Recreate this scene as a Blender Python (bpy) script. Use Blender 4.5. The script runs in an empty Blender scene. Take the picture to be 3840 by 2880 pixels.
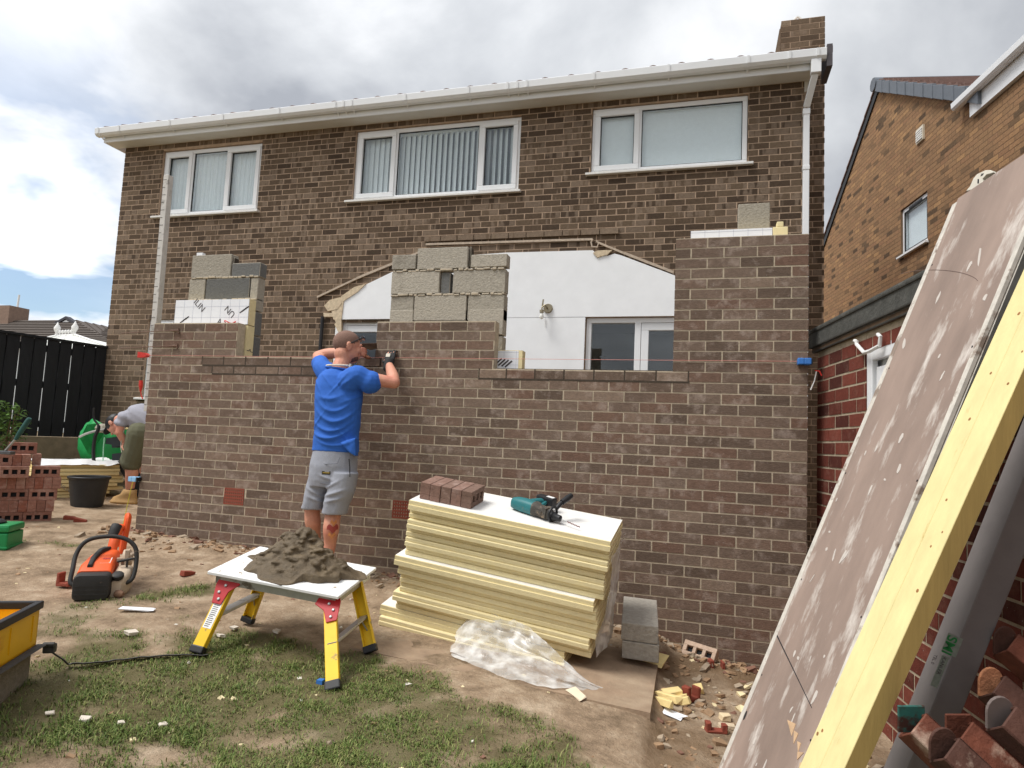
import bpy, bmesh, math, random
import numpy as np
from mathutils import Vector, Matrix
random.seed(7); rng = np.random.RandomState(7)
V = Vector; R = math.radians; C = bpy.context.scene.collection; sc = bpy.context.scene

# ------------------------------------------------------------------ camera
CAM = np.array([-.686, -4.854, 1.3636]); YAW, PIT, ROL, FPX = .28223, .08801, .04584, 2490.5
_f = np.array([-math.sin(YAW)*math.cos(PIT), math.cos(YAW)*math.cos(PIT), math.sin(PIT)])
_r0 = np.array([math.cos(YAW), math.sin(YAW), 0]); _u0 = np.cross(_r0, _f)
CR = math.cos(ROL)*_r0 + math.sin(ROL)*_u0; CU = -math.sin(ROL)*_r0 + math.cos(ROL)*_u0; CF = _f
cd = bpy.data.cameras.new('camera'); cam = bpy.data.objects.new('camera', cd); C.objects.link(cam)
cd.sensor_width = 36; cd.lens = 36*FPX/3840; cd.clip_start = .02; cd.clip_end = 2000
cam.matrix_world = Matrix(((CR[0], CU[0], -CF[0], CAM[0]), (CR[1], CU[1], -CF[1], CAM[1]), (CR[2], CU[2], -CF[2], CAM[2]), (0, 0, 0, 1)))
sc.camera = cam
# ------------------------------------------------------------------ sky, sun, exposure
SUN = V((-.42, -.30, .86)).normalized()
w = bpy.data.worlds.new('World'); sc.world = w; w.use_nodes = True
nt = w.node_tree; N = nt.nodes; L = nt.links; N.clear()
def nd(tree, typ, **kw):
    n = tree.nodes.new(typ)
    for k, v in kw.items():
        if k.startswith('i_'): n.inputs[k[2:].replace('_', ' ')].default_value = v
        else: setattr(n, k, v)
    return n
out = nd(nt, 'ShaderNodeOutputWorld'); bg = nd(nt, 'ShaderNodeBackground')
sky = nd(nt, 'ShaderNodeTexSky', sky_type='NISHITA', sun_disc=False, sun_elevation=math.asin(SUN.z), sun_rotation=math.atan2(SUN.x, SUN.y), air_density=1.0, dust_density=.6, ozone_density=1.5)
skm = nd(nt, 'ShaderNodeVectorMath', operation='SCALE'); skm.inputs['Scale'].default_value = .12
L.new(sky.outputs[0], skm.inputs[0])
tc = nd(nt, 'ShaderNodeTexCoord'); sep = nd(nt, 'ShaderNodeSeparateXYZ'); L.new(tc.outputs['Generated'], sep.inputs[0])
def mth(tree, op, a, b=None, clamp=False):
    n = nd(tree, 'ShaderNodeMath', operation=op, use_clamp=clamp)
    for i, x in enumerate((a, b)):
        if x is None: continue
        if isinstance(x, (int, float)): n.inputs[i].default_value = x
        else: tree.links.new(x, n.inputs[i])
    return n.outputs[0]
zz = mth(nt, 'ADD', mth(nt, 'MAXIMUM', sep.outputs[2], 0.0), .22)
cmb = nd(nt, 'ShaderNodeCombineXYZ'); L.new(mth(nt, 'DIVIDE', sep.outputs[0], zz), cmb.inputs[0]); L.new(mth(nt, 'DIVIDE', sep.outputs[1], zz), cmb.inputs[1])
n1 = nd(nt, 'ShaderNodeTexNoise', i_Scale=1.25, i_Detail=9.0, i_Roughness=.52, i_Distortion=.35); L.new(cmb.outputs[0], n1.inputs['Vector'])
rp = nd(nt, 'ShaderNodeValToRGB'); L.new(n1.outputs['Fac'], rp.inputs[0])
e = rp.color_ramp.elements; e[0].position = .36; e[0].color = (.33, .35, .39, 1); e[1].position = .64; e[1].color = (.90, .91, .93, 1)
x = e.new(.50); x.color = (.57, .59, .62, 1)
# brighter cloud toward the veiled sun and along the left horizon
sdn = nd(nt, 'ShaderNodeVectorMath', operation='DOT_PRODUCT'); L.new(tc.outputs['Generated'], sdn.inputs[0]); sdn.inputs[1].default_value = SUN
br = mth(nt, 'ADD', 1.0, mth(nt, 'MULTIPLY', mth(nt, 'MAXIMUM', sdn.outputs['Value'], 0.0), .45))
ldn = nd(nt, 'ShaderNodeVectorMath', operation='DOT_PRODUCT'); L.new(tc.outputs['Generated'], ldn.inputs[0]); ldn.inputs[1].default_value = V((-.80, .58, .12)).normalized()
lf = mth(nt, 'MULTIPLY', mth(nt, 'SUBTRACT', ldn.outputs['Value'], .93, True), 14.0, True)
n3 = nd(nt, 'ShaderNodeTexNoise', i_Scale=2.3, i_Detail=6.0, i_Roughness=.55); L.new(cmb.outputs[0], n3.inputs['Vector'])
br2 = mth(nt, 'ADD', br, mth(nt, 'MULTIPLY', lf, mth(nt, 'MULTIPLY', n3.outputs['Fac'], 1.0)))
cl = nd(nt, 'ShaderNodeVectorMath', operation='SCALE'); L.new(rp.outputs[0], cl.inputs[0]); L.new(br2, cl.inputs['Scale'])
n2 = nd(nt, 'ShaderNodeTexNoise', i_Scale=2.1, i_Detail=5.0, i_Roughness=.5, i_Distortion=.3); L.new(cmb.outputs[0], n2.inputs['Vector'])
hole = mth(nt, 'MULTIPLY', mth(nt, 'MULTIPLY', mth(nt, 'SUBTRACT', n2.outputs['Fac'], .47), 9.0, True), lf)
mx = nd(nt, 'ShaderNodeMix', data_type='RGBA'); L.new(hole, mx.inputs['Factor']); L.new(cl.outputs[0], mx.inputs['A']); L.new(skm.outputs[0], mx.inputs['B'])
L.new(mx.outputs['Result'], bg.inputs[0]); bg.inputs[1].default_value = 1.0; L.new(bg.outputs[0], out.inputs[0])
sl = bpy.data.lights.new('sun', 'SUN'); sl.energy = 2.8; sl.angle = R(24); sl.color = (1, .97, .925)
so = bpy.data.objects.new('sun', sl); C.objects.link(so); so.rotation_euler = SUN.to_track_quat('Z', 'Y').to_euler(); so.location = (-10, -12, 14)
sc.view_settings.view_transform = 'Standard'; sc.view_settings.look = 'None'; sc.view_settings.exposure = .25; sc.view_settings.gamma = 1

# ------------------------------------------------------------------ measured points -> places (pixel rays cut with real planes)
K = 3840/2212
def ray(px, py): return CF + (px-1920)/FPX*CR - (py-1440)/FPX*CU
def SY(px, py, y): d = ray(px, py); return V(CAM + (y-CAM[1])/d[1]*d)
def SZ(px, py, z): d = ray(px, py); return V(CAM + (z-CAM[2])/d[2]*d)
def SD(px, py, dep): return V(CAM + dep*ray(px, py))
def DY(a, b, y): return SY(a*K, b*K, y)
GX = [-400, -30, -12, -9.5, -7, -5.2, -3.5, -3, -.93, -.3, 2, 400]; GZ = [1.3, 1.25, .85, .72, .48, .40, .33, .275, .06, 0, 0, 0]
def g0(x, y):
    z = np.interp(x, GX, GZ)
    t = np.clip((np.asarray(x)+.92)/.06, 0, 1)*np.clip((np.asarray(y)+2.2)/.5, 0, 1)*np.clip((1.2-np.asarray(x))/.5, 0, 1)
    return z - .06*np.clip(-np.asarray(y)-.5, 0, 2)*np.clip((-np.asarray(x)-1.6)/1., 0, 1)*np.clip((np.asarray(x)+7.5)/2., 0, 1) - .05*t + .06*np.clip((-np.asarray(y)-1.9)/.6, 0, 1)*np.clip((np.asarray(x)+1.6)/.6, 0, 1)
def SG(px, py, h=0):
    z = .2
    for _ in range(40):
        p = SZ(px, py, z); z = .5*z + .5*(float(g0(p.x, p.y)) + h)
    return SZ(px, py, z)
def DG(a, b, h=0): return SG(a*K, b*K, h)
GD = V((-.16, .987, 0)).normalized(); GN = V((GD.y, -GD.x, 0)); GP = V((.17, -.35, 0))      # garage wall line and its normal (away from us)
def SN(px, py, off=0, P=None):
    d = V(ray(px, py)); c = V(CAM); P = P or GP
    return c + d*(((P-c).dot(GN)+off)/d.dot(GN))

# ------------------------------------------------------------------ helpers
def lin(c):
    c /= 255.
    return c/12.92 if c <= .04045 else ((c+.055)/1.055)**2.4
def S(r, g, b): return (lin(r), lin(g), lin(b))
MATS = {}
def pos_node(t):
    return nd(t, 'ShaderNodeNewGeometry').outputs['Position']
def M(name, col, rough=.8, var=.15, scale=25, bump=0., bscale=60, col2=None, s2=6, thr=.55, soft=.08, metal=0., spec=.4, rnd=0., stretch=None, coat=0.):
    if name in MATS: return MATS[name]
    m = bpy.data.materials.new(name); m.use_nodes = True; t = m.node_tree; b = t.nodes['Principled BSDF']; P = pos_node(t)
    if stretch:
        mp = nd(t, 'ShaderNodeMapping'); mp.inputs['Scale'].default_value = stretch; t.links.new(P, mp.inputs[0]); P = mp.outputs[0]
    n = nd(t, 'ShaderNodeTexNoise', i_Scale=scale, i_Detail=6.0, i_Roughness=.6); t.links.new(P, n.inputs['Vector'])
    r = nd(t, 'ShaderNodeValToRGB'); t.links.new(n.outputs['Fac'], r.inputs[0])
    e = r.color_ramp.elements; e[0].position = .3; e[1].position = .7
    e[0].color = (*[c*(1-var) for c in col], 1); e[1].color = (*[min(1, c*(1+var)) for c in col], 1)
    o = r.outputs[0]
    if col2:
        n2 = nd(t, 'ShaderNodeTexNoise', i_Scale=s2, i_Detail=7.0, i_Roughness=.65); t.links.new(P, n2.inputs['Vector'])
        f = mth(t, 'DIVIDE', mth(t, 'SUBTRACT', n2.outputs['Fac'], thr), soft, True)
        mx = nd(t, 'ShaderNodeMix', data_type='RGBA'); t.links.new(f, mx.inputs['Factor']); t.links.new(o, mx.inputs['A']); mx.inputs['B'].default_value = (*col2, 1); o = mx.outputs['Result']
    if rnd:
        at = nd(t, 'ShaderNodeAttribute', attribute_name='rnd'); hs = nd(t, 'ShaderNodeVectorMath', operation='SCALE')
        t.links.new(o, hs.inputs[0]); t.links.new(mth(t, 'ADD', 1-rnd, mth(t, 'MULTIPLY', at.outputs['Fac'], 2*rnd)), hs.inputs['Scale']); o = hs.outputs[0]
    t.links.new(o, b.inputs['Base Color']); b.inputs['Roughness'].default_value = rough; b.inputs['Metallic'].default_value = metal
    b.inputs['Specular IOR Level'].default_value = spec; b.inputs['Coat Weight'].default_value = coat
    if bump:
        nb = nd(t, 'ShaderNodeTexNoise', i_Scale=bscale, i_Detail=5.0, i_Roughness=.6); t.links.new(P, nb.inputs['Vector'])
        bm = nd(t, 'ShaderNodeBump', i_Strength=min(1, bump), i_Distance=.01*max(1, bump)); t.links.new(nb.outputs['Fac'], bm.inputs['Height']); t.links.new(bm.outputs[0], b.inputs['Normal'])
    MATS[name] = m; return m
def brick_mat(name, cols, eff=None, effa=.5, bands=0., rough=.9, band_cols=None):
    """brick faces: one tone per brick from attribute rnd, blotches, salts, optional vertical kiln bands inside a brick"""
    m = bpy.data.materials.new(name); m.use_nodes = True; t = m.node_tree; b = t.nodes['Principled BSDF']; P = pos_node(t)
    at = nd(t, 'ShaderNodeAttribute', attribute_name='rnd')
    r = nd(t, 'ShaderNodeValToRGB'); r.color_ramp.interpolation = 'LINEAR'; t.links.new(at.outputs['Fac'], r.inputs[0])
    e = r.color_ramp.elements
    while len(e) < len(cols): e.new(.5)
    for i, (q, c) in enumerate(cols): e[i].position = q; e[i].color = (*c, 1)
    o = r.outputs[0]
    off = nd(t, 'ShaderNodeVectorMath', operation='SCALE'); cb = nd(t, 'ShaderNodeCombineXYZ'); t.links.new(at.outputs['Fac'], cb.inputs[1]); t.links.new(cb.outputs[0], off.inputs[0]); off.inputs['Scale'].default_value = 37.
    ad = nd(t, 'ShaderNodeVectorMath', operation='ADD'); t.links.new(P, ad.inputs[0]); t.links.new(off.outputs[0], ad.inputs[1])
    if bands:
        mp = nd(t, 'ShaderNodeMapping'); mp.inputs['Scale'].default_value = (1, 1, .12); t.links.new(ad.outputs[0], mp.inputs[0])
        nb = nd(t, 'ShaderNodeTexNoise', i_Scale=15., i_Detail=1.5, i_Roughness=.4); t.links.new(mp.outputs[0], nb.inputs['Vector'])
        at2 = nd(t, 'ShaderNodeAttribute', attribute_name='rnd2')
        f = mth(t, 'DIVIDE', mth(t, 'SUBTRACT', nb.outputs['Fac'], mth(t, 'ADD', .36, mth(t, 'MULTIPLY', at2.outputs['Fac'], .42))), .05, True)
        mx = nd(t, 'ShaderNodeMix', data_type='RGBA'); t.links.new(mth(t, 'MULTIPLY', f, bands), mx.inputs['Factor']); t.links.new(o, mx.inputs['A']); mx.inputs['B'].default_value = (*band_cols, 1); o = mx.outputs['Result']
    n = nd(t, 'ShaderNodeTexNoise', i_Scale=38., i_Detail=8.0, i_Roughness=.7); t.links.new(ad.outputs[0], n.inputs['Vector'])
    sc_ = nd(t, 'ShaderNodeVectorMath', operation='SCALE'); t.links.new(o, sc_.inputs[0]); t.links.new(mth(t, 'ADD', .45, mth(t, 'MULTIPLY', n.outputs['Fac'], 1.1)), sc_.inputs['Scale']); o = sc_.outputs[0]
    if eff:
        n2 = nd(t, 'ShaderNodeTexNoise', i_Scale=9., i_Detail=6.0, i_Roughness=.7); t.links.new(ad.outputs[0], n2.inputs['Vector'])
        f = mth(t, 'MULTIPLY', mth(t, 'DIVIDE', mth(t, 'SUBTRACT', n2.outputs['Fac'], .52), .2, True), effa)
        mx = nd(t, 'ShaderNodeMix', data_type='RGBA'); t.links.new(f, mx.inputs['Factor']); t.links.new(o, mx.inputs['A']); mx.inputs['B'].default_value = (*eff, 1); o = mx.outputs['Result']
        n4 = nd(t, 'ShaderNodeTexNoise', i_Scale=70., i_Detail=3.0, i_Roughness=.6); t.links.new(ad.outputs[0], n4.inputs['Vector'])
        f = mth(t, 'MULTIPLY', mth(t, 'DIVIDE', mth(t, 'SUBTRACT', n4.outputs['Fac'], .70), .04, True), .7)
        mx = nd(t, 'ShaderNodeMix', data_type='RGBA'); t.links.new(f, mx.inputs['Factor']); t.links.new(o, mx.inputs['A']); mx.inputs['B'].default_value = (.45, .42, .38, 1); o = mx.outputs['Result']
    t.links.new(o, b.inputs['Base Color']); b.inputs['Roughness'].default_value = rough; b.inputs['Specular IOR Level'].default_value = .2
    n3 = nd(t, 'ShaderNodeTexNoise', i_Scale=120., i_Detail=4.0, i_Roughness=.6); t.links.new(P, n3.inputs['Vector'])
    bm = nd(t, 'ShaderNodeBump', i_Strength=.6, i_Distance=.006); t.links.new(n3.outputs['Fac'], bm.inputs['Height']); t.links.new(bm.outputs[0], b.inputs['Normal'])
    MATS[name] = m; return m
def glass(name, tint=(.95, .975, .98), amt=.75, base=None):
    m = bpy.data.materials.new(name); m.use_nodes = True; t = m.node_tree; t.nodes.clear()
    o = nd(t, 'ShaderNodeOutputMaterial'); tr = nd(t, 'ShaderNodeBsdfTransparent'); tr.inputs[0].default_value = (*tint, 1)
    gl = nd(t, 'ShaderNodeBsdfGlossy'); gl.inputs['Roughness'].default_value = .02; gl.inputs[0].default_value = (.9, .95, 1, 1)
    lw = nd(t, 'ShaderNodeLayerWeight', i_Blend=.5); ms = nd(t, 'ShaderNodeMixShader')
    f = mth(t, 'ADD', mth(t, 'MULTIPLY', mth(t, 'POWER', lw.outputs['Facing'], 4.0), .85), .045, True)
    t.links.new(f, ms.inputs[0]); t.links.new(tr.outputs[0], ms.inputs[1]); t.links.new(gl.outputs[0], ms.inputs[2]); t.links.new(ms.outputs[0], o.inputs[0]); return m
def film(name):
    m = bpy.data.materials.new(name); m.use_nodes = True; t = m.node_tree; t.nodes.clear()
    o = nd(t, 'ShaderNodeOutputMaterial'); tr = nd(t, 'ShaderNodeBsdfTransparent'); tr.inputs[0].default_value = (.96, .96, .96, 1)
    gl = nd(t, 'ShaderNodeBsdfPrincipled'); gl.inputs['Base Color'].default_value = (.82, .82, .80, 1); gl.inputs['Roughness'].default_value = .22; gl.inputs['Specular IOR Level'].default_value = .8
    lw = nd(t, 'ShaderNodeLayerWeight', i_Blend=.35); n = nd(t, 'ShaderNodeTexNoise', i_Scale=14., i_Detail=5.); t.links.new(pos_node(t), n.inputs['Vector'])
    f = mth(t, 'ADD', mth(t, 'MULTIPLY', lw.outputs['Facing'], .55), mth(t, 'MULTIPLY', mth(t, 'SUBTRACT', n.outputs['Fac'], .42, True), 1.6), True)
    f = mth(t, 'ADD', f, .12, True)
    ms = nd(t, 'ShaderNodeMixShader'); t.links.new(f, ms.inputs[0]); t.links.new(tr.outputs[0], ms.inputs[1]); t.links.new(gl.outputs[0], ms.inputs[2]); t.links.new(ms.outputs[0], o.inputs[0]); return m

class MB:
    def __init__(s): s.v = []; s.f = []; s.m = []; s.r = []; s.r2 = []
    def add(s, vs, fs, m=0, r=None, r2=0.):
        b = len(s.v); s.v += [tuple(p) for p in vs]; r = random.random() if r is None else r
        for f in fs: s.f.append([b+i for i in f]); s.m.append(m); s.r.append(r); s.r2.append(r2)
        return s
    def obox(s, o, a, b, c, m=0, r=None):
        o, a, b, c = V(o), V(a), V(b), V(c)
        if a.cross(b).dot(c) < 0: a, b = b, a
        p = [o, o+a, o+a+b, o+b, o+c, o+a+c, o+a+b+c, o+b+c]
        return s.add(p, [(0, 3, 2, 1), (4, 5, 6, 7), (0, 1, 5, 4), (1, 2, 6, 5), (2, 3, 7, 6), (3, 0, 4, 7)], m, r)
    def box(s, x0, y0, z0, x1, y1, z1, m=0, r=None):
        return s.obox((x0, y0, z0), (x1-x0, 0, 0), (0, y1-y0, 0), (0, 0, z1-z0), m, r)
    def prism(s, poly, vec, m=0, r=None):
        n = len(poly); vec = V(vec); P = [V(p) for p in poly]
        nn = V((0, 0, 0))
        for i in range(n): nn += P[i].cross(P[(i+1) % n])
        if nn.dot(vec) > 0: P = P[::-1]
        return s.add(P+[p+vec for p in P], [tuple(range(n)), tuple(range(2*n-1, n-1, -1))]+[(i, i+n, (i+1) % n+n, (i+1) % n) for i in range(n)], m, r)
    def loft(s, rings, m=0, cap=True, r=None, close=False):
        n = len(rings[0]); vs = [p for q in rings for p in q]; fs = []
        k = len(rings)
        for i in range(k if close else k-1):
            j = (i+1) % k
            for a in range(n): c = (a+1) % n; fs.append((i*n+a, i*n+c, j*n+c, j*n+a))
        if cap and not close: fs.append(tuple(range(n-1, -1, -1))); fs.append(tuple(range((k-1)*n, k*n)))
        return s.add(vs, fs, m, r)
    def tube(s, pts, rad, n=8, m=0, cap=True, r=None, flat=1., close=False, ref=None):
        P = [V(p) for p in pts]; k = len(P); rings = []; ref = V(ref) if ref else None; prev = None
        for i in range(k):
            if close: t = P[(i+1) % k]-P[i-1]
            else: t = (P[min(i+1, k-1)]-P[max(i-1, 0)])
            t = t.normalized() if t.length > 1e-9 else V((0, 0, 1))
            if prev is None:
                h = ref or (V((0, 0, 1)) if abs(t.z) < .9 else V((1, 0, 0))); a = (h-t*h.dot(t)).normalized()
            else: a = (prev-t*prev.dot(t)).normalized()
            prev = a; b = t.cross(a); q = rad[i] if isinstance(rad, list) else rad
            qa, qb = q if isinstance(q, tuple) else (q, q*flat)
            rings.append([P[i]+a*math.cos(2*math.pi*j/n)*qa+b*math.sin(2*math.pi*j/n)*qb for j in range(n)])
        return s.loft(rings, m, cap, r, close)
    def lathe(s, c, prof, n=20, m=0, ax=(0, 0, 1), sx=1., sy=1., cap=True, r=None):
        c = V(c); ax = V(ax).normalized(); a = ax.orthogonal().normalized() if abs(ax.z) < .999 else V((1, 0, 0)); b = ax.cross(a)
        return s.loft([[c+ax*h+a*math.cos(2*math.pi*j/n)*q*sx+b*math.sin(2*math.pi*j/n)*q*sy for j in range(n)] for q, h in prof], m, cap, r)
    def ball(s, c, r, n=14, k=9, m=0, ax=None, rr=None):
        c = V(c); r = r if isinstance(r, (tuple, list)) else (r, r, r); A = ax or (V((1, 0, 0)), V((0, 1, 0)), V((0, 0, 1)))
        rings = []
        for i in range(k):
            th = math.pi*(i+.5)/k
            rings.append([c+A[0]*r[0]*math.sin(th)*math.cos(2*math.pi*j/n)+A[1]*r[1]*math.sin(th)*math.sin(2*math.pi*j/n)-A[2]*r[2]*math.cos(th) for j in range(n)])
        return s.loft(rings, m, True, rr)
    def build(s, name, mats, parent=None, smooth=False, loc=None, bevel=0.):
        me = bpy.data.meshes.new(name); o = bpy.data.objects.new(name, me); C.objects.link(o)
        base = V((0, 0, 0))
        if parent: o.parent = parent; base = wl(parent)
        elif loc is not None: base = V(loc); o.location = base
        elif s.v:
            a = np.array(s.v); base = V((a[:, 0].mean(), a[:, 1].mean(), a[:, 2].min())); o.location = base
        me.from_pydata([(p[0]-base.x, p[1]-base.y, p[2]-base.z) for p in s.v], [], s.f)
        for q in (mats if isinstance(mats, (list, tuple)) else [mats]): me.materials.append(q)
        me.polygons.foreach_set('material_index', s.m)
        if smooth: me.polygons.foreach_set('use_smooth', [True]*len(s.f))
        at = me.attributes.new('rnd', 'FLOAT', 'FACE'); at.data.foreach_set('value', s.r)
        if any(s.r2): at = me.attributes.new('rnd2', 'FLOAT', 'FACE'); at.data.foreach_set('value', s.r2)
        me.update()
        if smooth and smooth != 'all': me.set_sharp_from_angle(angle=R(40))
        if bevel:
            bm_ = bmesh.new(); bm_.from_mesh(me); ed = [e for e in bm_.edges if len(e.link_faces) == 2 and e.calc_face_angle(0) > R(40)]
            bmesh.ops.bevel(bm_, geom=ed, offset=bevel, segments=2 if bevel > .004 else 1, profile=.6, affect='EDGES', clamp_overlap=True)
            for f in bm_.faces: f.smooth = False
            bm_.to_mesh(me); bm_.free(); me.update()
        return o
def wl(o):
    p = V((0, 0, 0))
    while o: p = p+o.location; o = o.parent
    return p
def tag(o, label=None, cat=None, group=None, kind=None):
    if label: o['label'] = label
    if cat: o['category'] = cat
    if group: o['group'] = group
    if kind: o['kind'] = kind
    return o
def thing(name, label, cat, loc=(0, 0, 0), group=None):
    o = bpy.data.objects.new(name, None); C.objects.link(o); o.location = loc; o.empty_display_size = .1
    return tag(o, label, cat, group)
def dup(root):
    r = root.copy(); C.objects.link(r)
    for ch in list(root.children):
        c = ch.copy(); C.objects.link(c); c.parent = r
        for q in ch.children: d = q.copy(); C.objects.link(d); d.parent = c
    return r
def text(name, s, size, o, xd, yd, mat, parent, thick=.0008, bold=0., shear=0.):
    cu = bpy.data.curves.new('txt', 'FONT'); cu.body = s; cu.size = size; cu.extrude = thick; cu.offset = bold; cu.shear = shear
    to = bpy.data.objects.new('txt', cu); C.objects.link(to); bpy.context.view_layer.update()
    me = bpy.data.meshes.new_from_object(to.evaluated_get(bpy.context.evaluated_depsgraph_get())); bpy.data.objects.remove(to)
    xd = V(xd).normalized(); yd = V(yd).normalized(); zd = xd.cross(yd); o = V(o)-wl(parent)
    me.transform(Matrix(((xd.x, yd.x, zd.x, o.x), (xd.y, yd.y, zd.y, o.y), (xd.z, yd.z, zd.z, o.z), (0, 0, 0, 1))))
    me.materials.clear(); me.materials.append(mat); ob = bpy.data.objects.new(name, me); C.objects.link(ob); ob.parent = parent; return ob
def bricks(mb, o, U, Nn, W, H, course=.075, Lb=.225, holes=(), m=0, mm=1, dep=.0025, joint=.010, first=0, keep=None, jit=.0008, back=.1, solid=True, seed=1, tone=None, offs=0.):
    """brick faces proud of a mortar face. o lower corner, U along, Nn outward. holes = [(u0,u1,v0,v1)]"""
    o, U, Nn, Z = V(o), V(U).normalized(), V(Nn).normalized(), V((0, 0, 1)); rd = random.Random(seed)
    nc = int(round(H/course))
    for c in range(nc):
        v0 = c*course; v1 = v0+course-joint; sh = 0 if (c+first) % 2 == 0 else Lb/2
        u = -sh-offs
        while u < W-1e-6:
            segs = [(max(0, u), min(W, u+Lb-joint))]
            for h in holes:
                if v0+course*.5 > h[2] and v0+course*.5 < h[3]:
                    ns = []
                    for a, b in segs:
                        if b <= h[0] or a >= h[1]: ns.append((a, b))
                        else:
                            if a < h[0]: ns.append((a, h[0]))
                            if b > h[1]: ns.append((h[1], b))
                    segs = ns
            for a, b in segs:
                if b-a < .015 or (keep and not keep((a+b)/2, v0+course/2)): continue
                d = dep+rd.uniform(-jit, jit); j = [rd.uniform(-.0012, .0012) for _ in range(4)]
                p = [o+U*(a+j[0])+Z*(v0+j[1]), o+U*(b+j[2])+Z*(v0+j[1]), o+U*(b+j[2])+Z*(v1+j[3]), o+U*(a+j[0])+Z*(v1+j[3])]
                q = [x+Nn*d for x in p]
                fs = [(4, 5, 6, 7), (0, 1, 5, 4), (1, 2, 6, 5), (2, 3, 7, 6), (3, 0, 4, 7)]
                if U.cross(Z).dot(Nn) < 0: fs = [f[::-1] for f in fs]
                mb.add(p+q, fs, m, tone(rd, a, v0) if tone else rd.random(), rd.random())
            u += Lb
    return mb
def vnoise(x, y, s, seed=0):
    x = np.asarray(x, float)*s+1000; y = np.asarray(y, float)*s+1000; xi = np.floor(x).astype(int); yi = np.floor(y).astype(int); fx = x-xi; fy = y-yi
    fx = fx*fx*(3-2*fx); fy = fy*fy*(3-2*fy)
    def h(a, b): q = np.sin(a*127.1+b*311.7+seed*74.7)*43758.5453; return q-np.floor(q)
    return (h(xi, yi)*(1-fx)+h(xi+1, yi)*fx)*(1-fy)+(h(xi, yi+1)*(1-fx)+h(xi+1, yi+1)*fx)*fy
def fbm(x, y, s, seed=0, o=4):
    r = 0; a = .5
    for i in range(o): r = r+a*vnoise(x, y, s*2**i, seed+i*13); a *= .5
    return r
def blob(name, mb, mat, parent, voxel=.006, smooth=4, disp=None, decimate=None):
    """join overlapping closed shapes into one continuous skin"""
    me = bpy.data.meshes.new('tmp'); me.from_pydata(mb.v, [], mb.f); o = bpy.data.objects.new('tmp', me); C.objects.link(o)
    md = o.modifiers.new('r', 'REMESH'); md.mode = 'VOXEL'; md.voxel_size = voxel; md.use_smooth_shade = True
    ms = o.modifiers.new('s', 'SMOOTH'); ms.iterations = smooth; ms.factor = .5
    bpy.context.view_layer.update()
    m2 = bpy.data.meshes.new_from_object(o.evaluated_get(bpy.context.evaluated_depsgraph_get())); bpy.data.objects.remove(o)
    n = len(m2.vertices); co = np.empty(n*3); m2.vertices.foreach_get('co', co); co = co.reshape(-1, 3)
    if disp is not None:
        nr = np.empty(n*3); m2.vertices.foreach_get('normal', nr); nr = nr.reshape(-1, 3); co = co+nr*disp(co, nr)[:, None]
    co -= np.array(wl(parent)); m2.vertices.foreach_set('co', co.ravel())
    m2.materials.clear()
    for q in (mat if isinstance(mat, (list, tuple)) else [mat]): m2.materials.append(q)
    m2.polygons.foreach_set('use_smooth', [True]*len(m2.polygons)); m2.update()
    ob = bpy.data.objects.new(name, m2); C.objects.link(ob); ob.parent = parent; return ob

# ------------------------------------------------------------------ materials
m_mortar = M('mortar', S(186, 172, 150), .95, .18, 30, .3, 90)
m_fresh = M('fresh_mortar', S(66, 56, 45), .85, .2, 40, .4, 90)
m_mortar_h = M('mortar_house', S(176, 152, 130), .95, .2, 14, .3, 90)
m_brick = brick_mat('brick_new', [(0, S(96, 81, 70)), (.25, S(110, 93, 81)), (.55, S(120, 103, 90)), (.8, S(112, 88, 75)), (1, S(132, 114, 99))], S(180, 164, 152), .6)
m_brickh = brick_mat('brick_house', [(0, S(74, 61, 50)), (.3, S(90, 75, 61)), (.6, S(104, 88, 72)), (.85, S(116, 99, 82)), (1, S(132, 116, 98))], None, 0, .6, .95, S(134, 117, 101))
m_brickt = brick_mat('brick_tan', [(0, S(88, 70, 54)), (.05, S(104, 84, 64)), (.12, S(138, 108, 80)), (.5, S(152, 120, 88)), (.75, S(146, 112, 84)), (1, S(168, 132, 94))], None, 0, 0, .9)
m_brickr = brick_mat('brick_red', [(0, S(70, 36, 30)), (.5, S(100, 50, 40)), (1, S(120, 64, 52))], S(150, 120, 104), .25)
m_upvc = M('white_upvc', S(232, 234, 236), .35, .02, 8, spec=.5)
m_soffit = M('soffit', S(214, 212, 206), .5, .04, 5)
m_render = M('white_render', S(238, 240, 242), .85, .03, 6, .15, 200)
m_plaster = M('torn_plaster', S(206, 188, 160), .95, .2, 25, .6, 60)
m_tile = M('roof_tile', S(112, 88, 80), .85, .2, 15)
m_glass = glass('window_glass')
m_dark = M('dark_void', (.02, .02, .022), .9, .1)
m_blind = M('blind_fabric', S(236, 239, 240), .8, .03, 20)
m_block = M('concrete_block', S(164, 157, 144), .95, .16, 45, .8, 70, S(118, 110, 98), 3.2, .60, .2, rnd=.12)
m_blockd = M('dense_block', S(104, 104, 102), .95, .14, 50, .6, 80, S(150, 144, 132), 4, .62, .15, rnd=.1)
m_foam = M('insulation_foam', S(232, 217, 170), .85, .05, 22, .25, 160, S(236, 220, 168), 9, .55, .2, rnd=.07)
m_foil = M('foil_face', S(232, 234, 238), .45, .03, 10, .1, 40)
m_ink = M('print_ink', S(70, 64, 66), .7, .1)
m_grid = M('print_grid', S(176, 180, 194), .7, .05)
m_black = M('black_plastic', S(34, 34, 36), .5, .15, 12)
m_white = M('white_plastic', S(230, 230, 228), .5, .05)
m_zinc = M('galvanised', S(178, 178, 176), .45, .12, 18, metal=.7)
m_alu = M('aluminium', S(188, 188, 186), .4, .12, 22, metal=.6, col2=S(120, 112, 104), s2=9, thr=.6)
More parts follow.
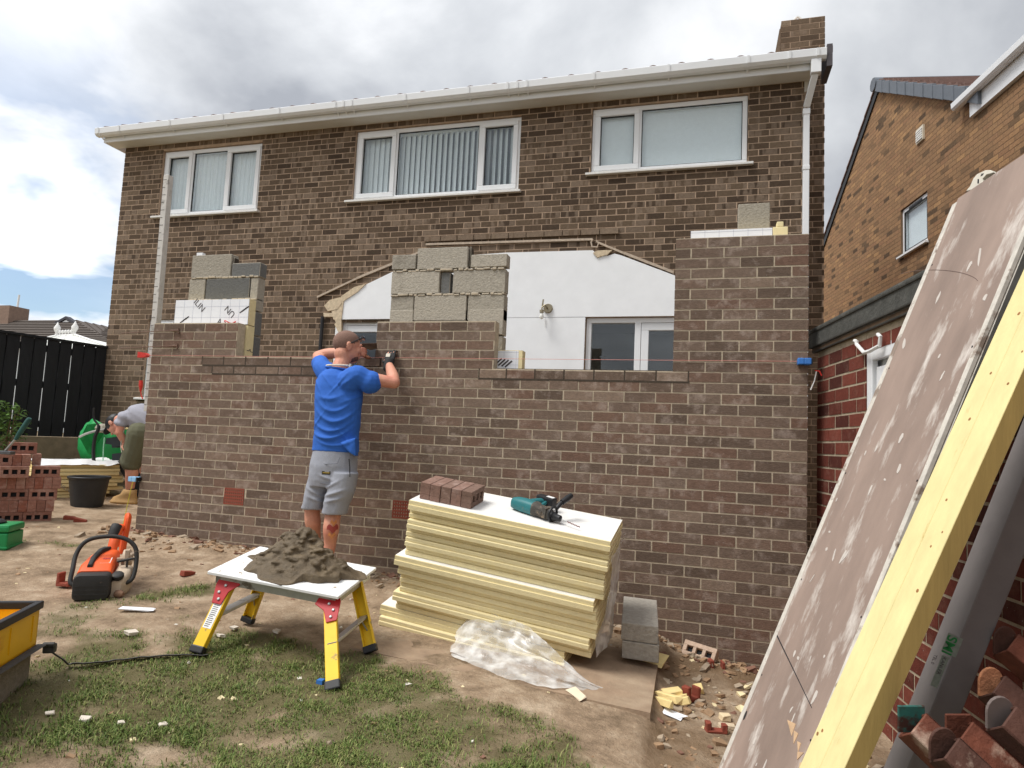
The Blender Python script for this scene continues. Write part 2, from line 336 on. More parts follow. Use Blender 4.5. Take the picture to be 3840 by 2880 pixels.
m_red = M('red_plastic', S(206, 52, 44), .5, .08)
m_blue = M('blue_plastic', S(60, 120, 196), .5, .08)
m_terra = M('terracotta', S(134, 68, 52), .9, .12, 40)
m_string = M('pink_string', S(216, 148, 138), .8, .05)
m_rust = M('rust', S(118, 66, 46), .9, .3, 20, .5, 60)
m_yellow = M('yellow_paint', S(232, 190, 30), .5, .08, 12, col2=S(150, 128, 76), s2=14, thr=.60, soft=.06)
m_skin = M('skin', S(206, 148, 124), .55, .07, 30, .1, 120, S(196, 124, 104), 5, .52, .2, spec=.35)

# ------------------------------------------------------------------ ground
def gz(x, y):
    x = np.asarray(x, float); y = np.asarray(y, float); z = g0(x, y)
    z = z+.035*(fbm(x, y, 1.3, 3)-.47)+.022*(fbm(x, y, 6, 9, 3)-.44)
    bank = np.exp(-((y+.22)/.22)**2)*((x > -5.7) & (y < .06))*np.clip((-x-.2)/.3, 0, 1)
    z = z+bank*(.03+.05*fbm(x, y, 9, 21, 3))*np.where(x > -1.0, .9, 1.)
    tr = ((x > -.9) & (x < .6) & (y > -2.1))
    z = z+np.where(tr, .04*(fbm(x, y, 8, 31, 3)-.45), 0)
    return z
def grassw(x, y):
    """how much turf grows here"""
    x = np.asarray(x, float); y = np.asarray(y, float)
    n = fbm(x, y, 1.3, 41, 4)*.62+fbm(x, y, 4.5, 47, 4)*.6
    near = np.clip((-y-1.15-.12*np.clip(-x-2.2, 0, 3))/1.0, 0, 1)
    b = .45*near-.25
    b = b+.38*np.exp(-(((x+4.0)/.35)**2+((y+1.35)/.30)**2))+.40*np.exp(-(((x+5.6)/.5)**2+((y+.75)/.22)**2))
    b = b+.30*np.exp(-(((x+2.9)/.75)**2+((y+1.75)/.34)**2))+.3*np.exp(-(((x+3.35)/.3)**2+((y+1.0)/.15)**2))+.12*np.clip((-y-2.6)/.6, 0, 1)
    b = b-.55*np.clip((x+1.2-.75*np.clip(-y-1.9, 0, 2))/.25, 0, 1)
    b = np.where(y > .3, -.3, b)
    b = b+np.where((x < -9.3) & (y > -1), .4, 0)
    return np.clip((n+b-.60)/.15, 0, 1)
def gaxis(lo, hi, st, far): return np.array([-q for q in far[::-1]]+list(np.arange(lo, hi+1e-6, st))+far)
gx = gaxis(-12.5, 3., .045, [14, 18, 26, 40, 80, 160, 600]); gx[:7] = [-600, -160, -80, -40, -26, -18, -14]
gx[-7:] = [5, 8, 14, 30, 80, 200, 600]
gy = np.array([-600, -160, -60, -30, -15, -9, -7]+list(np.arange(-5.6, 6, .045))+[7, 9, 12, 20, 40, 80, 160, 600])
XX, YY = np.meshgrid(gx, gy); ZZ = gz(XX, YY)
me = bpy.data.meshes.new('ground'); ny, nx = XX.shape
idx = np.arange(nx*ny).reshape(ny, nx); q = np.stack([idx[:-1, :-1], idx[:-1, 1:], idx[1:, 1:], idx[1:, :-1]], -1).reshape(-1, 4)
me.from_pydata(np.stack([XX.ravel(), YY.ravel(), ZZ.ravel()], -1).tolist(), [], q.tolist())
at = me.attributes.new('turf', 'FLOAT', 'POINT'); at.data.foreach_set('value', grassw(XX, YY).ravel().astype(np.float32))
wet = ((XX > -.9) & (XX < .8) & (YY > -2.0)) * np.clip(fbm(XX, YY, 2.4, 77, 3)*3-.9, 0, 1)
at = me.attributes.new('dug', 'FLOAT', 'POINT'); at.data.foreach_set('value', wet.ravel().astype(np.float32))
me.polygons.foreach_set('use_smooth', [True]*len(me.polygons)); me.update()
ground = bpy.data.objects.new('ground', me); C.objects.link(ground); tag(ground, 'trodden sandy garden soil with worn turf', kind='structure')
m = bpy.data.materials.new('garden_soil'); m.use_nodes = True; t = m.node_tree; b = t.nodes['Principled BSDF']; P = pos_node(t)
n = nd(t, 'ShaderNodeTexNoise', i_Scale=5., i_Detail=9., i_Roughness=.68); t.links.new(P, n.inputs['Vector'])
r = nd(t, 'ShaderNodeValToRGB'); t.links.new(n.outputs['Fac'], r.inputs[0]); e = r.color_ramp.elements
e[0].position = .33; e[0].color = (*S(124, 106, 86), 1); e[1].position = .68; e[1].color = (*S(190, 170, 146), 1); x = e.new(.5); x.color = (*S(162, 140, 116), 1)
n2 = nd(t, 'ShaderNodeTexNoise', i_Scale=34., i_Detail=8., i_Roughness=.7); t.links.new(P, n2.inputs['Vector'])
s1 = nd(t, 'ShaderNodeVectorMath', operation='SCALE'); t.links.new(r.outputs[0], s1.inputs[0]); t.links.new(mth(t, 'ADD', .55, mth(t, 'MULTIPLY', n2.outputs['Fac'], .9)), s1.inputs['Scale'])
a1 = nd(t, 'ShaderNodeAttribute', attribute_name='turf'); a2 = nd(t, 'ShaderNodeAttribute', attribute_name='dug')
mx = nd(t, 'ShaderNodeMix', data_type='RGBA'); t.links.new(mth(t, 'MULTIPLY', a1.outputs['Fac'], .8), mx.inputs['Factor']); t.links.new(s1.outputs[0], mx.inputs['A']); mx.inputs['B'].default_value = (*S(92, 90, 56), 1)
mx2 = nd(t, 'ShaderNodeMix', data_type='RGBA'); t.links.new(mth(t, 'MULTIPLY', a2.outputs['Fac'], .75), mx2.inputs['Factor']); t.links.new(mx.outputs['Result'], mx2.inputs['A']); mx2.inputs['B'].default_value = (*S(112, 88, 62), 1)
t.links.new(mx2.outputs['Result'], b.inputs['Base Color']); b.inputs['Roughness'].default_value = .95; b.inputs['Specular IOR Level'].default_value = .15
n3 = nd(t, 'ShaderNodeTexNoise', i_Scale=55., i_Detail=8., i_Roughness=.7); t.links.new(P, n3.inputs['Vector'])
bm = nd(t, 'ShaderNodeBump', i_Strength=.9, i_Distance=.02); t.links.new(n3.outputs['Fac'], bm.inputs['Height']); t.links.new(bm.outputs[0], b.inputs['Normal'])
me.materials.append(m)
# concrete slab under the board stack
mb = MB(); z1 = .105
mb.prism([(-2.55, -1.42, .19), (-.905, -1.42, .085), (-.925, -.12, .085), (-2.55, -.12, .19)], (0, 0, -.16))
m_slab = M('slab_concrete', S(150, 128, 106), .95, .2, 8, .4, 60, S(172, 152, 128), 2.5, .5, .2)
o = mb.build('concrete_path', m_slab); tag(o, 'dusty concrete slab path along the new brick wall', kind='structure')

# ------------------------------------------------------------------ extension wall under construction
W = 5.5125; wall = thing('brick_wall', 'half built brown brick extension wall with two window openings', 'wall', (-W/2, .15, 0))
def grid_wall(mb, x0, x1, z0, z1, holes, y0, y1, m=0):
    xs = sorted({x0, x1, *[min(max(h[k], x0), x1) for h in holes for k in (0, 1)]}); zs = sorted({z0, z1, *[min(max(h[k], z0), z1) for h in holes for k in (2, 3)]})
    for j in range(len(zs)-1):
        i = 0
        while i < len(xs)-1:
            def solid(i): cx, cz = (xs[i]+xs[i+1])/2, (zs[j]+zs[j+1])/2; return not any(h[0] < cx < h[1] and h[2] < cz < h[3] for h in holes)
            if not solid(i): i += 1; continue
            k = i
            while k < len(xs)-1 and solid(k): k += 1
            mb.box(xs[i], y0, zs[j], xs[k], y1, zs[j+1], m); i = k
Z0 = -.025
hx = [(-4.6125, -3.2625, 2.0, 9), (-3.72, -3.205, 1.925, 2.0), (-2.25, -.9, 1.925, 9), (-W, -4.6125, 2.3, 9), (-3.2625, -2.25, 2.3, 9), (-4.61, -4.405, .725, .875), (-3.03, -2.825, .725, .875)]
mb = MB(); grid_wall(mb, -W+.003, -.013, -.4, 2.895, [h for h in hx[:5]], .0, .1025, 1)
bricks(mb, (-W, 0, Z0), (1, 0, 0), (0, -1, 0), W-.01, 2.925, holes=[(h[0]+W, h[1]+W-(0.01 if h[1] > -.95 and h[3] == 9 and 0 else 0), h[2]-Z0, h[3]-Z0) for h in hx], first=1, seed=3)
bricks(mb, (-W, 0, Z0-.3), (1, 0, 0), (0, -1, 0), W-.01, .3, first=1, seed=4)
for x, za, zb in ((-4.6125-.01, 2.0, 2.3), (-2.25-.01, 1.925, 2.3), (-.01, Z0, 2.9)):     # stopped ends facing right
    n = round((zb-za)/.075); bricks(mb, (x, 0, za), (0, 1, 0), (1, 0, 0), .1025, zb-za, dep=.003, seed=int(9+x*3), first=0, Lb=.23, joint=.010)
for x, za, zb in ((-.9+.002, 1.925, 2.9), (-3.2625+.002, 2.0, 2.3)):
    bricks(mb, (x, .1025, za), (0, -1, 0), (-1, 0, 0), .1025, zb-za, dep=.003, seed=17, Lb=.23)
mb.box(-2.368, -.0034, 1.839, -.783, .001, 1.853, 2); mb.box(-2.368, -.003, 1.851, -2.358, .001, 1.926, 2)
for i in range(1, 7): mb.box(-2.3725+.225*i, -.003, 1.851, -2.3625+.225*i, .001, 1.924, 2)
mb.box(-.7975, -.003, 1.851, -.787, .001, 1.926, 2); mb.box(-4.95, -.0034, 1.914, -3.72, .001, 1.928, 2); mb.box(-4.84, -.0034, 1.839, -3.2, .001, 1.853, 2)
for i in range(6): mb.box(-4.96+.225*i, -.003, 1.927, -4.95+.225*i, .001, 2.0, 2)
for i in range(7): mb.box(-4.8475+.225*i, -.003, 1.851, -4.8375+.225*i, .001, 1.916, 2)
mb.box(-4.8, .002, 1.996, -3.72, .1, 2.004, 2); mb.box(-2.24, .002, 1.92, -.91, .1, 1.929, 2)
for a, b in ((-W+.1, .25), ): pass
mb.box(-W+.003, .103, -.3, -W+.1, 2.79, 1.9, 1); mb.box(-.11, .103, -.3, -.013, 2.79, 1.9, 1)
mb.build('outer_leaf', [m_brick, m_mortar, m_fresh], wall)
# inner blockwork
mb = MB(); y0, y1 = .205, .305
def blk(a, b, c, d, m=0, dy=0): mb.box(a, y0+dy+random.uniform(-.004, .004), c, b, y1+dy+random.uniform(-.004, .004), d, m)
for i, zb in enumerate((1.55, 1.775, 2.0)):
    for x0, x1 in ((-5.40, -4.60), (-3.26, -2.25), (-.9, -.12)):
        x = x0-(.22 if i % 2 else 0)
        while x < x1-.01:
            a, b_ = max(x, x0), min(x+.44, x1)
            if b_-a > .03: blk(a, b_, zb, zb+.214, 1 if x1 > -4.7 and i < 3 and random.random() < .3 else 0)
            x += .45
mb.box(-5.5, .206, -.3, -.02, .304, 1.55, 0)
blk(-5.39, -4.92, 2.225, 2.438, 1); blk(-4.91, -4.60, 2.225, 2.44, 1)
blk(-5.36, -5.18, 2.45, 2.755); blk(-5.165, -4.69, 2.45, 2.755, 1); blk(-4.68, -4.60, 2.45, 2.755); blk(-5.35, -4.91, 2.77, 2.985); blk(-4.895, -4.59, 2.765, 2.895, 1)
blk(-3.26, -3.045, 2.225, 2.435); blk(-3.03, -2.575, 2.225, 2.435); blk(-2.55, -2.25, 2.225, 2.435)
blk(-3.26, -3.05, 2.345, 2.555, 0, -.002); blk(-3.04, -2.575, 2.345, 2.555, 0, -.002); blk(-2.56, -2.25, 2.345, 2.555, 0, -.002)
blk(-3.265, -2.825, 2.575, 2.765); blk(-2.815, -2.735, 2.575, 2.755, 1, .012); blk(-2.705, -2.25, 2.575, 2.765)
blk(-3.27, -3.05, 2.79, 2.915); blk(-3.035, -2.585, 2.785, 2.965); blk(-2.555, -2.245, 2.79, 2.895)
for z in (2.56, 2.77):                      # squeezed out bed joints
    x = -3.26
    while x < -2.26:
        d = random.uniform(.02, .07); mb.obox((x, .205-random.uniform(.002, .012), z-.004+random.uniform(-.006, .003)), (min(d, -2.25-x), 0, random.uniform(-.004, .004)), (0, .09, 0), (0, 0, random.uniform(.012, .024)), 2); x += d+random.uniform(-.01, .012)
    x = -5.34
    while x < -4.64: d = random.uniform(.03, .09); mb.obox((x, .203-random.uniform(0, .006), z-.012+random.uniform(-.004, .004)), (min(d, -4.6-x), 0, 0), (0, .09, 0), (0, 0, random.uniform(.014, .022)), 2); x += d
for z0_, xj in ((2.36, -3.045), (2.36, -2.568), (2.80, -3.043), (2.80, -2.57), (2.79, -4.903), (2.46, -5.172), (2.46, -4.685)): mb.box(xj-.006, .225, z0_, xj+.006, .295, z0_+.17, 3)
o = mb.build('block_leaf', [m_block, m_blockd, m_mortar, m_fresh], wall, bevel=.004)
# cavity insulation
def board_face(mb, x0, x1, z0, z1, y): 
    mb.box(x0, y-.0015, z0, x1, y, z1, 1)
    k = math.ceil(x0/.1); 
    while k*.1 < x1: mb.box(k*.1-.001, y-.0022, z0, k*.1+.001, y-.0008, z1, 2); k += 1
    k = math.ceil((z0+.03)/.1)
    while k*.1-.03 < z1: mb.box(x0, y-.0022, k*.1-.031, x1, y-.0008, k*.1-.029, 2); k += 1
mb = MB(); mb.box(-5.40, .108, 2.305, -4.60, .200, 2.535, 0); board_face(mb, -5.40, -4.60, 2.305, 2.535, .108); o = mb.build('insulation_board', [m_foam, m_foil, m_grid], wall)
sa, ca = math.sin(R(-42)), math.cos(R(-42))
for s, x, z, sz in (('ILIN', -5.24, 2.50, .075), ('UN', -4.785, 2.505, .075)):
    pass
text('print', 'ILIN', .082, (-5.205, .1055, 2.512), (ca, 0, sa), (-sa, 0, ca), m_ink, o, .0004)
text('print', 'UN', .082, (-4.735, .1055, 2.40), (-ca, 0, -sa), (sa, 0, -ca), m_ink, o, .0004)
text('print', 'A', .08, (-4.93, .1055, 2.31), (.97, 0, -.2), (.2, 0, .97), m_ink, o, .0004)
mb = MB()
for k, (x, z) in enumerate(((-5.33, 2.308), (-4.69, 2.395))):
    for i in range(4):
        a = V((x+.018*i, .1052, z+.012*i+.01)); mb.obox(a, V((.05, 0, .028))*(.8 if i in (0, 3) else 1), (-.005, 0, .009), (0, .0015, 0))
mb.build('print', m_ink, o)
mb = MB(); mb.box(-5.42, .11, 1.9, -4.595, .2, 2.296, 0); mb.prism([(-4.594, .12, 2.075), (-4.594, .15, 2.075), (-4.594, .155, 2.09), (-4.594, .165, 2.09), (-4.594, .17, 2.07), (-4.594, .199, 2.068), (-4.594, .199, 2.063), (-4.594, .165, 2.065), (-4.594, .16, 2.084), (-4.594, .157, 2.084), (-4.594, .152, 2.069), (-4.594, .12, 2.069)], (.0015, 0, 0), 1)
mb.build('insulation_board', [m_foam, m_ink], wall)
mb = MB(); mb.box(-.80, .112, 2.2, -.235, .200, 2.985, 0); board_face(mb, -.80, -.235, 2.6, 2.985, .112); mb.build('insulation_board', [m_foam, m_foil, m_grid], wall)
mb = MB(); mb.box(-.232, .112, 2.6, -.13, .19, 2.99, 0); mb.box(-.205, .115, 2.99, -.16, .185, 3.03, 0); mb.build('insulation_board', m_foam, wall, bevel=.006)
a = DY(1070, 797, .11); b_ = DY(1121, 757, .11)
mb = MB(); mb.box(-2.30, .108, 1.75, b_.x+.03, .195, b_.z, 0); board_face(mb, -2.30, b_.x, 1.75, b_.z-.004, .108)
for i in range(4): mb.obox((a.x+.0+.028*i, .1045, 1.965-.006*i), (.055, 0, .05), (-.008, 0, .009), (0, .002, 0), 3)
mb.build('insulation_board', [m_foam, m_foil, m_grid, m_ink], wall)
# air bricks and wall ties
def air(x0, z0):
    mb = MB(); mb.box(x0, -.004, z0, x0+.197, .02, z0+.14, 0)
    nx_, nz_ = 9, 5; 
    mb = MB(); mb.box(x0+.003, .012, z0+.003, x0+.194, .02, z0+.137, 1); fx = .197/(nx_*2+1); fz = .14/(nz_*2+1)
    for i in range(nx_+1): mb.box(x0+fx*2*i, -.006, z0, x0+fx*2*i+fx, .012, z0+.14, 0)
    for j in range(nz_+1):
        for i in range(nx_): mb.box(x0+fx*(2*i+1), -.006, z0+fz*2*j, x0+fx*(2*i+2), .012, z0+fz*2*j+fz, 0)
    mb.build('air_brick', [m_terra, m_dark], wall)
air(-4.607, .73); air(-3.026, .73)
for z in (2.225, 2.085):
    mb = MB(); mb.tube([(-5.86, -.02, z-.02), (-5.6, -.035, z-.012), (-5.3, -.02, z+.004), (-5.2, .05, z+.006)], .004, 6); mb.tube([(-5.235, -.012, z+.028), (-5.225, -.014, z-.022)], .006, 6); mb.tube([(-5.31, -.02, z+.002), (-5.225, -.012, z+.005)], .0085, 6)
    mb.build('wall_tie', M('rusty_wire', S(110, 84, 70), .7, .2, 30), wall)
# ------------------------------------------------------------------ loose things on the wall
mb = MB(); mb.box(-.465, .20, 2.99, -.245, .30, 3.205); o = mb.build('concrete_block', m_block, bevel=.006); tag(o, 'lone grey concrete block standing on top of the tall right brick pier', 'block')
mb = MB(); mb.box(-5.31, .21, 2.986, -5.245, .25, 3.012); o = mb.build('foam_offcut', m_foil); tag(o, 'small white foam offcut on the top left grey block', 'foam offcut')
hb = SY(1396, 1362, -.004)
mb = MB(); mb.box(-3.425, -.012, 1.93, -3.215, .088, 1.996, 0, .2); o = mb.build('laid_brick', m_brick, bevel=.003); tag(o, 'dark brown brick being laid beside the black work glove', 'brick')
mb = MB(); mb.tube([(-W-.03, -.010, 2.003), (-3.3, -.013, 2.001), (.01, -.010, 2.003)], .0016, 6); o = mb.build('builders_line', m_string); tag(o, 'thin pink string line stretched level across the new wall', 'string line')
# ring of red cord on the left pier
mb = MB(); mb.tube([(-4.74+.05*math.cos(a), .05+.035*math.sin(a), 2.312+.012*math.sin(a*2)) for a in np.linspace(0, 6, 20)], .005, 6); o = mb.build('cord_coil', m_red); tag(o, 'little coil of red cord on top of the left brick pier', 'cord')
def line_block(name, p, mat, label, string_col, dx=1):
    t = thing(name, label, 'line block', p); mb = MB(); x, y, z = p
    mb.box(x-.05, y-.03, z-.022, x-.01, y+.03, z+.022); mb.box(x-.01, y-.03, z-.022, x+.035, y-.012, z+.022); mb.box(x-.01, y+.012, z-.022, x+.035, y+.03, z+.022); mb.build('block_body', mat, t, bevel=.006)
    mb = MB(); mb.box(x+.036, y-.026, z-.018, x+.045, y+.026, z+.018); mb.build('grip_plate', m_black, t); return t
p = SY(3020, 1356, -.035); line_block('line_block', (p.x, p.y, p.z), m_blue, 'blue plastic line block gripping the right end of the brick wall', None)
p = SY(510, 1797, -.03); line_block('line_block', (p.x-.01, p.y, p.z), M('pale_blue', S(140, 186, 222), .5, .05), 'pale blue line block low on the left wall corner with yellow string', None)
mb = MB(); mb.tube([(p.x, p.y-.03, p.z-.02), (p.x-.02, p.y-.03, p.z-.12), (p.x-.05, p.y-.05, float(gz(p.x, p.y))+.005)], .003, 5); o = mb.build('yellow_string', M('yellow_string', S(200, 190, 60), .8)); tag(o, 'yellow string hanging from the pale blue line block', 'string')
p1 = SY(3062, 1392, -.02); p2 = SY(3040, 1462, -.02); mb = MB(); mb.tube([p1, (p1+p2)/2+V((.006, 0, 0)), p2], .004, 6, 0); mb.tube([p1+V((-.01, 0, .004)), p1+V((.018, 0, .0)), p1+V((.032, 0, -.03))], .005, 5, 1); o = mb.build('line_pin', [m_white, m_red]); tag(o, 'white line pin with red tail hanging in the gap right of the wall', 'line pin')
# bricklayer's profile at the left corner
a, b_ = SY(622, 655, .17), SY(551, 1495, .17)
t = thing('corner_profile', 'tall pale metal corner profile post clamped to the left end of the wall', 'profile post', (b_.x, b_.y, 1.5))
ax = (a-b_).normalized(); bot = b_-ax*((b_.z-1.50)/ax.z); mb = MB(); mb.obox(bot+V((-.028, 0, 0)), (.062, 0, 0), (0, .062, 0), a-bot, 0)
mb.build('post', M('dusty_steel', S(196, 192, 186), .6, .12, 14, metal=.2, col2=S(150, 146, 140), s2=8, thr=.55), t, bevel=.003)
mb = MB(); k = 0
while .075*k < (a-bot).length-.1: 
    c = bot+ax*(.06+.075*k)+V((-.028, -.0015, 0)); mb.obox(c, (.045 if k % 2 else .03, 0, 0), (0, .002, 0), (0, 0, .004)); k += 1
mb.build('gauge_marking', M('mark_ink', S(90, 86, 84), .8), t)
for py, lab in ((1333, 'x'), (1447, 'y')):
    q = SY(548 if py < 1400 else 527, py, .1); mb = MB()
    if py < 1400: mb.prism([(q.x-.06, .06, q.z-.025), (q.x+.02, .06, q.z-.02), (q.x+.055, .06, q.z), (q.x+.02, .06, q.z+.02), (q.x-.06, .06, q.z+.03)], (0, .04, 0))
    else: mb.tube([q+V((0, 0, .05)), q+V((.004, 0, 0)), q+V((.008, 0, -.055))], [.016, .018, .006], 8); mb.tube([q+V((.008, 0, -.05)), q+V((.02, 0, -.09)), q+V((.04, 0, -.12))], .005, 5)
    mb.build('line_slider', m_red, t)

# ------------------------------------------------------------------ the house
HX0, HX1, HY = -9.14, .325, 2.8
house = thing('brick_house', 'two storey dark brown brick house with white windows and eaves', 'house', (-4.4, 6, 0))
wins = [(-8.43, -6.72, 4.42, 5.42), (-5.25, -2.94, 4.47, 5.445), (-2.05, -.26, 4.62, 5.445), (-8.42, -7.1, 1.76, 2.90), (-5.27, -3.05, .45, 2.865), (-2.035, -.3, .45, 2.875)]
HZ0 = 5.53-.075*75
def htone(rd, u, v): return min(1, max(0, rd.gauss(.42, .22)+.14*math.sin(v*1.1)+(.12 if u < 1 else 0)))  # left-end bricks toned lighter: sky glare put into the colour
mb = MB(); grid_wall(mb, HX0+.003, HX1-.003, -.3, 5.6, wins, HY, HY+.28, 1)
bricks(mb, (HX0, HY, HZ0), (1, 0, 0), (0, -1, 0), HX1-HX0, 75*.075, holes=[(h[0]-HX0, h[1]-HX0, h[2]-HZ0, h[3]-HZ0) for h in wins], seed=11, tone=htone, joint=.0115, dep=.0022, jit=.0008)
# projecting course and broken seam over the old lean-to
for x in np.arange(-4.15, -1.75, .225): mb.box(x, HY-.03, 3.865, x+.215, HY-.004, 3.93, 0, random.uniform(.6, .95))
mb.box(HX0+.003, HY+.28, -.3, HX0+.28, HY+7.5, 5.6, 1); mb.box(HX1-.28, HY+.28, -.3, HX1-.003, HY+7.5, 5.6, 1); mb.box(HX0, HY+7.5, -.3, HX1, HY+7.7, 5.6, 1)
mb.build('house_wall', [m_brickh, m_mortar_h], house)
mb = MB(); mb.box(HX0+.28, HY+1.6, -.3, HX1-.28, HY+1.7, 5.55); mb.box(HX0+.28, HY+.29, 2.95, HX1-.28, HY+1.6, 3.1); mb.box(HX0+.28, HY+.29, 5.5, HX1-.28, HY+1.6, 5.58); mb.box(HX0+.28, HY+.29, -.1, HX1-.28, HY+1.6, .1)
mb.build('inner_partition', M('room_paint', S(120, 118, 112), .9, .05), house)
def frame(mb, x0, x1, z0, z1, y0, y1, t, m=0):
    mb.box(x0, y0, z0, x1, y1, z0+t, m); mb.box(x0, y0, z1-t, x1, y1, z1, m); mb.box(x0, y0, z0+t, x0+t, y1, z1-t, m); mb.box(x1-t, y0, z0+t, x1, y1, z1-t, m)
def window(w_, divs, sashes, sill, blind, sillx=(.08, .04)):
    x0, x1, z0, z1 = w_; y = HY+.035; mb = MB(); frame(mb, x0+.006, x1-.006, z0+.006, z1-.006, y, y+.07, .055)
    xs = [x0+.06]+[x0+(x1-x0)*d for d in divs]+[x1-.06]
    for d in xs[1:-1]: mb.box(d-.022, y+.001, z0+.06, d+.022, y+.069, z1-.06)
    o = mb.build('window', m_upvc, house, bevel=.006)
    for i in range(len(xs)-1):
        a = xs[i]+(.022 if i else 0); b_ = xs[i+1]-(.022 if i < len(xs)-2 else 0)
        if i in sashes:
            mb = MB(); frame(mb, a-.018, b_+.018, z0+.042, z1-.042, y-.018, y+.04, .062); mb.build('sash', m_upvc, o, bevel=.007)
            a2, b2, zb, zt = a+.044, b_-.044, z0+.104, z1-.104
        else: a2, b2, zb, zt = a, b_, z0+.06, z1-.06
        mb = MB(); e = .012
        frame(mb, a2-.001, b2+.001, zb-.001, zt+.001, y+.012, y+.03, .010); mb.build('gasket', m_black, o)
        mb = MB(); mb.box(a2, y+.02, zb, b2, y+.026, zt); mb.build('pane', m_glass, o)
    if sill:
        mb = MB(); mb.prism([(x0-sillx[0], HY-.055, z0-.028), (x0-sillx[0], HY-.055, z0+.0), (x0-sillx[0], HY+.06, z0+.012), (x0-sillx[0], HY+.06, z0-.028)], (x1-x0+sum(sillx), 0, 0)); mb.build('sill', M('weathered_sill', S(224, 222, 218), .6, .06, 30, col2=S(150, 144, 136), s2=30, thr=.66, soft=.05), o, bevel=.004)
    if blind:
        mb = MB(); yb = y+.10
        if blind == 'vertical':
            k = x0+.03; i = 0
            while k < x1-.03:
                f = (k-x0)/(x1-x0); a = -R(12+40*f+random.uniform(-2, 2)); c_, s_ = math.cos(a)*.0445, math.sin(a)*.0445
                mb.obox((k-c_, yb-s_, z0+.03), (2*c_, 2*s_, 0), (0, .002, 0), (0, 0, z1-z0-.06)); k += .076
            mb.box(x0, yb-.03, z1-.075, x1, yb+.03, z1-.03)
        elif blind == 'net':
            n = 300; P_ = [(x0+(x1-x0)*i/n, yb+.012*math.sin(i*.9)+.008*math.sin(i*.37)) for i in range(n+1)]
            vs = [(px, py, z) for z in (z0, z1) for px, py in P_]; mb.add(vs, [(i, i+1, n+2+i, n+1+i) for i in range(n)])
        else: mb.box(x0+.01, yb-.03, z0+.02, x1-.01, yb-.025, z1-.02)
        mb.build('blind', m_blind, o, smooth=(blind == 'net'))
        mb = MB(); mb.box(x0-.1, yb+.10, z0-.1, x1+.1, yb+.11, z1+.1); mb.build('room_back', M('room_grey', S(150, 152, 154), .9, .05), o)
    return o
window(wins[0], [.30, .655], [0, 2], True, 'net'); window(wins[1], [.258, .765], [0, 2], True, 'vertical'); window(wins[2], [.32], [0], True, 'roller', (.05, .06)); window(wins[3], [.33, .66], [0], True, 'net')
# patio door left (hinged leaf) and door set right
def doorset(w_, posts, leaf):
    x0, x1, z0, z1 = w_; y = HY+.03; mb = MB(); frame(mb, x0+.004, x1-.004, z0, z1-.004, y, y+.07, .06)
    for d in posts: mb.box(d-.035, y+.001, z0+.06, d+.035, y+.069, z1-.06)
    o = mb.build('patio_door', m_upvc, house, bevel=.005); xs = [x0+.06]+[q for d in posts for q in (d-.035, d+.035)]+[x1-.06]
    for i in range(0, len(xs), 2):
        a, b_ = xs[i], xs[i+1]
        if i//2 in leaf: mb = MB(); frame(mb, a+.004, b_-.004, z0+.06, z1-.068, y+.004, y+.06, .085); mb.build('door_leaf', m_upvc, o, bevel=.006); a += .09; b_ -= .09; zt = z1-.155
        else: zt = z1-.06
        mb = MB(); mb.box(a, y+.03, z0+.08, b_, y+.036, zt); mb.build('pane', m_glass, o)
    return o
doorset(wins[4], [-4.2], [0]); doorset(wins[5], [-1.43], [1])
# white render left by the old lean-to, with torn plaster edge
yr = HY-.022
mb = MB(); top = [DY(a, b, yr) for a, b in ((737, 642), (765, 623), (790, 615), (848, 587))]
top = [(p.x, p.z) for p in top]+[(-4.1, 3.60), (-3.6, 3.665), (-3.05, 3.685), (-1.98, 3.675), (-1.95, 3.645), (-1.86, 3.64), (-1.80, 3.60), (-1.72, 3.625), (-1.64, 3.60), (-1.04, 3.35), (-.26, 3.02), (-.26, 2.88)]
poly = [(-5.275, 2.87)]+[(-5.30, 3.15)]+top
mb.prism([(x, yr, z) for x, z in poly], (0, .021, 0)); mb.box(-5.345, yr, .3, -5.275, HY-.001, 2.87); mb.box(-3.045, yr, .3, -2.04, HY-.001, 2.87); mb.box(-.296, yr, .3, -.2, HY-.001, 2.87)
mb.build('render_panel', m_render, house)
mb = MB()
for pl in ([(720, 690), (716, 672), (726, 660), (737, 640), (765, 620), (790, 613), (772, 630), (742, 650), (737, 690)], [(700, 660), (712, 648), (734, 642), (738, 655), (728, 668), (708, 672)], [(698, 676), (728, 676), (736, 690), (727, 700), (720, 684), (700, 684)], [(722, 700), (737, 690), (737, 760), (728, 745), (733, 722)], [(1281, 546), (1290, 541), (1322, 540), (1312, 550), (1298, 553), (1290, 556)]):
    off = random.uniform(-.006, .004); mb = MB(); mb.prism([DY(a, b, yr-.012+off) for a, b in pl], (0, .03-off, 0)); mb.build('torn_plaster', m_plaster, house)
mb = MB()
for pl in ([(685, 642), (770, 602), (848, 570), (905, 545)], [(920, 528), (1280, 517)], [(1287, 522), (1350, 548), (1455, 589)]):
    q = [DY(a, b, HY-.02) for a, b in pl]; 
    for i in range(len(q)-1): mb.obox(q[i]+V((0, -.006, -.012)), q[i+1]-q[i], (0, .02, 0), (0, 0, .026+.006*(i % 2)))
q = [DY(a, b, HY-.03) for a, b in ((1281, 517), (1277, 523), (1279, 533), (1290, 534), (1293, 526), (1288, 520))]; mb.tube(q, .011, 6)
mb.build('old_flashing', M('lead_mortar', S(186, 170, 152), .9, .2, 30, .4, 60), house)
q = DY(1283, 520, HY-.03); 
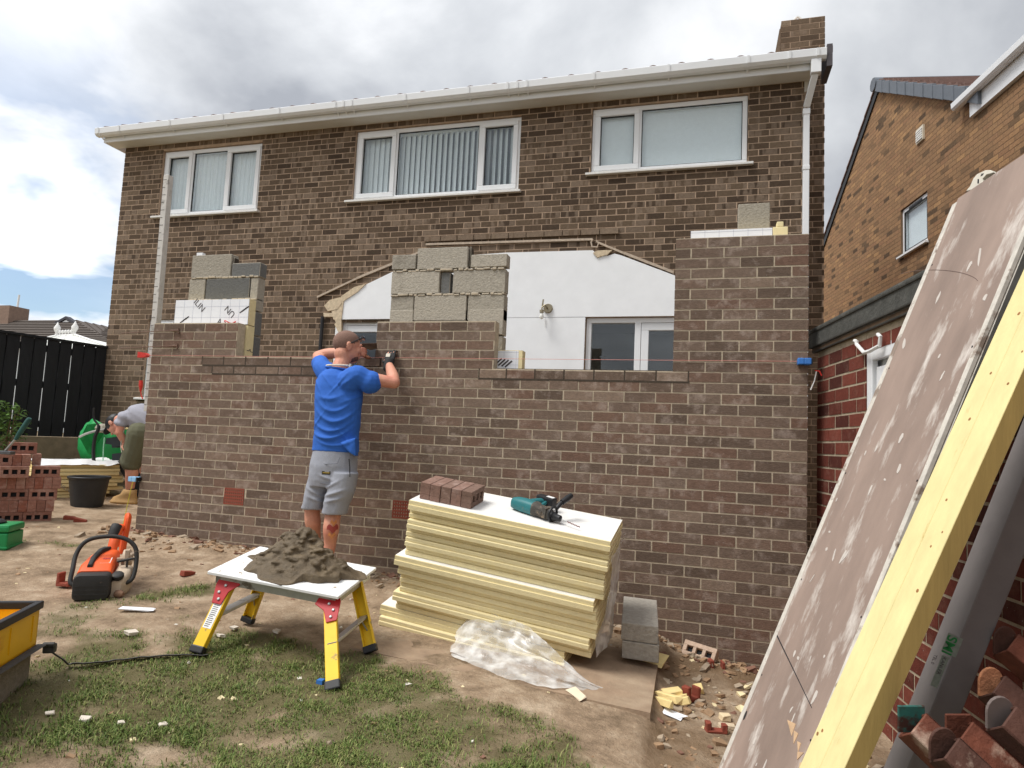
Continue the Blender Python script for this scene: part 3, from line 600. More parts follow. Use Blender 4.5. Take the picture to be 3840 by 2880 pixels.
mb = MB(); q0_, q1_ = DY(697, 684, HY-.04), DY(694, 770, HY-.04); mb.tube([q0_, (q0_.x-.005, HY-.04, 1.2)], .024, 8); mb.build('drainpipe', m_black, house, smooth=True)
# eaves, gutter, roof, chimney
YF = 2.575; XL, XR = -9.32, .500
mb = MB(); mb.box(XL, YF+.019, 5.525, HX1+.10, HY-.001, 5.537); mb.build('soffit', m_soffit, house)
mb = MB(); mb.box(XL, YF, 5.522, HX1+.10, YF+.018, 5.69); mb.box(XL, YF+.019, 5.522, XL+.018, HY+3, 5.62); mb.build('fascia', m_upvc, house)
mb = MB(); mb.box(HX1+.001, HY-.001, 5.40, HX1+.10, HY+.9, 5.523); mb.build('box_end', m_soffit, house)
gp = [(-.008, .105), (-.008, .01), (-.035, -.003), (-.085, .0), (-.112, .028), (-.118, .105), (-.112, .112), (-.106, .105), (-.10, .035), (-.082, .010), (-.035, .007), (-.016, .02), (-.016, .105)]
mb = MB(); mb.prism([(XL-.06, YF+a, 5.587+b_) for a, b_ in gp], (XR-XL+.06, 0, 0)); gut = mb.build('gutter', m_upvc, house)
go = [(a*1.07-.001, b_*1.05-.004) for a, b_ in gp[:6]]
for x in [-9.33, -8.95, -8.05, -7.15, -6.25, -5.40, -5.28, -5.16, -4.4, -3.55, -3.05, -2.93, -2.81, -2.0, -1.15, -.3, .12, .40]:
    mb = MB(); mb.prism([(x, YF+a, 5.587+b_) for a, b_ in [(-.008, .112)]+[(a, b_) for a, b_ in go]], (.028, 0, 0)); mb.obox((x, YF-.06, 5.605), (.02, 0, 0), (0, .055, -.045), (0, .006, .006)); mb.build('gutter_clip', m_upvc, gut)
mb = MB(); pd = [(.40, YF-.055, 5.58), (.40, YF-.055, 5.48), (.395, YF-.04, 5.45), (.34, HY-.07, 5.19), (.34, HY-.05, 5.12), (.34, HY-.05, 1.6)]
mb.box(.35, YF-.10, 5.44, .45, YF-.012, 5.59)
def sq(mb, pts, h):
    for i in range(len(pts)-1):
        a, b_ = V(pts[i]), V(pts[i+1]); d = (b_-a); s1_ = V((1, 0, 0)); s2_ = d.normalized().cross(s1_).normalized(); mb.obox(a-s1_*h-s2_*h, s1_*2*h, s2_*2*h, d)
sq(mb, pd[2:4], .034); sq(mb, pd[4:], .032); mb.box(.303, HY-.088, 5.10, .377, HY-.012, 5.17); mb.box(.304, HY-.087, 4.47, .376, HY-.013, 4.52)
mb.build('downpipe', m_upvc, house, bevel=.006)
mb = MB(); n = 420; pit = math.tan(R(24)); rows = []
for k, dy in enumerate((-.045, .3, .62, .95, 1.3, 1.65, 2.0, 3.0, 5.2)):
    rows.append([(XL-.03+(XR-XL+.10)*i/n, YF+dy, 5.712+.040*(.5+.5*math.sin(i*.2333*2.0))**2.2+pit*(dy+.045)) for i in range(n+1)])
vs = [p for q in rows for p in q]; fs = [(r_*(n+1)+i, r_*(n+1)+i+1, (r_+1)*(n+1)+i+1, (r_+1)*(n+1)+i) for r_ in range(len(rows)-1) for i in range(n)]
mb.add(vs, fs); low = [(p[0], p[1], 5.67) for p in rows[0]]; mb.add(rows[0]+low, [(n+1+i, n+2+i, i+1, i) for i in range(n)])
mb.box(XR+.005, YF-.09, 5.50, XR+.06, YF+.28, 5.745, 1); roof = mb.build('roof', [m_tile, M('verge_grey', S(84, 80, 84), .8)], house, smooth=True)
mb = MB(); CY = 3.68; cx0, cx1 = .165, .675
mb.box(cx0+.004, CY, 5.2, cx1-.004, CY+.9, 6.83, 1); mb.box(HX1+.001, CY, -.3, cx1-.004, CY+.9, 5.2, 1)
bricks(mb, (cx0, CY, 6.835-.075*14), (1, 0, 0), (0, -1, 0), cx1-cx0, .075*14, seed=21, tone=htone); bricks(mb, (HX1, CY, 6.835-.075*92), (1, 0, 0), (0, -1, 0), cx1-HX1, .075*78, seed=22, tone=htone)
mb.prism([(cx0, CY+.02, 6.80), (cx0-.13, CY+.02, 6.0), (cx0, CY+.02, 6.0)], (0, .88, 0), 0, .5)
for k in range(9):
    z = 6.04+.08*k; mb.obox((cx0-.12+.0125*k-.006, CY+.03, z), (.13, 0, 0), (0, .86, 0), (.01, 0, .066), 0)
mb.build('chimney_stack', [m_brickh, m_mortar_h], house)
q = SD(3000, 56, 8.9); mb = MB(); mb.tube([(.30+.14*i/12, CY+.1, 6.83+.09*math.sin(math.pi*i/12)) for i in range(13)], .016, 6); mb.build('flue_loop', m_white, house)
# wall lamp on the render
q = DY(1180, 668, HY-.03); t = thing('wall_light', 'brass wall light with bare bulb fixed on the white render', 'wall light', q)
mb = MB(); mb.lathe(q+V((.02, .005, .01)), [(.005, -.02), (.05, -.022), (.055, -.01), (.06, .004)], 16, ax=(0, 1, 0)); mb.tube([q+V((.015, -.02, .01)), q+V((0, -.09, .035)), q+V((-.03, -.10, .0)), q+V((-.03, -.10, -.03))], .01, 8); mb.obox(q+V((-.035, -.10, .02)), (.014, 0, .0), (0, .02, 0), (.01, .0, .08)); mb.build('bracket', M('aged_brass', S(150, 140, 118), .45, .2, 30, metal=.6), t, smooth=True)
mb = MB(); mb.lathe(q+V((-.03, -.10, -.06)), [(.026, .03), (.026, .0), (.018, -.005)], 12); mb.build('lamp_holder', M('aged_brass', None), t, smooth=True)
mb = MB(); mb.lathe(q+V((-.03, -.10, -.14)), [(.004, 0), (.02, .008), (.028, .03), (.022, .055), (.014, .075)], 12); mb.build('bulb', M('bulb_glass', S(236, 236, 230), .1, .02), t, smooth=True)
mb = MB(); mb.tube([q+V((-.01, -.005, -.11)), q+V((-.008, -.004, -.2))], .006, 5); mb.build('cable_stub', m_white, t)

# ------------------------------------------------------------------ garage on the right
gar = thing('brick_garage', 'flat roofed red brick garage with dark felt edged roof beside the new wall', 'garage', GP+GD*-1.5)
def GPt(s, z, off=0): return GP+GD*s+GN*off+V((0, 0, z))
dl = SN(3250, 1400); ds = (dl-GP).dot(GD)           # far jamb of the white door
SF = .55
mb = MB(); dw = .62; o_ = GPt(SF, -.06); LW = 7.5  # wall lengthened unseen past the camera to block sky light
hole = (SF-ds, SF-ds+dw, 1.0, 2.06)
bricks(mb, o_, -GD, -GN, LW, .085*25, course=.085, Lb=.232, joint=.013, holes=[hole], seed=31, dep=.003, jit=.0015)
for a, b_, z0_, z1_ in ((0, hole[0], -.3, 2.12), (hole[1], LW, -.3, 2.12), (hole[0], hole[1], 2.0, 2.12), (hole[0], hole[1], -.3, .94)): mb.obox(GPt(SF-a-.002, z0_), -GD*(b_-a-.004), GN*.2, (0, 0, z1_-z0_), 1)
mb.obox(GPt(SF, -.3, .2), GD*-.2, GN*3.0, (0, 0, 2.4), 1)
mb.build('garage_wall', [m_brickr, M('old_mortar', S(170, 156, 134), .95, .2, 20, .4, 60)], gar)
mb = MB(); mb.obox(GPt(SF+.06, 2.125, -.045), GD*-8, GN*.05, (0, 0, .115), 0); mb.obox(GPt(SF+.06, 2.225, -.055), GD*-8, GN*3.2, (0, 0, .03), 0); mb.obox(GPt(SF+.04, 2.09, -.03), GD*-8, GN*.03, (0, 0, .04), 1)
mb.build('roof_edge', [M('roof_felt', S(74, 74, 70), .95, .25, 12, .6, 40, S(104, 102, 96), 5, .55, .2), M('old_board', S(86, 68, 50), .9, .3, 9)], gar, bevel=.01)
mb = MB(); mb.obox(GPt(ds-.0, 1.99, .06), GD*-dw, GN*.04, (0, 0, -1.05), 0); d_ = mb.build('garage_window', m_upvc, gar)
mb = MB()
for a, b_, c, e_ in ((.0, .07, .94, 2.0), (dw-.07, dw, .94, 2.0), (.07, dw-.07, 1.92, 2.0), (.07, dw-.07, .94, 1.02)): mb.obox(GPt(ds-a, c, .0), GD*-(b_-a), GN*.035, (0, 0, e_-c))
for a, b_, c, e_ in ((.10, .16, 1.05, 1.88), (dw-.16, dw-.10, 1.05, 1.88), (.16, dw-.16, 1.82, 1.88), (.16, dw-.16, 1.05, 1.11)): mb.obox(GPt(ds-a, c, .012), GD*-(b_-a), GN*.03, (0, 0, e_-c))
mb.build('window_frame', m_upvc, d_, bevel=.006)
# broken conduit hanging over the door
q = [SN(a, b_, -.03) for a, b_ in ((3205, 1278), (3212, 1280), (3213, 1292), (3240, 1322), (3262, 1316), (3298, 1296), (3302, 1262), (3292, 1254))]
mb = MB(); mb.tube(q, .011, 7); o = mb.build('bent_conduit', m_white, smooth=True); tag(o, 'broken white conduit hanging bent above the garage door', 'conduit')

# ------------------------------------------------------------------ tan neighbour house
NP = V(CAM)+GN*5.25
def NB(px, py, off=0): return SN(px, py, off, NP)
def NS(p): return (p-NP).dot(GD)
nei = thing('brick_house', 'tan brick neighbour house with steep gable and small window', 'house', NP+GD*9+V((0, 0, -1.3)))
sa_, za_, sr_, s_near, s_far, WZ = 12.86, 8.5, 9.70, -3., 17.2, 1.0  # wing wall's unseen near length extended to cut light from the right
top_ = lambda s_: za_-.72*(s_-sa_) if s_ > sa_ else (za_-.605*(sa_-s_) if s_ > sr_ else 6.29)
ws0, ws1, wz0, wz1 = 12.03, 11.10, 4.89, 5.755
pz = lambda s_, z, off=0: NP+GD*s_+GN*off+V((0, 0, z-NP.z))
mb = MB(); nh = (s_far-ws0, s_far-ws1, wz0-WZ, wz1-WZ)
bricks(mb, pz(s_far, WZ), -GD, -GN, s_far-s_near, .075*101, holes=[nh], seed=41, keep=lambda u, v: WZ+v+.03 < top_(s_far-u) and (s_far-u > 7.5 or WZ+v > 99), dep=.002, jit=.0005)
def nslab(pts): mb.prism([pz(*p) for p in pts], GN*.25, 1)
nslab([(s_far, -.5), (s_far, top_(s_far)), (sa_, za_), (ws0, top_(ws0)), (ws0, -.5)]); nslab([(ws1, -.5), (ws1, top_(ws1)), (sr_+.001, top_(sr_+.001)), (sr_, 6.29), (s_near, 6.29), (s_near, -.5)])
nslab([(ws0, wz1), (ws0, top_(ws0)), (ws1, top_(ws1)), (ws1, wz1)]); nslab([(ws0, -.5), (ws0, wz0), (ws1, wz0), (ws1, -.5)])
mb.build('house_wall', [m_brickt, M('mortar_tan', S(118, 96, 74), .95, .2, 20)], nei)
mb = MB(); m_slate = M('slate_grey', S(98, 104, 112), .55, .1, 12); th = .06
# verge: dark board down the far slope, grey dry verge caps up the near slope
mb.prism([pz(s_far, top_(s_far)-.10, -.03), pz(sa_, za_-.10, -.03), pz(sa_, za_+.06, -.03), pz(s_far, top_(s_far)+.06, -.03)], GN*.06); mb.build('verge_board', m_black, nei)
mb = MB()
for a, b_ in ((sa_, s_far), (sa_, sr_-.5)):
    za, zb = za_+.075, (top_(b_) if b_ > sa_ else za_-.605*(sa_-b_))+.075
    n = 14
    for i in range(n):
        f0, f1 = i/n, (i+1)/n; p0, p1 = a+(b_-a)*f0, a+(b_-a)*f1; q0_, q1_ = za+(zb-za)*f0, za+(zb-za)*f1
        mb.prism([pz(p0, q0_, -.05), pz(p1, q1_+.025, -.05), pz(p1, q1_+.06, -.05), pz(p0, q0_+.035, -.05)], GN*4.5)
for i in range(16): mb.tube([pz(sr_+.1+.19*i, top_(sr_+.1+.19*i)+.10, -.02), pz(sr_+.1+.19*i, top_(sr_+.1+.19*i)+.10, 3)], .05, 6)
nroof = mb.build('roof', m_tile, nei)
for i in range(11):
    s0_ = sa_-.02-.305*i; s1_ = s0_-.325; z0_, z1_ = top_(s0_)+.09, za_-.605*(sa_-s1_)+.115
    mb = MB(); mb.prism([pz(s0_, z0_, -.10-.004*(i % 2)), pz(s1_, z1_, -.115), pz(s1_, z1_-.25, -.115), pz(s0_, z0_-.22, -.10-.004*(i % 2))], GN*.11); mb.build('verge_cap', m_slate, nroof, bevel=.008)
mb = MB(); mb.tube([pz(sa_+.03, za_+.02, -.12), pz(sa_+.03, za_+.02, 2)], .13, 10); mb.build('ridge_cap', m_slate, nroof, smooth=True)
# window
mb = MB()
def pf(mb, a0, a1, z0, z1, off, dp, t):
    for p in ((a0, a0-t, z0, z1), (a1+t, a1, z0, z1), (a0-t, a1+t, z0, z0+t), (a0-t, a1+t, z1-t, z1)): mb.obox(pz(p[0], p[2], off), GD*(p[1]-p[0]), GN*dp, (0, 0, p[3]-p[2]))
pf(mb, ws0-.01, ws1+.01, wz0+.01, wz1-.04, .03, .06, .06); wn = mb.build('window', m_upvc, nei)
mb = MB(); mb.obox(pz(ws0-.07, wz0+.07, .06), GD*(ws1-ws0+.14), GN*.006, (0, 0, wz1-wz0-.17)); mb.build('pane', m_glass, wn)
mb = MB(); mb.obox(pz(ws0-.02, wz0+.03, .10), GD*(ws1-ws0+.04), GN*.01, (0, 0, wz1-wz0-.10)); mb.build('blind', m_blind, wn)
mb = MB(); pf(mb, ws0-.068, ws1+.068, wz0+.068, wz1-.098, .028, .02, .014); mb.obox(pz(ws0-.25, wz1-.10, .02), GD*-.45, GN*.02, (0, 0, .035)); mb.build('gasket', m_black, wn)
mb = MB(); mb.obox(pz(ws0+.05, wz0-.03, -.06), GD*(ws1-ws0-.08), GN*.14, (0, 0, .03)); mb.build('sill', m_upvc, wn)
# vent and eaves of the nearer wing
mb = MB(); mb.obox(pz(11.40, 6.62, -.03), GD*-.24, GN*.03, (0, 0, .25)); vt = mb.build('vent', M('cream_plastic', S(206, 196, 176), .6, .05), nei)
mb = MB()
for k in range(5): mb.obox(pz(11.38, 6.65+.04*k, -.045), GD*-.20, GN*.014, (0, 0, .02))
mb.build('louvre', m_white, vt)
mb = MB(); mb.obox(pz(9.76, 6.27, -.06), GD*-12, GN*.06, (0, 0, .30)); mb.build('fascia', m_upvc, nei)
mb = MB(); mb.prism([pz(10.02, 6.50+b_, -.062+a) for a, b_ in gp], GD*-12); mb.build('gutter', m_upvc, nei)
mb = MB(); mb.obox(pz(9.7, 6.56, -.10), GD*-12, GN*3+V((0, 0, 1.7)), (0, 0, .06)); mb.build('wing_roof', m_tile, nei)

# ------------------------------------------------------------------ left boundary: fence, gravel boards, far bungalow
FX0, FY0, FX1, FY1 = -9.12, 2.79, -9.39, 1.20
fd = V((FX1-FX0, FY1-FY0, 0)).normalized(); fn = V((fd.y, -fd.x, 0)); fn = fn if fn.x > 0 else -fn
fence = thing('garden_fence', 'black stained vertical board fence beside the left house corner', 'fence', (FX0, FY0, .8)); m_fence = M('black_stain', S(26, 27, 31), .75, .25, 14, .2, 60, stretch=(1, 1, .15))
FP = V((FX0, FY0, 0)); FT, FB = 2.50, 1.16
mb = MB(); i = 0
while i*.165 < 4.6:
    o_ = FP+fd*(.005+.165*i); dz = random.uniform(-.006, .006); mb.obox(o_+V((0, 0, FB)), fd*.148, fn*.018, (0, 0, FT-.03-FB+dz))
    if i not in (2, 4, 6, 8, 9): mb.obox(o_+fd*.11-fn*.075+V((0, 0, FB)), fd*.10, fn*.018, (0, 0, FT-.04-FB))
    i += 1
mb.build('panel', m_fence, fence)
mb = MB()
for z in (FB+.12, (FB+FT)/2-.02, FT-.2): mb.obox(FP-fn*.055+V((0, 0, z)), fd*4.6, fn*.052, (0, 0, .09))
mb.build('rail', m_fence, fence); mb = MB(); mb.obox(FP-fn*.06+V((0, 0, FT-.03)), fd*4.6, fn*.10, (0, 0, .03)); mb.build('capping', m_fence, fence)
for k in (0.0, 1.83, 3.66): mb = MB(); mb.obox(FP-fn*.16+fd*k+V((0, 0, .3)), fd*.09, fn*.09, (0, 0, 2.15)); mb.build('post', m_fence, fence)
mb = MB(); mb.obox(FP-fn*.03+V((0, 0, .5)), fd*4.8, fn*.05, (0, 0, FB-.5-.005)); o = mb.build('gravel_board', M('gravel_board', S(136, 122, 100), .9, .2, 8, .3, 40, S(100, 92, 78), 3, .55, .2)); tag(o, 'low brown concrete gravel board wall under the black fence', 'low wall')
# bungalow far behind
bung = thing('bungalow', 'distant bungalow with brown tiled roof and chimney beyond the black fence', 'bungalow', (-30, 26, 1))
YB = 22.; rd_ = lambda a, b: DY(a, b, YB); m_rt = M('brown_tiles', S(96, 88, 82), .9, .12, 3, stretch=(1, 1, 7))
def rib(mb, A, B, Cc, D_, n=16, m=0):
    A, B, Cc, D_ = V(A), V(B), V(Cc), V(D_)
    for i in range(n):
        a0, a1 = A.lerp(D_, i/n), A.lerp(D_, (i+1)/n); b0, b1 = B.lerp(Cc, i/n), B.lerp(Cc, (i+1)/n); up = (B-A).cross(D_-A).normalized()*.05; up = up if up.z > 0 else -up
        mb.prism([a0+up, b0+up, b1, a1], -up*2, m)
R0, R1 = rd_(-60, 694), rd_(158, 691); E0, E1 = DY(-90, 760, YB-3.6), DY(40, 765, YB-3.6)
mb = MB(); zr = R1.z; ze = zr-2.0
rib(mb, (R0.x-8, YB-3.4, ze), (E1.x+6.0, YB-3.4, ze), (R1.x, YB, zr), (R0.x-8, YB, zr)); rr = rd_(168, 708); G1 = V((R1.x, YB, zr))
rib(mb, (R1.x-4.4, YB-2.2, zr-1.9), (R1.x, YB+.2, zr), (R1.x+.3, YB+6, zr), (R1.x-4.4, YB+6, zr-1.9), 12); rib(mb, (R1.x, YB+.2, zr), (R1.x+2.7, YB-.6, zr-1.25), (R1.x+2.7, YB+6, zr-1.25), (R1.x+.3, YB+6, zr), 12)
zq = DY(225, 707, YB+2).z; rib(mb, (R1.x-2, YB-2.2, zq-1.7), (R1.x+14, YB-2.2, zq-1.7), (R1.x+14, YB+2, zq), (R1.x-2, YB+2, zq), 14)
rf = mb.build('roof', m_rt, bung)
mb = MB(); mb.box(R0.x-8, YB-2.8, -.2, R1.x+14, YB+5, ze+.1); mb.build('wall', M('pale_brick', S(150, 122, 100), .9, .1, 3), bung)
p = [rd_(92, 728), rd_(158, 692), rd_(186, 712)]; mb = MB()
for a, b_ in ((p[0], p[1]), (p[1], p[2])): mb.obox(a+V((0, -.4, -.05)), b_-a, (0, .2, 0), (0, 0, -.30)); mb.obox(a+V((0, -.45, .0)), b_-a, (0, .3, 0), (0, 0, .14), 1)
mb.prism([(p[0]+V((1.2, 0, -.1))), p[1]+V((0, 0, -.4)), p[2]+V((-.3, 0, -.3))], (0, -.15, 0), 2)
mb.build('gable_trim', [m_upvc, M('dark_verge', S(70, 70, 76), .8), m_rt], bung)
c0, c1 = rd_(9, 664), rd_(33, 694); mb = MB(); mb.box(c0.x, YB-.5, zr-1, c1.x+.15, YB+.6, c0.z); mb.build('chimney', M('chimney_brick', S(134, 112, 98), .9, .15, 6), rf)
c0, c1 = rd_(41.5, 637), rd_(40, 690); mb = MB(); mb.tube([c0, (c0.x-.1, c0.y, zr-1)], .05, 6); o = mb.build('aerial_pole', m_white); tag(o, 'thin white aerial pole beside the bungalow chimney', 'aerial')
# white conservatory roof in front of it
con = thing('conservatory', 'white conservatory with crested ridge showing above the black fence', 'conservatory', (-22, 12, .8)); yc = 13.
r0, r1 = DY(122, 726, yc), DY(160, 724, yc); l0, l1 = DY(60, 765, yc-1.9), DY(212, 750, yc-1.2)
mb = MB(); bx0, bx1 = DY(75, 760, yc-1.8).x-1.0, DY(232, 752, yc-1.8).x+.15; zb_ = DY(232, 752, yc-1.8).z
for q in ([(bx0, yc-1.8, zb_), (bx1, yc-1.8, zb_), (r1.x, yc, r1.z), (r0.x, yc, r0.z)], [(bx1, yc-1.8, zb_), (bx1, yc+1.8, zb_), (r1.x, yc, r1.z)], [(bx0, yc+1.8, zb_), (bx0, yc-1.8, zb_), (r0.x, yc, r0.z)]): mb.prism(q, (0, 0, -.04))
cr = mb.build('roof', M('polycarbonate', S(226, 228, 220), .4, .04, 4), con)
mb = MB(); mb.tube([r0, r1], .05, 6)
for f in np.linspace(0, 1, 7): mb.ball(r0.lerp(r1, f)+V((0, 0, .14)), (.05, .05, .07), 8, 5); mb.tube([r0.lerp(r1, f), r0.lerp(r1, f)+V((0, 0, .1))], .02, 5)
for p in (r0, r1): mb.lathe(p, [(.06, 0), (.05, .12), (.10, .2), (.11, .3), (.04, .42), (.01, .5)], 10)
for a in ((bx0, yc-1.8, zb_), (bx1, yc-1.8, zb_)): mb.tube([V(a)+V((0, 0, .03)), (r0 if a[0] == bx0 else r1)+V((0, 0, .03))], .035, 6)
for f in (.25, .5, .75): mb.tube([V((bx0+(bx1-bx0)*f, yc-1.8, zb_+.02)), r0.lerp(r1, f)+V((0, 0, .02))], .025, 5)
mb.build('ridge_crest', m_white, cr, smooth=True)
mb = MB(); mb.box(bx0+.1, yc-1.7, 0, bx1-.1, yc+1.8, zb_-.02); mb.build('glazed_wall', M('conservatory_wall', S(200, 206, 208), .3, .05), con)

# ------------------------------------------------------------------ stack of insulation boards
TLp, TRp, BRp = SY(1532.6, 1874.8, -1.13), SY(2292, 2032.7, -1.13), SY(2231.7, 2552.8, -1.13); BK = SY(2350.5, 1950, -.64)
ux = (TRp-TLp); LEN = ux.length; ux = ux.normalized(); uy = BK-TRp; DEP = uy.length; uy = (uy-ux*uy.dot(ux)).normalized(); uz = ux.cross(uy); uz = uz if uz.z > 0 else -uz
NBD = 14; Ht = (TLp-BRp).dot(uz); th = Ht/NBD
ordn = ['bottom', 'second', 'third', 'fourth', 'fifth', 'sixth', 'seventh', 'eighth', 'ninth', 'tenth', 'eleventh', 'twelfth', 'thirteenth', 'top']
sh = [-.16, -.19, .0, -.035, .02, .012, -.015, -.06, .02, .01, -.005, .015, .0, .0]; shy = [-.01, .02, .03, .0, .025, .02, 0, -.02, .03, .015, .03, .0, .03, .0]
lsh = [-.25, -.17, .03, .02, .0, .005, .01, .0, .01, 0, -.015, .01, 0, 0]
for _ in range(30):                      # real height of the stack: its near foot stands where the photo shows it
    p_ = TRp-uz*Ht-ux*.03-V(CAM); zd_ = p_.dot(V(CF)); Ht += .0012*(2552.8-(1440-FPX*p_.dot(V(CU))/zd_))
th = Ht/NBD; base0 = TRp-uz*Ht
for i in range(NBD):
    # a straight stack that creeps left toward its foot, as in the photo
    f = 1-i/(NBD-1); c0 = base0+uz*(th*i)+ux*(-LEN)+uy*shy[i]+ux*(sh[i]*.5-.035*f)
    ln = LEN+(.0 if i > 1 else -.05)
    o_ = c0; mb = MB(); hth = th-.0015; rr = random.uniform(.2, .8)
    a = o_; e1 = ux*ln; e2 = uy*DEP
    mb.obox(a, e1, e2, uz*(hth*.52), 0, rr); mb.obox(a+uz*hth*.52+uy*.006, e1-ux*.004, e2-uy*.012, uz*(hth*.48-.0012), 0, rr)     # rebated edge
    if i in (1, 7, 13): mb.obox(a+uz*(hth-.0012)+uy*.012, e1-ux*.004, e2-uy*.024, uz*.0012, 1)
    mm_ = M('dusty_foil', S(226, 224, 220), .6, .05, 12, .1, 40, S(206, 184, 168), 4, .60, .2)
    o = mb.build('insulation_board', [m_foam, mm_], loc=c0, bevel=.004)
    tag(o, {0: 'bottom yellow foam board of the big stack, jutting out left', 13: 'top yellow foam board of the big stack carrying bricks and a drill'}.get(i, f'{ordn[i]} yellow foam board from the bottom of the big stack'), 'foam board', 'yellow foam boards in the big stack')
ST = lambda u, v, h=0: TRp+ux*(u-LEN)+uy*v+uz*h      # place on top of the stack
# five bricks on the stack
def brick_mesh(mb, o, a, b, c, holes=True, m=0, tex=None):
    """a: length dir (.215), b: bed depth dir (.1025), c: height dir (.065); three slots run through along c"""
    o, a, b, c = V(o), V(a), V(b), V(c); r = random.random()
    L_, B_ = a.length, b.length; an, bn = a.normalized(), b.normalized()
    xs = [0, .025, .065, .087, .128, .150, .190, .215]; xs = [x*L_/.215 for x in xs]; y0, y1 = B_*.30, B_*.70
    mb.obox(o, a, bn*y0, c, m, r); mb.obox(o+bn*y1, a, b-bn*y1, c, m, r)
    for i in range(0, 7, 2): mb.obox(o+an*xs[i]+bn*y0, an*(xs[i+1]-xs[i]), bn*(y1-y0), c, m, r)
    mb.obox(o+an*xs[1]+bn*y0+c*.45, an*(xs[6]-xs[1]), bn*(y1-y0), c*.1, 1, r)
m_loose = brick_mat('brick_loose', [(0, S(124, 88, 76)), (.4, S(144, 100, 86)), (.7, S(152, 112, 98)), (1, S(136, 84, 68))], S(184, 158, 146), .6)
def LB(o, a, b, c, label, group=None, name='brick', mat=None):
    mb = MB(); brick_mesh(mb, o, a, b, c); ob = mb.build(name, [mat or m_loose, m_dark], loc=V(o)+(V(a)+V(b))/2, bevel=.002); tag(ob, label, 'brick', group); return ob
m_loose2 = brick_mat('brick_loose_brown', [(0, S(112, 90, 80)), (.5, S(124, 100, 88)), (1, S(136, 106, 94))], S(184, 160, 150), .6)
# row of bricks on edge: holes face right
bu = SY(1555, 1885, -1.05)
b0 = ST(.035, .075); lay = ['leftmost', 'second from left', 'middle', 'fourth from left', 'rightmost']
rw = ux*.96+uy*-.02; rw = rw.normalized(); rv = uz.cross(rw)
for i in range(5):
    w_ = [.065, .066, .065, .066, .066][i]
    o_ = b0+rw*(.0685*i)*1.0+rv*(random.uniform(-.004, .004)+.0*i)
    LB(o_, rv*.215, uz*.1025, rw*.065, f'{lay[i]} of five bricks on edge on the foam stack', 'bricks on the foam stack', mat=m_loose2)
# cordless drill lying on its side on top
dp = [SY(px, py, -.93) for px, py in ((1945, 1905), (2110, 1955))]
c = ST(.735, .20, .0); dx_ = (ux*.93-uy*.36).normalized(); dy_ = uz.cross(dx_).normalized()
drill = thing('hammer_drill', 'teal cordless hammer drill with thin bit lying on the foam stack', 'drill', c)
m_teal = M('teal_plastic', S(38, 108, 112), .5, .15, 20, col2=S(120, 110, 96), s2=18, thr=.6); m_dg = M('dusty_grey', S(72, 68, 62), .7, .25, 26, col2=S(130, 112, 92), s2=16, thr=.52)
def dpt(x, y, z): return c+dx_*x+dy_*y+uz*z
def ring(x, hw, hh, cy, cz, n=16, sq_=.75):
    out_ = []
    for j in range(n):
        a = 2*math.pi*j/n; ca_, sa2 = math.cos(a), math.sin(a); out_.append(dpt(x, cy+hw*math.copysign(abs(ca_)**sq_, ca_), cz+hh*math.copysign(abs(sa2)**sq_, sa2)))
    return out_
mb = MB(); mb.loft([ring(-.17, .012, .020, .0, .035), ring(-.165, .03, .032, .0, .038), ring(-.14, .042, .038, 0, .041), ring(-.08, .046, .042, 0, .043), ring(-.02, .044, .042, 0, .043), ring(.0, .042, .040, 0, .042)]); mb.build('motor_body', m_teal, drill, smooth=True)
mb = MB(); mb.loft([ring(-.004, .045, .043, 0, .043), ring(.015, .045, .043, 0, .043), ring(.03, .036, .036, 0, .04), ring(.09, .034, .034, 0, .038), ring(.115, .030, .030, 0, .036)]); mb.obox(dpt(.03, -.041, .03), dx_*.04, dy_*.01, uz*.02); mb.obox(dpt(.075, -.037, .015), dx_*.025, dy_*.07, uz*.06); mb.build('gear_housing', m_dg, drill, smooth=True)
mb = MB(); mb.loft([ring(.113, .027, .027, 0, .034, 16, 1), ring(.15, .025, .025, 0, .032, 16, 1), ring(.155, .021, .021, 0, .032, 16, 1), ring(.185, .019, .019, 0, .032, 16, 1), ring(.19, .012, .012, 0, .032, 16, 1)]); mb.build('chuck', m_black, drill, smooth=True)
mb = MB(); mb.tube([dpt(.185, 0, .032), dpt(.235, 0, .028)], .0028, 6, 0); 
for k in range(22): mb.ball(dpt(.235+.004*k, .0012*math.sin(k*1.3), .028-.0003*k+.0012*math.cos(k*1.3)), .0033, 6, 4, 1)
mb.build('drill_bit', [m_alu, M('bit_steel', S(120, 84, 84), .4, .1, metal=.4)], drill)
mb = MB(); mb.loft([[dpt(-.10+.02*math.cos(a)*1.1, .035, .045+.02*math.sin(a)) for a in np.linspace(0, 2*math.pi, 13)[:-1]], [dpt(-.085+.02*math.cos(a)*1.1, .09, .05+.019*math.sin(a)) for a in np.linspace(0, 2*math.pi, 13)[:-1]], [dpt(-.06+.022*math.cos(a)*1.2, .15, .05+.02*math.sin(a)) for a in np.linspace(0, 2*math.pi, 13)[:-1]]]); mb.tube([dpt(-.005, .035, .045), dpt(-.01, .09, .05), dpt(-.03, .15, .05)], .012, 8); mb.build('handle', m_teal, drill, smooth=True)
mb = MB(); mb.obox(dpt(-.105, .145, .018), dx_*.125, dy_*.055, uz*.066); mb.build('battery', m_black, drill, bevel=.008)
mb = MB(); mb.obox(dpt(-.04, .16, .0845), dx_*.05, dy_*.03, uz*.001); mb.build('label', m_white, drill)
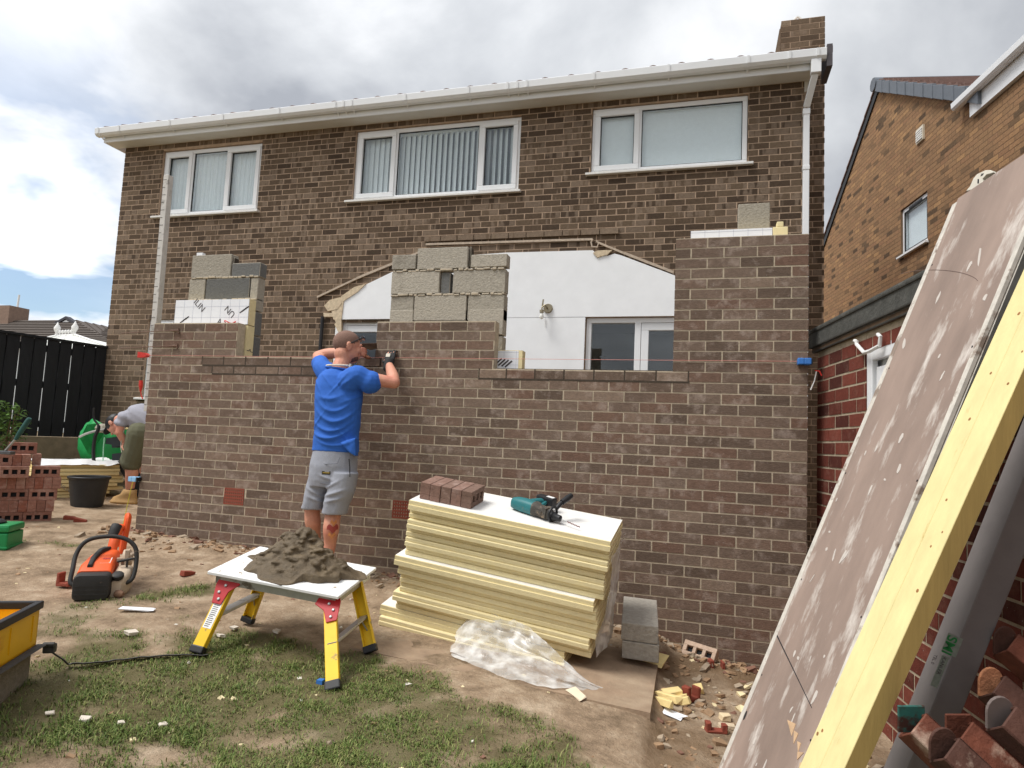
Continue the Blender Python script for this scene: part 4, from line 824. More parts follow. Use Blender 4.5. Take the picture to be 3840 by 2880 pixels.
mb = MB(); mb.tube([dpt(.128+.0, .046*math.cos(a)*.9, .04+.042*math.sin(a)+.004) for a in np.linspace(0, 2*math.pi, 25)[:-1]], .008, 8, close=True); mb.tube([dpt(.128, .03, .07), dpt(.13, .06, .095), dpt(.133, .075, .105)], [.012, .015, .013], 10); mb.tube([dpt(.133, .075, .105), dpt(.138, .125, .125), dpt(.14, .16, .138)], [.017, .019, .016], 10); mb.build('side_handle', m_black, drill, smooth=True)
# clear wrap: sagging off the right side and heaped in front
m_film = film('clear_film')
def crumple(mb, fn, nu, nv):
    vs = [fn(i/nu, j/nv) for i in range(nu+1) for j in range(nv+1)]; mb.add(vs, [(i*(nv+1)+j, (i+1)*(nv+1)+j, (i+1)*(nv+1)+j+1, i*(nv+1)+j+1) for i in range(nu) for j in range(nv)])
nz = lambda a, b, s_, sd: float(fbm(a, b, s_, sd, 4))-.47
def f1(u, v):
    p = TRp-uz*(Ht*.10+u*Ht*.72)+uy*(v*DEP*1.0)+ux*(.012+.05*max(0, nz(u, v, 5, 3)+.2)+.05*math.sin(math.pi*v)*u-.035*u); return p
mb = MB(); crumple(mb, f1, 26, 22); o = mb.build('plastic_wrap', m_film, smooth='all'); tag(o, 'clear plastic wrap hanging on the right end of the foam stack', 'plastic wrap')
def f2(u, v):
    A = SG(1720, 2390).lerp(SG(2270, 2600), u); Bq = SG(1690, 2470).lerp(SG(2290, 2625), u); prof = math.sin(math.pi*min(1, u*1.15))**.7
    top_h = (.20*math.exp(-((u-.16)/.15)**2)+.12*math.exp(-((u-.42)/.16)**2)+.07*math.exp(-((u-.66)/.2)**2))
    p = A.lerp(Bq, v)+V((.05*nz(u, v, 6, 5), .10*nz(u, v, 5, 8), 0)); 
    p.z = float(g0(p.x, p.y))+.012+top_h*(1-v)**1.4+.10*max(0, nz(u, v, 5, 12)+.25)*prof*(.4+.6*(1-v)); 
    return p+V((0, -.12*(v**1.5)*prof, 0))
mb = MB(); crumple(mb, f2, 60, 26); o = mb.build('plastic_wrap', m_film, smooth='all'); tag(o, 'crumpled clear plastic sheet heaped on the ground before the foam stack', 'plastic wrap')
# two concrete blocks beside the stack
p0, p1 = SY(2331, 2330, -.80), SY(2470, 2349, -.80); q0_ = SY(2339, 2232, -.33); q1_ = SY(2461.6, 2245.6, -.33)
bx_ = (p1-p0); by_ = (q0_-p0); bz_ = bx_.cross(by_).normalized(); bz_ = bz_ if bz_.z > 0 else -bz_
for k, lab in ((1, 'upper concrete block of the pair beside the foam stack'), (2, 'lower concrete block of the pair beside the foam stack')):
    mb = MB(); mb.obox(p0-bz_*(.108*k)+(bx_.normalized()*.008 if k == 2 else V((0, 0, 0))), bx_, by_, bz_*.104); o = mb.build('concrete_block', M('block_cool', S(158, 152, 142), .95, .16, 45, .8, 60, S(128, 118, 106), 3, .55, .2), bevel=.006); tag(o, lab, 'block')
# ------------------------------------------------------------------ mortar stand
fl, bl, fr_, br_ = DG(421, 1415), DG(536, 1348), DG(718, 1495), DG(803, 1414)
c1, c2, c3 = V((-2.479, -1.709, .532)), V((-2.523, -1.216, .594)), V((-3.236, -1.783, .600)); zt = .57
stand = thing('work_platform', 'yellow legged folding step platform holding a mortar board', 'step platform', (fl+bl+fr_+br_)/4)
lx = (c1-c3).normalized(); ly = (c2-c1).normalized(); ly = (ly-lx*ly.dot(lx)).normalized(); lz = lx.cross(ly); Lp = (c1-c3).length
ctr = (c1+c3)/2; D_p = (c2-c1).length
dz = .055
def leg(foot, x_top, y_top):
    top_ = ctr+lx*x_top+ly*y_top; top_.z = zt-.05; mb = MB(); ax_ = (foot-top_); l_ = ax_.normalized(); w1 = (ly-l_*ly.dot(l_)).normalized(); w2 = l_.cross(w1)
    return top_, ax_, l_, w1, w2
hw = D_p*.36; ends = {}
for key, foot, xt, yt, s_ in (('fl', fl, -Lp*.36, .06, -1), ('bl', bl, -Lp*.30, D_p*.74, -1), ('fr', fr_, Lp*.40, .06, 1), ('br', br_, Lp*.40, D_p*.78, 1)):
    top_ = ctr+lx*xt+ly*yt-lz*.035; f_ = foot+V((0, 0, .012)); ax_ = f_-top_; l_ = ax_.normalized(); sd = 1 if 'f' in key[0] else -1
    w1 = (lx-l_*lx.dot(l_)).normalized(); w2 = l_.cross(w1).normalized(); w2 = w2 if w2.dot(ly) > 0 else -w2
    mb = MB(); o_ = top_-w1*.032; F_ = ax_*.93
    mb.obox(o_-w2*.004*sd, w1*.064, w2*.006*sd, F_); mb.obox(o_, w1*.006, w2*.032*sd, F_); mb.obox(o_+w1*.058, w1*.006, w2*.032*sd, F_); lg = mb.build('leg', m_yellow, stand, bevel=.002)
    mb = MB(); mb.obox(top_+ax_*.91-w1*.037-w2*.009*sd, w1*.074, w2*.044*sd, ax_*.09); mb.build('rubber_foot', m_black, lg, bevel=.006)
    if key == 'fl':
        mb = MB(); mb.obox(top_+ax_*.24-w1*.024-w2*.0055, w1*.048, w2*.001, ax_*.45); mb.build('label', m_white, lg)
        mb = MB(); 
        for k in range(17): mb.obox(top_+ax_*(.26+.025*k)-w1*.018-w2*.0065, w1*random.uniform(.02, .036), w2*.001, ax_*.008)
        mb.build('print', m_ink, lg)
    ends[key] = (top_, ax_, w1, w2)
    if key[0] == 'f':
        mb = MB(); s1_ = -1 if key == 'fl' else 1
        pl = [(-.04*s1_, -.02), (.05*s1_, -.02), (.06*s1_, .05), (.035*s1_, .15), (-.02*s1_, .15), (-.03*s1_, .08), (-.075*s1_, .03)]
        mb.prism([top_+w1*a-w2*.012+l_*b_ for a, b_ in pl], w2*.006); br2_ = mb.build('hinge_plate', M('red_hinge', S(176, 34, 40), .5, .1), stand, bevel=.002)
        for a, b_ in ((.02, .01), (.0, .05), (.02, .09), (.005, .125)): mb = MB(); mb.lathe(top_+w1*(a*s1_)-w2*.013+l_*b_, [(.008, 0), (.008, .004), (.004, .006)], 8, ax=-w2); mb.build('rivet', m_zinc, br2_)
for a, b_ in (('fl', 'bl'), ('fr', 'br')):
    A, B = ends[a], ends[b_]; p, q = A[0]+A[1]*.55, B[0]+B[1]*.55; mb = MB(); mb.obox(p-A[2]*.02, q-p, A[2]*.045, V((0, 0, .012))); mb.obox(p-A[2]*.02, q-p, A[2]*.004, V((0, 0, -.03))); mb.build('step_rung', m_alu, stand)
    for u_, v_ in (([q*.88+p*.12, B[0]+B[1]*.72], .005), ([p*.88+q*.12, A[0]+A[1]*.72], .005)): mb = MB(); mb.tube(u_, v_, 5); mb.build('brace', m_alu, stand)
mb = MB(); pb = ctr-lx*Lp*.46+ly*.035-lz*.07
mb.obox(pb, lx*Lp*.92, ly*.03, lz*.045); mb.obox(pb+ly*(D_p*.85), lx*Lp*.92, ly*.03, lz*.045); mb.obox(pb, lx*.03, ly*D_p*.88, lz*.045); mb.obox(pb+lx*(Lp*.92-.03), lx*.03, ly*D_p*.88, lz*.045); mb.obox(pb+lz*.045, lx*Lp*.92, ly*D_p*.88, lz*.006); mb.build('deck', m_alu, stand)
mb = MB(); ob_ = ctr-lx*Lp/2-lz*.018; mb.obox(ob_, lx*Lp, ly*D_p, lz*.018); mbd = mb.build('mortar_board', M('splashed_board', S(236, 236, 234), .6, .03, 10, col2=S(150, 132, 108), s2=13, thr=.63, soft=.03), bevel=.003); tag(mbd, 'white square mortar board splashed with mortar on the yellow platform', 'mortar board')
# mortar heap
hc = ctr+lx*.02+ly*(D_p*.52)

def hf(x, y):
    r = np.sqrt((x/.325)**2+(y/.225)**2)*(1+.35*(fbm(x, y, 5, 91, 3)-.45)); h = .125*np.clip(1-r, 0, 1)**.85
    h = h*(.72+.9*(fbm(x, y, 9, 55, 4)-.3))+.045*np.clip(1.0-r, 0, 1)**.5*np.maximum(0, fbm(x, y, 26, 58, 3)-.38)*3+.014*np.clip((1.12-r)*6, 0, 1)
    return h
mb = MB(); rings = []
def top_h(x, y):
    return float(hf(np.array(x), np.array(y)))+.075*math.exp(-((x+.05)/.12)**2-((y-.04)/.09)**2)*(.5+float(fbm(np.array(x), np.array(y), 16, 66, 3)))+.03*math.exp(-((x-.16)/.07)**2-((y+.02)/.06)**2)
for r_ in np.linspace(.012, 1, 26):
    row = []
    for j in range(72):
        a = 2*math.pi*j/72; k_ = r_*(1+.16*math.sin(3*a+.6)*r_+.09*math.sin(7*a)*r_+.05*math.sin(13*a+1)*r_); x, y = .325*k_*math.cos(a), .218*k_*math.sin(a)
        row.append(hc+lx*x+ly*y+lz*max(.006, top_h(x, y)))
    rings.append(row)
rings.append([p-lz*(p-hc).dot(lz)-lz*.004 for p in rings[-1]]); mb.loft(rings)
for k in range(150):
    a = random.uniform(0, 6.28); r_ = random.random()**.6*.92; x, y = .30*r_*math.cos(a), .20*r_*math.sin(a); s_ = random.choice([.009, .013, .018, .026, .034])*(1.1-.5*r_)
    ax_ = Matrix.Rotation(random.uniform(0, 3), 3, 'Z'); A_ = tuple(ax_@v for v in (V((1, 0, .3*random.uniform(-1, 1))), V((0, 1, 0)), V((0, 0, 1))))
    mb.ball(hc+lx*x+ly*y+lz*(top_h(x, y)+s_*.05), (s_*random.uniform(1.2, 2.2), s_*random.uniform(.6, 1.1), s_*random.uniform(.4, .7)), 9, 6, ax=A_)
o = blob('mortar_heap', mb, M('wet_mortar', S(98, 84, 64), .55, .22, 30, .8, 110, S(122, 106, 82), 7, .52, .15), None, .006, 2, lambda co, nr: .010*(fbm(co[:, 0]+co[:, 2], co[:, 1]+.7*co[:, 2], 22, 15, 4)-.47))
tag(o, 'lumpy heap of wet brown mortar on the white board', 'mortar')
# ------------------------------------------------------------------ boards and timbers leaning on the garage
m_ply = M('mud_splashed_ply', S(148, 129, 118), .75, .22, 3.5, .15, 30, S(212, 204, 196), 8, .55, .16, stretch=(1, 1, .22)); m_plye = M('ply_edge', S(206, 196, 180), .8, .1, 10)
bn = lambda z: -.768+(z-.6)*.388
def BP(s_, z, d=0): return GPt(s_, z, bn(z)+d)
bl_ = (BP(-1.3, 1)-BP(-1.3, 0)).normalized(); bnn = bl_.cross(GD).normalized(); bnn = bnn if bnn.dot(GN) > 0 else -bnn       # away from us, down
z0b, z1b = .04, 2.50
bd = thing('staging_board', 'long mud splashed plywood staging board with metal edges leaning on the garage', 'staging board', BP(-1.65, z0b))
Lb_ = BP(-1.3, z1b)-BP(-1.3, z0b)
mb = MB(); mb.obox(BP(-1.325, z0b), -GD*.655, bnn*.014, Lb_); mb.build('ply_deck', m_ply, bd)
for s_, nm in ((-1.3, 'f'), (-1.98, 'n')):
    mb = MB(); mb.obox(BP(s_, z0b, 0)-bnn*.004, -GD*(.034 if nm == 'f' else .026), bnn*.018, Lb_-bl_*.02, 0); mb.obox(BP(s_, z0b, 0)+bnn*.015, -GD*(.006 if nm == 'f' else .026), bnn*.075, Lb_-bl_*.02, 1)
    mb.build('edge_rail', [M('worn_rail', S(204, 198, 188), .6, .2, 18, col2=S(140, 124, 112), s2=9, thr=.55), M('grey_rail', S(104, 104, 100), .6, .2, 14, metal=.3)], bd, bevel=.003)
for k in range(1, 6):
    mb = MB(); mb.obox(BP(-1.326, z0b+.4*k, 0)+bnn*.02, -GD*.65, bnn*.05, bl_*.05); mb.build('cross_bearer', m_alu, bd)
mb = MB()
for zz_ in (.45, .85, 1.3, 1.75, 2.2):
    for s_ in (-1.345, -1.965): mb.lathe(BP(s_, zz_)-bnn*.0002, [(.004, 0), (.004, .0012)], 8, ax=-bnn)
for a, b_ in (((2905, 2375), (3040, 2660)), ):
    pass
def onb(px, py): return SN(px, py, 0, None) if False else None
def RB(px, py, d=0.):
    o_ = V(CAM); r_ = V(ray(px, py)); return o_+r_*((BP(-1.5, 1.0)-o_).dot(bnn)/r_.dot(bnn))-bnn*d
mb.build('screw', m_dark, bd)
mb = MB(); a, b_ = RB(2910, 2375), RB(3045, 2655); sd_ = (b_-a).cross(bnn).normalized(); mb.prism([a-sd_*.003, a+sd_*.003, b_+sd_*.001, b_-sd_*.001], -bnn*.0012); mb.build('crack', m_dark, bd)
mb = MB(); c_ = RB(2795, 2683); mb.prism([c_+bl_*.020*math.cos(t_)+GD*.009*math.sin(t_) for t_ in np.linspace(0, 2*math.pi, 13)[:-1]], -bnn*.0014); mb.build('bolt_hole', m_dark, bd)
mb = MB(); mb.tube([RB(3500+170*math.cos(t_), 1062+50*math.sin(t_), .0005) for t_ in np.linspace(3.9, 6.1, 14)], .0012, 5); mb.build('scratch', M('scratch', S(112, 92, 84), .8), bd)
mb = MB()
for k in range(5): mb.prism([RB(2960+12*k+random.uniform(-8, 8), 2700+40*k), RB(2985+10*k, 2715+36*k), RB(2972+8*k+random.uniform(-8, 8), 2760+30*k)], -bnn*.002, 0)
for k in range(30):        # thrown plaster splashes
    u = random.random(); z_ = random.uniform(.15, 2.2); s_ = random.uniform(-1.94, -1.36); L1, L2 = random.uniform(.004, .035)*(1.6 if random.random() < .2 else 1), random.uniform(.003, .012)
    cc = BP(s_, z_); ang = random.gauss(0, .25); e1_ = (bl_*math.cos(ang)+GD*math.sin(ang)); e2_ = e1_.cross(bnn)
    n_ = 9; mb.prism([cc+e1_*L1*math.cos(2*math.pi*i/n_)*random.uniform(.7, 1.2)+e2_*L2*math.sin(2*math.pi*i/n_)*random.uniform(.7, 1.3) for i in range(n_)], -bnn*.0012, 1)
mb.build('plaster_speck', [M('splinter', S(196, 164, 130), .9, .2, 20), M('dry_plaster', S(196, 188, 180), .9, .06, 20)], bd)
ol = [(755, 735), (830, 640), (890, 500), (960, 420), (1100, 350), (1190, 345), (1245, 385), (1230, 402), (1120, 430), (1050, 510), (1045, 610), (1000, 640), (880, 700)]
pbk = lambda x, y: RB(3450+x*.205, 560+y*.205, -.02)
mb = MB(); mb.prism([pbk(*p) for p in ol], bnn*.022, 0)
mb.prism([pbk(*p)-bnn*.001 for p in [(1015, 470), (1040, 410), (1095, 400), (1060, 455)]], bnn*.003, 1); mb.prism([pbk(*p)-bnn*.001 for p in [(960, 600), (965, 510), (1005, 505), (1000, 600)]], bnn*.003, 1)
mb.build('end_claw', [M('cast_alloy', S(196, 190, 176), .6, .12, 20), m_dark], bd, bevel=.003)
# two treated timbers side by side
m_pine = M('treated_pine', S(222, 208, 152), .75, .09, 7, .1, 40, S(188, 160, 98), 5, .64, .1, stretch=(3.2, 3.2, .35))
tn = lambda z: -.888+(z-.8)*.425
def TP(s_, z, d=0): return GPt(s_, z, tn(z)+d)
tl_ = (TP(-2.4, 1)-TP(-2.4, 0)).normalized(); tnn = tl_.cross(GD).normalized(); tnn = tnn if tnn.dot(GN) > 0 else -tnn
for k, (s_, z0_, lab) in enumerate(((-2.4, .05, 'far one of two pale green treated timbers leaning beside the staging board'), (-2.486, .045, 'near one of two pale green treated timbers leaning beside the staging board'))):
    mb = MB(); d0 = random.uniform(-.001, .001); tw_ = (-GD*math.cos(.10)+tnn*math.sin(.10)); tv_ = (tnn*math.cos(.10)+GD*math.sin(.10)); tb = TP(-2.4, z0_)+tw_*(.086*k)+tnn*d0; mb.obox(tb, tw_*.085, tv_*.046, TP(s_, 2.5)-TP(s_, z0_), 0)
    if k == 1: mb.obox(tb+tw_*.085+tv_*.001, tw_*.0008, tv_*.044, TP(s_, 2.5)-TP(s_, z0_), 1)  # thin darker skin: shade painted on the near timber's camera-facing side
    o = mb.build('timber', [m_pine, M('shaded_pine', S(168, 142, 84), .85, .12, 7, .1, 40, S(140, 112, 66), 5, .58, .2, stretch=(3.2, 3.2, .35))], loc=TP(s_, z0_), bevel=.004); tag(o, lab, 'timber')
    mb = MB()
    for j in range(7):
        c_ = tb+tw_*random.uniform(.01, .065)+tl_*random.uniform(.4, 2.0); mb.lathe(c_, [(random.uniform(.003, .006), 0), (.002, .0006)], 9, ax=-tv_)
    mb.build('wood_speck', M('pine_knot', S(150, 104, 62), .8, .2, 40), o)
# grey beam with lettering behind them
gn_ = lambda z: -.600+(z-.9)*.384
def QP(s_, z, d=0): return GPt(s_, z, gn_(z)+d)
ql_ = (QP(-2.4, 1)-QP(-2.4, 0)).normalized(); qn_ = ql_.cross(GD).normalized(); qn_ = qn_ if qn_.dot(GN) > 0 else -qn_
mb = MB(); mb.obox(QP(-2.30, .05), -GD*.1, qn_*.072, QP(-2.3, 2.35)-QP(-2.3, .05)); beam = mb.build('steel_beam', M('grey_paint', S(112, 106, 104), .7, .12, 9, col2=S(92, 84, 82), s2=3, thr=.55, soft=.2), loc=QP(-2.35, .05), bevel=.005)
tag(beam, 'dull grey box beam with green lettering leaning in the shade', 'beam')
def QB(px, py): o_ = V(CAM); r_ = V(ray(px, py)); d_ = QP(-2.4, .9); return o_+r_*((d_-o_).dot(-GD)/r_.dot(-GD))+(-GD)*.0006
tA = QB(3535, 2412); tD = -ql_; tU = qn_
m_green = M('green_ink', S(34, 120, 62), .6); m_lab = M('worn_label', S(150, 150, 140), .8, .1, 40)
A_ = QB(3606, 2400)
mb = MB(); mb.obox(A_+tD*-.004-qn_*.036, tD*.052, tU*.038, -GD*.0006); mb.obox(A_+tD*.055-qn_*.030, tD*.085, tU*.018, -GD*.0006); mb.build('label', M('grey_label', S(124, 132, 122), .8, .2, 60), beam)
text('lettering', 'SMI', .034, A_+tD*.0-qn_*.034-GD*.0008, tD, tU, m_green, beam, .0004, .0006); text('lettering', 'KANLER', .013, A_+tD*.058-qn_*.027-GD*.0008, tD, tU, m_ink, beam, .0004); text('lettering', 'TEL 0', .011, A_+tD*.062-qn_*.048-GD*.0008, tD, tU, m_ink, beam, .0004)
# rusty steel sections in the bottom right corner
m_rusta = M('rusty_steel', S(104, 58, 42), .8, .35, 16, .5, 50, S(176, 150, 132), 6, .58, .12); m_rustb = M('brown_steel', S(78, 50, 40), .8, .3, 14, .4, 50, S(188, 168, 150), 5, .56, .12); m_gp = M('green_chipped', S(40, 92, 84), .7, .3, 20, col2=S(60, 34, 26), s2=16, thr=.5)
bars = [((3420, 2698), 1.34, 'sq', m_rusta, m_gp, 'rusty orange steel section with chipped green square end plate'), ((3540, 2790), 1.27, 'rd', m_rustb, m_rustb, 'dark rusty steel section with rounded end plate beside the green one'), ((3596, 2728), 1.40, 'sq', m_rusta, m_rusta, 'brown steel section with plain square end plate at lower right'), ((3753, 2672), 1.28, 'rd', m_rustb, M('grey_steel', S(116, 104, 100), .6, .2, 14, metal=.3), 'grey ended steel section with rounded plate at the right edge'), ((3718, 2556), 1.45, 'fl', m_rustb, M('flaking_paint', S(176, 120, 86), .85, .4, 30, .6, 60, S(206, 196, 184), 14, .55, .1), 'steel section with flaking white and rust end at lower right'), ((3772, 2400), 1.52, 'rd', m_rusta, m_rustb, 'topmost rusty steel section with rounded end at the right edge')]
cr_, cu_, cf_ = V(CR), V(CU), V(CF)
for (pp, dep, ty, m1, m2, lab) in bars:
    c_ = SD(pp[0], pp[1], dep*1.12); dv = (cr_*.50-cu_*.50-cf_*.34).normalized(); hw = .032
    t = thing('steel_section', lab, 'steel section', c_, 'rusty steel sections stacked lower right'); s1_ = (cr_-dv*cr_.dot(dv)).normalized(); s2_ = s1_.cross(dv); s2_ = s2_ if s2_.dot(cu_) > 0 else -s2_
    mb = MB(); o_ = c_-cu_*.012; mb.obox(o_-s1_*hw-s2_*hw, s1_*2*hw, s2_*.006, dv*.62); mb.obox(o_-s1_*hw-s2_*hw, s1_*.006, s2_*2*hw, dv*.62); mb.obox(o_+s1_*(hw-.006)-s2_*hw, s1_*.006, s2_*2*hw, dv*.62); mb.obox(o_-s1_*hw+s2_*hw, s1_*2*hw, s2_*-.008, dv*.62); mb.build('channel', m1, t, bevel=.002)
    mb = MB(); n_ = cf_*-1
    if ty == 'sq': pl = [(-.03, -.03), (.03, -.03), (.03, .03), (-.03, .03)]
    else: pl = [(-.03, -.036), (.03, -.036), (.03, .0)]+[(.03*math.cos(a), .0+.034*math.sin(a)) for a in np.linspace(.2, 2.94, 9)]+[(-.03, .0)]
    mb.prism([c_+cr_*a+cu_*b_ for a, b_ in pl], cf_*.007); mb.build('end_plate', m2, t, bevel=.0015)

# ------------------------------------------------------------------ brick stack on the left
k0 = SG(192, 1952); e2 = V((-.80, .60, 0)); e1 = V((-.60, -.80, 0)); ez = V((0, 0, 1))
bz = k0.z-.02; HL = .1035; cnt = 0
names = ['bottom', 'second', 'third', 'fourth', 'fifth', 'sixth', 'top']
def PB(u, v, lay, ty, lab=None, rot=0., lift=0.):
    a1, a2 = e1.copy(), e2.copy()
    if rot: m_ = Matrix.Rotation(rot, 3, 'Z'); a1, a2 = m_@a1, m_@a2
    o_ = k0+e1*u+e2*v; o_.z = bz+HL*lay+lift
    lab = lab or {'H': f'brick showing its slots in the {names[lay]} layer of the left brick stack', 'E': f'brick laid end out in the {names[lay]} layer of the left brick stack'}[ty]
    j = random.uniform(-.004, .004)
    if ty == 'H': return LB(o_+a2*j, a1*.215, ez*.1025, a2*.065, lab, 'bricks in the left stack')
    return LB(o_+a2*j, a2*.215, ez*.1025, a1*.065, lab, 'bricks in the left stack')
for lay in range(5):
    off = [.0, -.01, -.025, -.045, -.03][lay]
    if lay in (0, 2):
        for i in range(3):
            for v in (0, .0675, .135): PB(off+.2175*i, v, lay, 'H')
    elif lay in (1, 3):
        for i in range(9): PB(off+.0675*i, 0, lay, 'E')
    else:
        PB(off, 0, lay, 'H'); PB(off, .068, lay, 'H'); PB(off+.235, -.045, lay, 'H', 'skewed slotted brick in the fifth layer of the left brick stack', .18); PB(off+.24, .08, lay, 'H'); PB(off+.46, .0, lay, 'H'); PB(off+.46, .07, lay, 'H')
for i, lab in enumerate(('end out brick on the sixth layer of the left brick stack, nearest', 'end out brick on the sixth layer of the left brick stack, farther')): PB(.20+.069*i, -.02, 5, 'E', lab, .08)
PB(.34, -.035, 5, 'H', 'slotted brick at the left of the sixth layer on the brick stack', .06); PB(.12, .12, 5, 'E', 'plain brick at the back of the sixth layer on the brick stack')
PB(.16, .14, 6, 'H', 'broken slotted brick topmost on the left brick stack', 0, -.0)
# bolster with green grip lying on the stack
p, q = SD(20, 1690, 5.35), SD(112, 1568, 5.35); mid = SD(58, 1648, 5.35); t = thing('brick_hammer', 'steel tool with dark green grip resting on the left brick stack', 'hammer', p)
mb = MB(); mb.tube([p, mid], [.008, .009], 8); mb.build('shaft', m_zinc, t, smooth=True); mb = MB(); mb.tube([mid, mid.lerp(q, .3), mid.lerp(q, .9), q], [.013, .019, .02, .014], 10); mb.build('grip', M('green_grip', S(40, 82, 78), .6, .1), t, smooth=True)
mb = MB(); mb.obox(p+V((-.06, -.03, -.03)), (.13, .02, 0), (-.01, .05, 0), (0, 0, .028)); mb.build('head', M('tool_steel', S(96, 96, 98), .4, .2, 20, metal=.7), t, bevel=.006)
# green case at the left edge
gc = SG(22, 2068); t = thing('tool_case', 'bright green plastic case with black clip at the left edge', 'case', gc); ex, ey = V((.96, .28, 0)), V((-.28, .96, 0)); ey = V((-.5, .866, 0)); ex = V((.866, .5, 0))
m_gr = M('green_plastic', S(24, 132, 72), .45, .08, 10); c0 = gc
mb = MB(); mb.obox(c0-ex*.34, ex*.34, ey*.26, ez*.13); mb.obox(c0-ex*.345-ey*.006+ez*.012, ex*.352, ey*.272, ez*.022); mb.build('case_body', m_gr, t, bevel=.016)
mb = MB(); mb.obox(c0-ex*.34-ey*.002+ez*.135, ex*.345, ey*.265, ez*.055); mb.build('lid', m_gr, t, bevel=.018)
mb = MB(); mb.lathe(c0-ex*.16+ey*.12+ez*.19, [(.085, 0), (.09, .012), (.07, .028), (.03, .032), (.024, .055), (.0, .058)], 16); mb.build('hose_reel', m_black, t, smooth=True)
# yellow crate on a concrete block with a strap
yc0 = DG(80, 1478); tw = thing('storage_crate', 'yellow plastic crate with black rim at the lower left edge', 'crate', yc0+V((0, 0, .16)))
pA = SY(150, 2272, yc0.y+.03); pB = SZ(0, 2350, pA.z)
dA = (pB-pA); dA.z = 0; dA.normalize(); dB = V((-dA.y, dA.x, 0)); dB = dB if dB.x < 0 else -dB
c0 = V((pA.x, pA.y, 0)); zt_ = pA.z; zb_ = SY(150, 2420, yc0.y+.03).z
m_yc = M('crate_yellow', S(236, 182, 18), .45, .06, 6, col2=S(214, 150, 14), s2=4, thr=.6)
mb = MB(); wl_, dl_ = .62, .42; tap = .02
for o_, a_, n_ in ((c0, dA*wl_, dB), (c0+dB*dl_, dA*wl_, -dB), (c0, dB*dl_, dA), (c0+dA*wl_, dB*dl_, -dA)): mb.obox(V((o_.x, o_.y, zb_)), a_, n_*.006, (0, 0, zt_-zb_))
mb.obox(V((c0.x, c0.y, zb_)), dA*wl_, dB*dl_, (0, 0, .008))
for k in range(4): mb.obox(V((c0.x, c0.y, zb_+.03))+dA*(.05+.19*k)-dB*.004, dA*.006, dB*.006, (0, 0, zt_-zb_-.06))
mb.build('crate_body', m_yc, tw)
mb = MB(); 
for o_, a_, n_ in ((c0-dB*.012-dA*.012, dA*(wl_+.024), dB*.028), (c0+dB*(dl_-.016)-dA*.012, dA*(wl_+.024), dB*.028), (c0-dA*.012, dB*dl_, dA*.028), (c0+dA*(wl_-.016), dB*dl_, dA*.028)): mb.obox(V((o_.x, o_.y, zt_-.012)), a_, n_, (0, 0, .034))
mb.build('rim', m_black, tw, bevel=.006)
mb = MB(); mb.obox(V((c0.x, c0.y, yc0.z-.02))+dA*.01+dB*.01, dA*.44, dB*.215, (0, 0, zb_-yc0.z+.012)); o = mb.build('concrete_block', M('grey_block', S(134, 126, 114), .95, .18, 40, .8, 60), bevel=.005); tag(o, 'grey concrete block under the yellow crate at the left edge', 'block')
p_ = [V((c0.x, c0.y, zb_-.004))+dA*.45-dB*.012, V((c0.x, c0.y, zb_-.004))-dB*.016-dA*.01, V((c0.x, c0.y, zb_-.03))-dA*.05-dB*.03, SG(255, 2490, .015), SG(330, 2490, .01), SG(430, 2473, .008), SG(560, 2462, .008), SG(690, 2458, .008), SG(780, 2455, .008)]
mb = MB(); mb.tube([p_[0].lerp(p_[1], i/5) for i in range(6)]+[p_[2]], (.004, .024), 8); 
fine = []
for i in range(2, len(p_)-1): fine += [p_[i].lerp(p_[i+1], j/4)+V((0, 0, .004*math.sin(i*2+j))) for j in range(4)]
mb.tube(fine+[p_[-1]], (.004, .017), 8, ref=(0, 0, 1)); o = mb.build('ratchet_strap', M('strap_webbing', S(74, 72, 70), .8, .15, 30), smooth=True); tag(o, 'long dark webbing strap trailing over the grass from the yellow crate', 'strap')
q_ = c0-dA*.03-dB*.015; zb2 = zb_-.03; mb = MB(); mb.obox(V((q_.x, q_.y, zb2-.02)), ex*.05, ey*.03, (0, 0, .04)); mb.tube([V((q_.x, q_.y, zb2+.02)), V((q_.x, q_.y, zb2+.02))+ex*.05], .012, 8); o = mb.build('ratchet_buckle', M('buckle_steel', S(84, 82, 80), .5, .2, 20, metal=.5), bevel=.004); tag(o, 'dark ratchet buckle at the corner of the yellow crate', 'buckle')

# ------------------------------------------------------------------ cut-off saw on the grass
so_ = SG(338, 2252); X_, Y_, Z_ = V((.97, .24, 0)), V((-.24, .97, 0)), V((0, 0, 1)); Y_ = V((-.60, .80, 0)); X_ = V((.80, .60, 0))
saw = thing('cut_off_saw', 'orange and white petrol cut off saw with black loop handle standing on the lawn', 'saw', so_)
def W_(x, y, z): return so_+X_*x+Y_*y+Z_*z
m_or = M('saw_orange', S(226, 92, 40), .5, .1, 10, .05, 30, S(160, 110, 76), 9, .64, .1); m_cream = M('dusty_cream', S(196, 178, 156), .75, .15, 16, .2, 50, S(140, 112, 88), 8, .55, .12); m_sbk = M('saw_black', S(44, 43, 42), .65, .2, 20, col2=S(100, 88, 74), s2=14, thr=.62)
def rr_(y, x0, x1, z0, z1, c=.02, n=3):
    p = []
    for cx_, cz_, a0 in ((x1-c, z1-c, 0), (x0+c, z1-c, 90), (x0+c, z0+c, 180), (x1-c, z0+c, 270)):
        for k in range(n+1): a = R(a0+90*k/n); p.append(W_(cx_+c*math.cos(a), y, cz_+c*math.sin(a)))
    return p
mb = MB(); mb.loft([rr_(-.02, -.075, .075, .03, .13, .03), rr_(-.035+.02, -.095, .095, .008, .15, .03), rr_(.0, -.10, .098, .0, .155, .03), rr_(.075, -.10, .098, .0, .16, .03)]); ac_ = mb.build('filter_cover', m_sbk, saw, smooth=True)
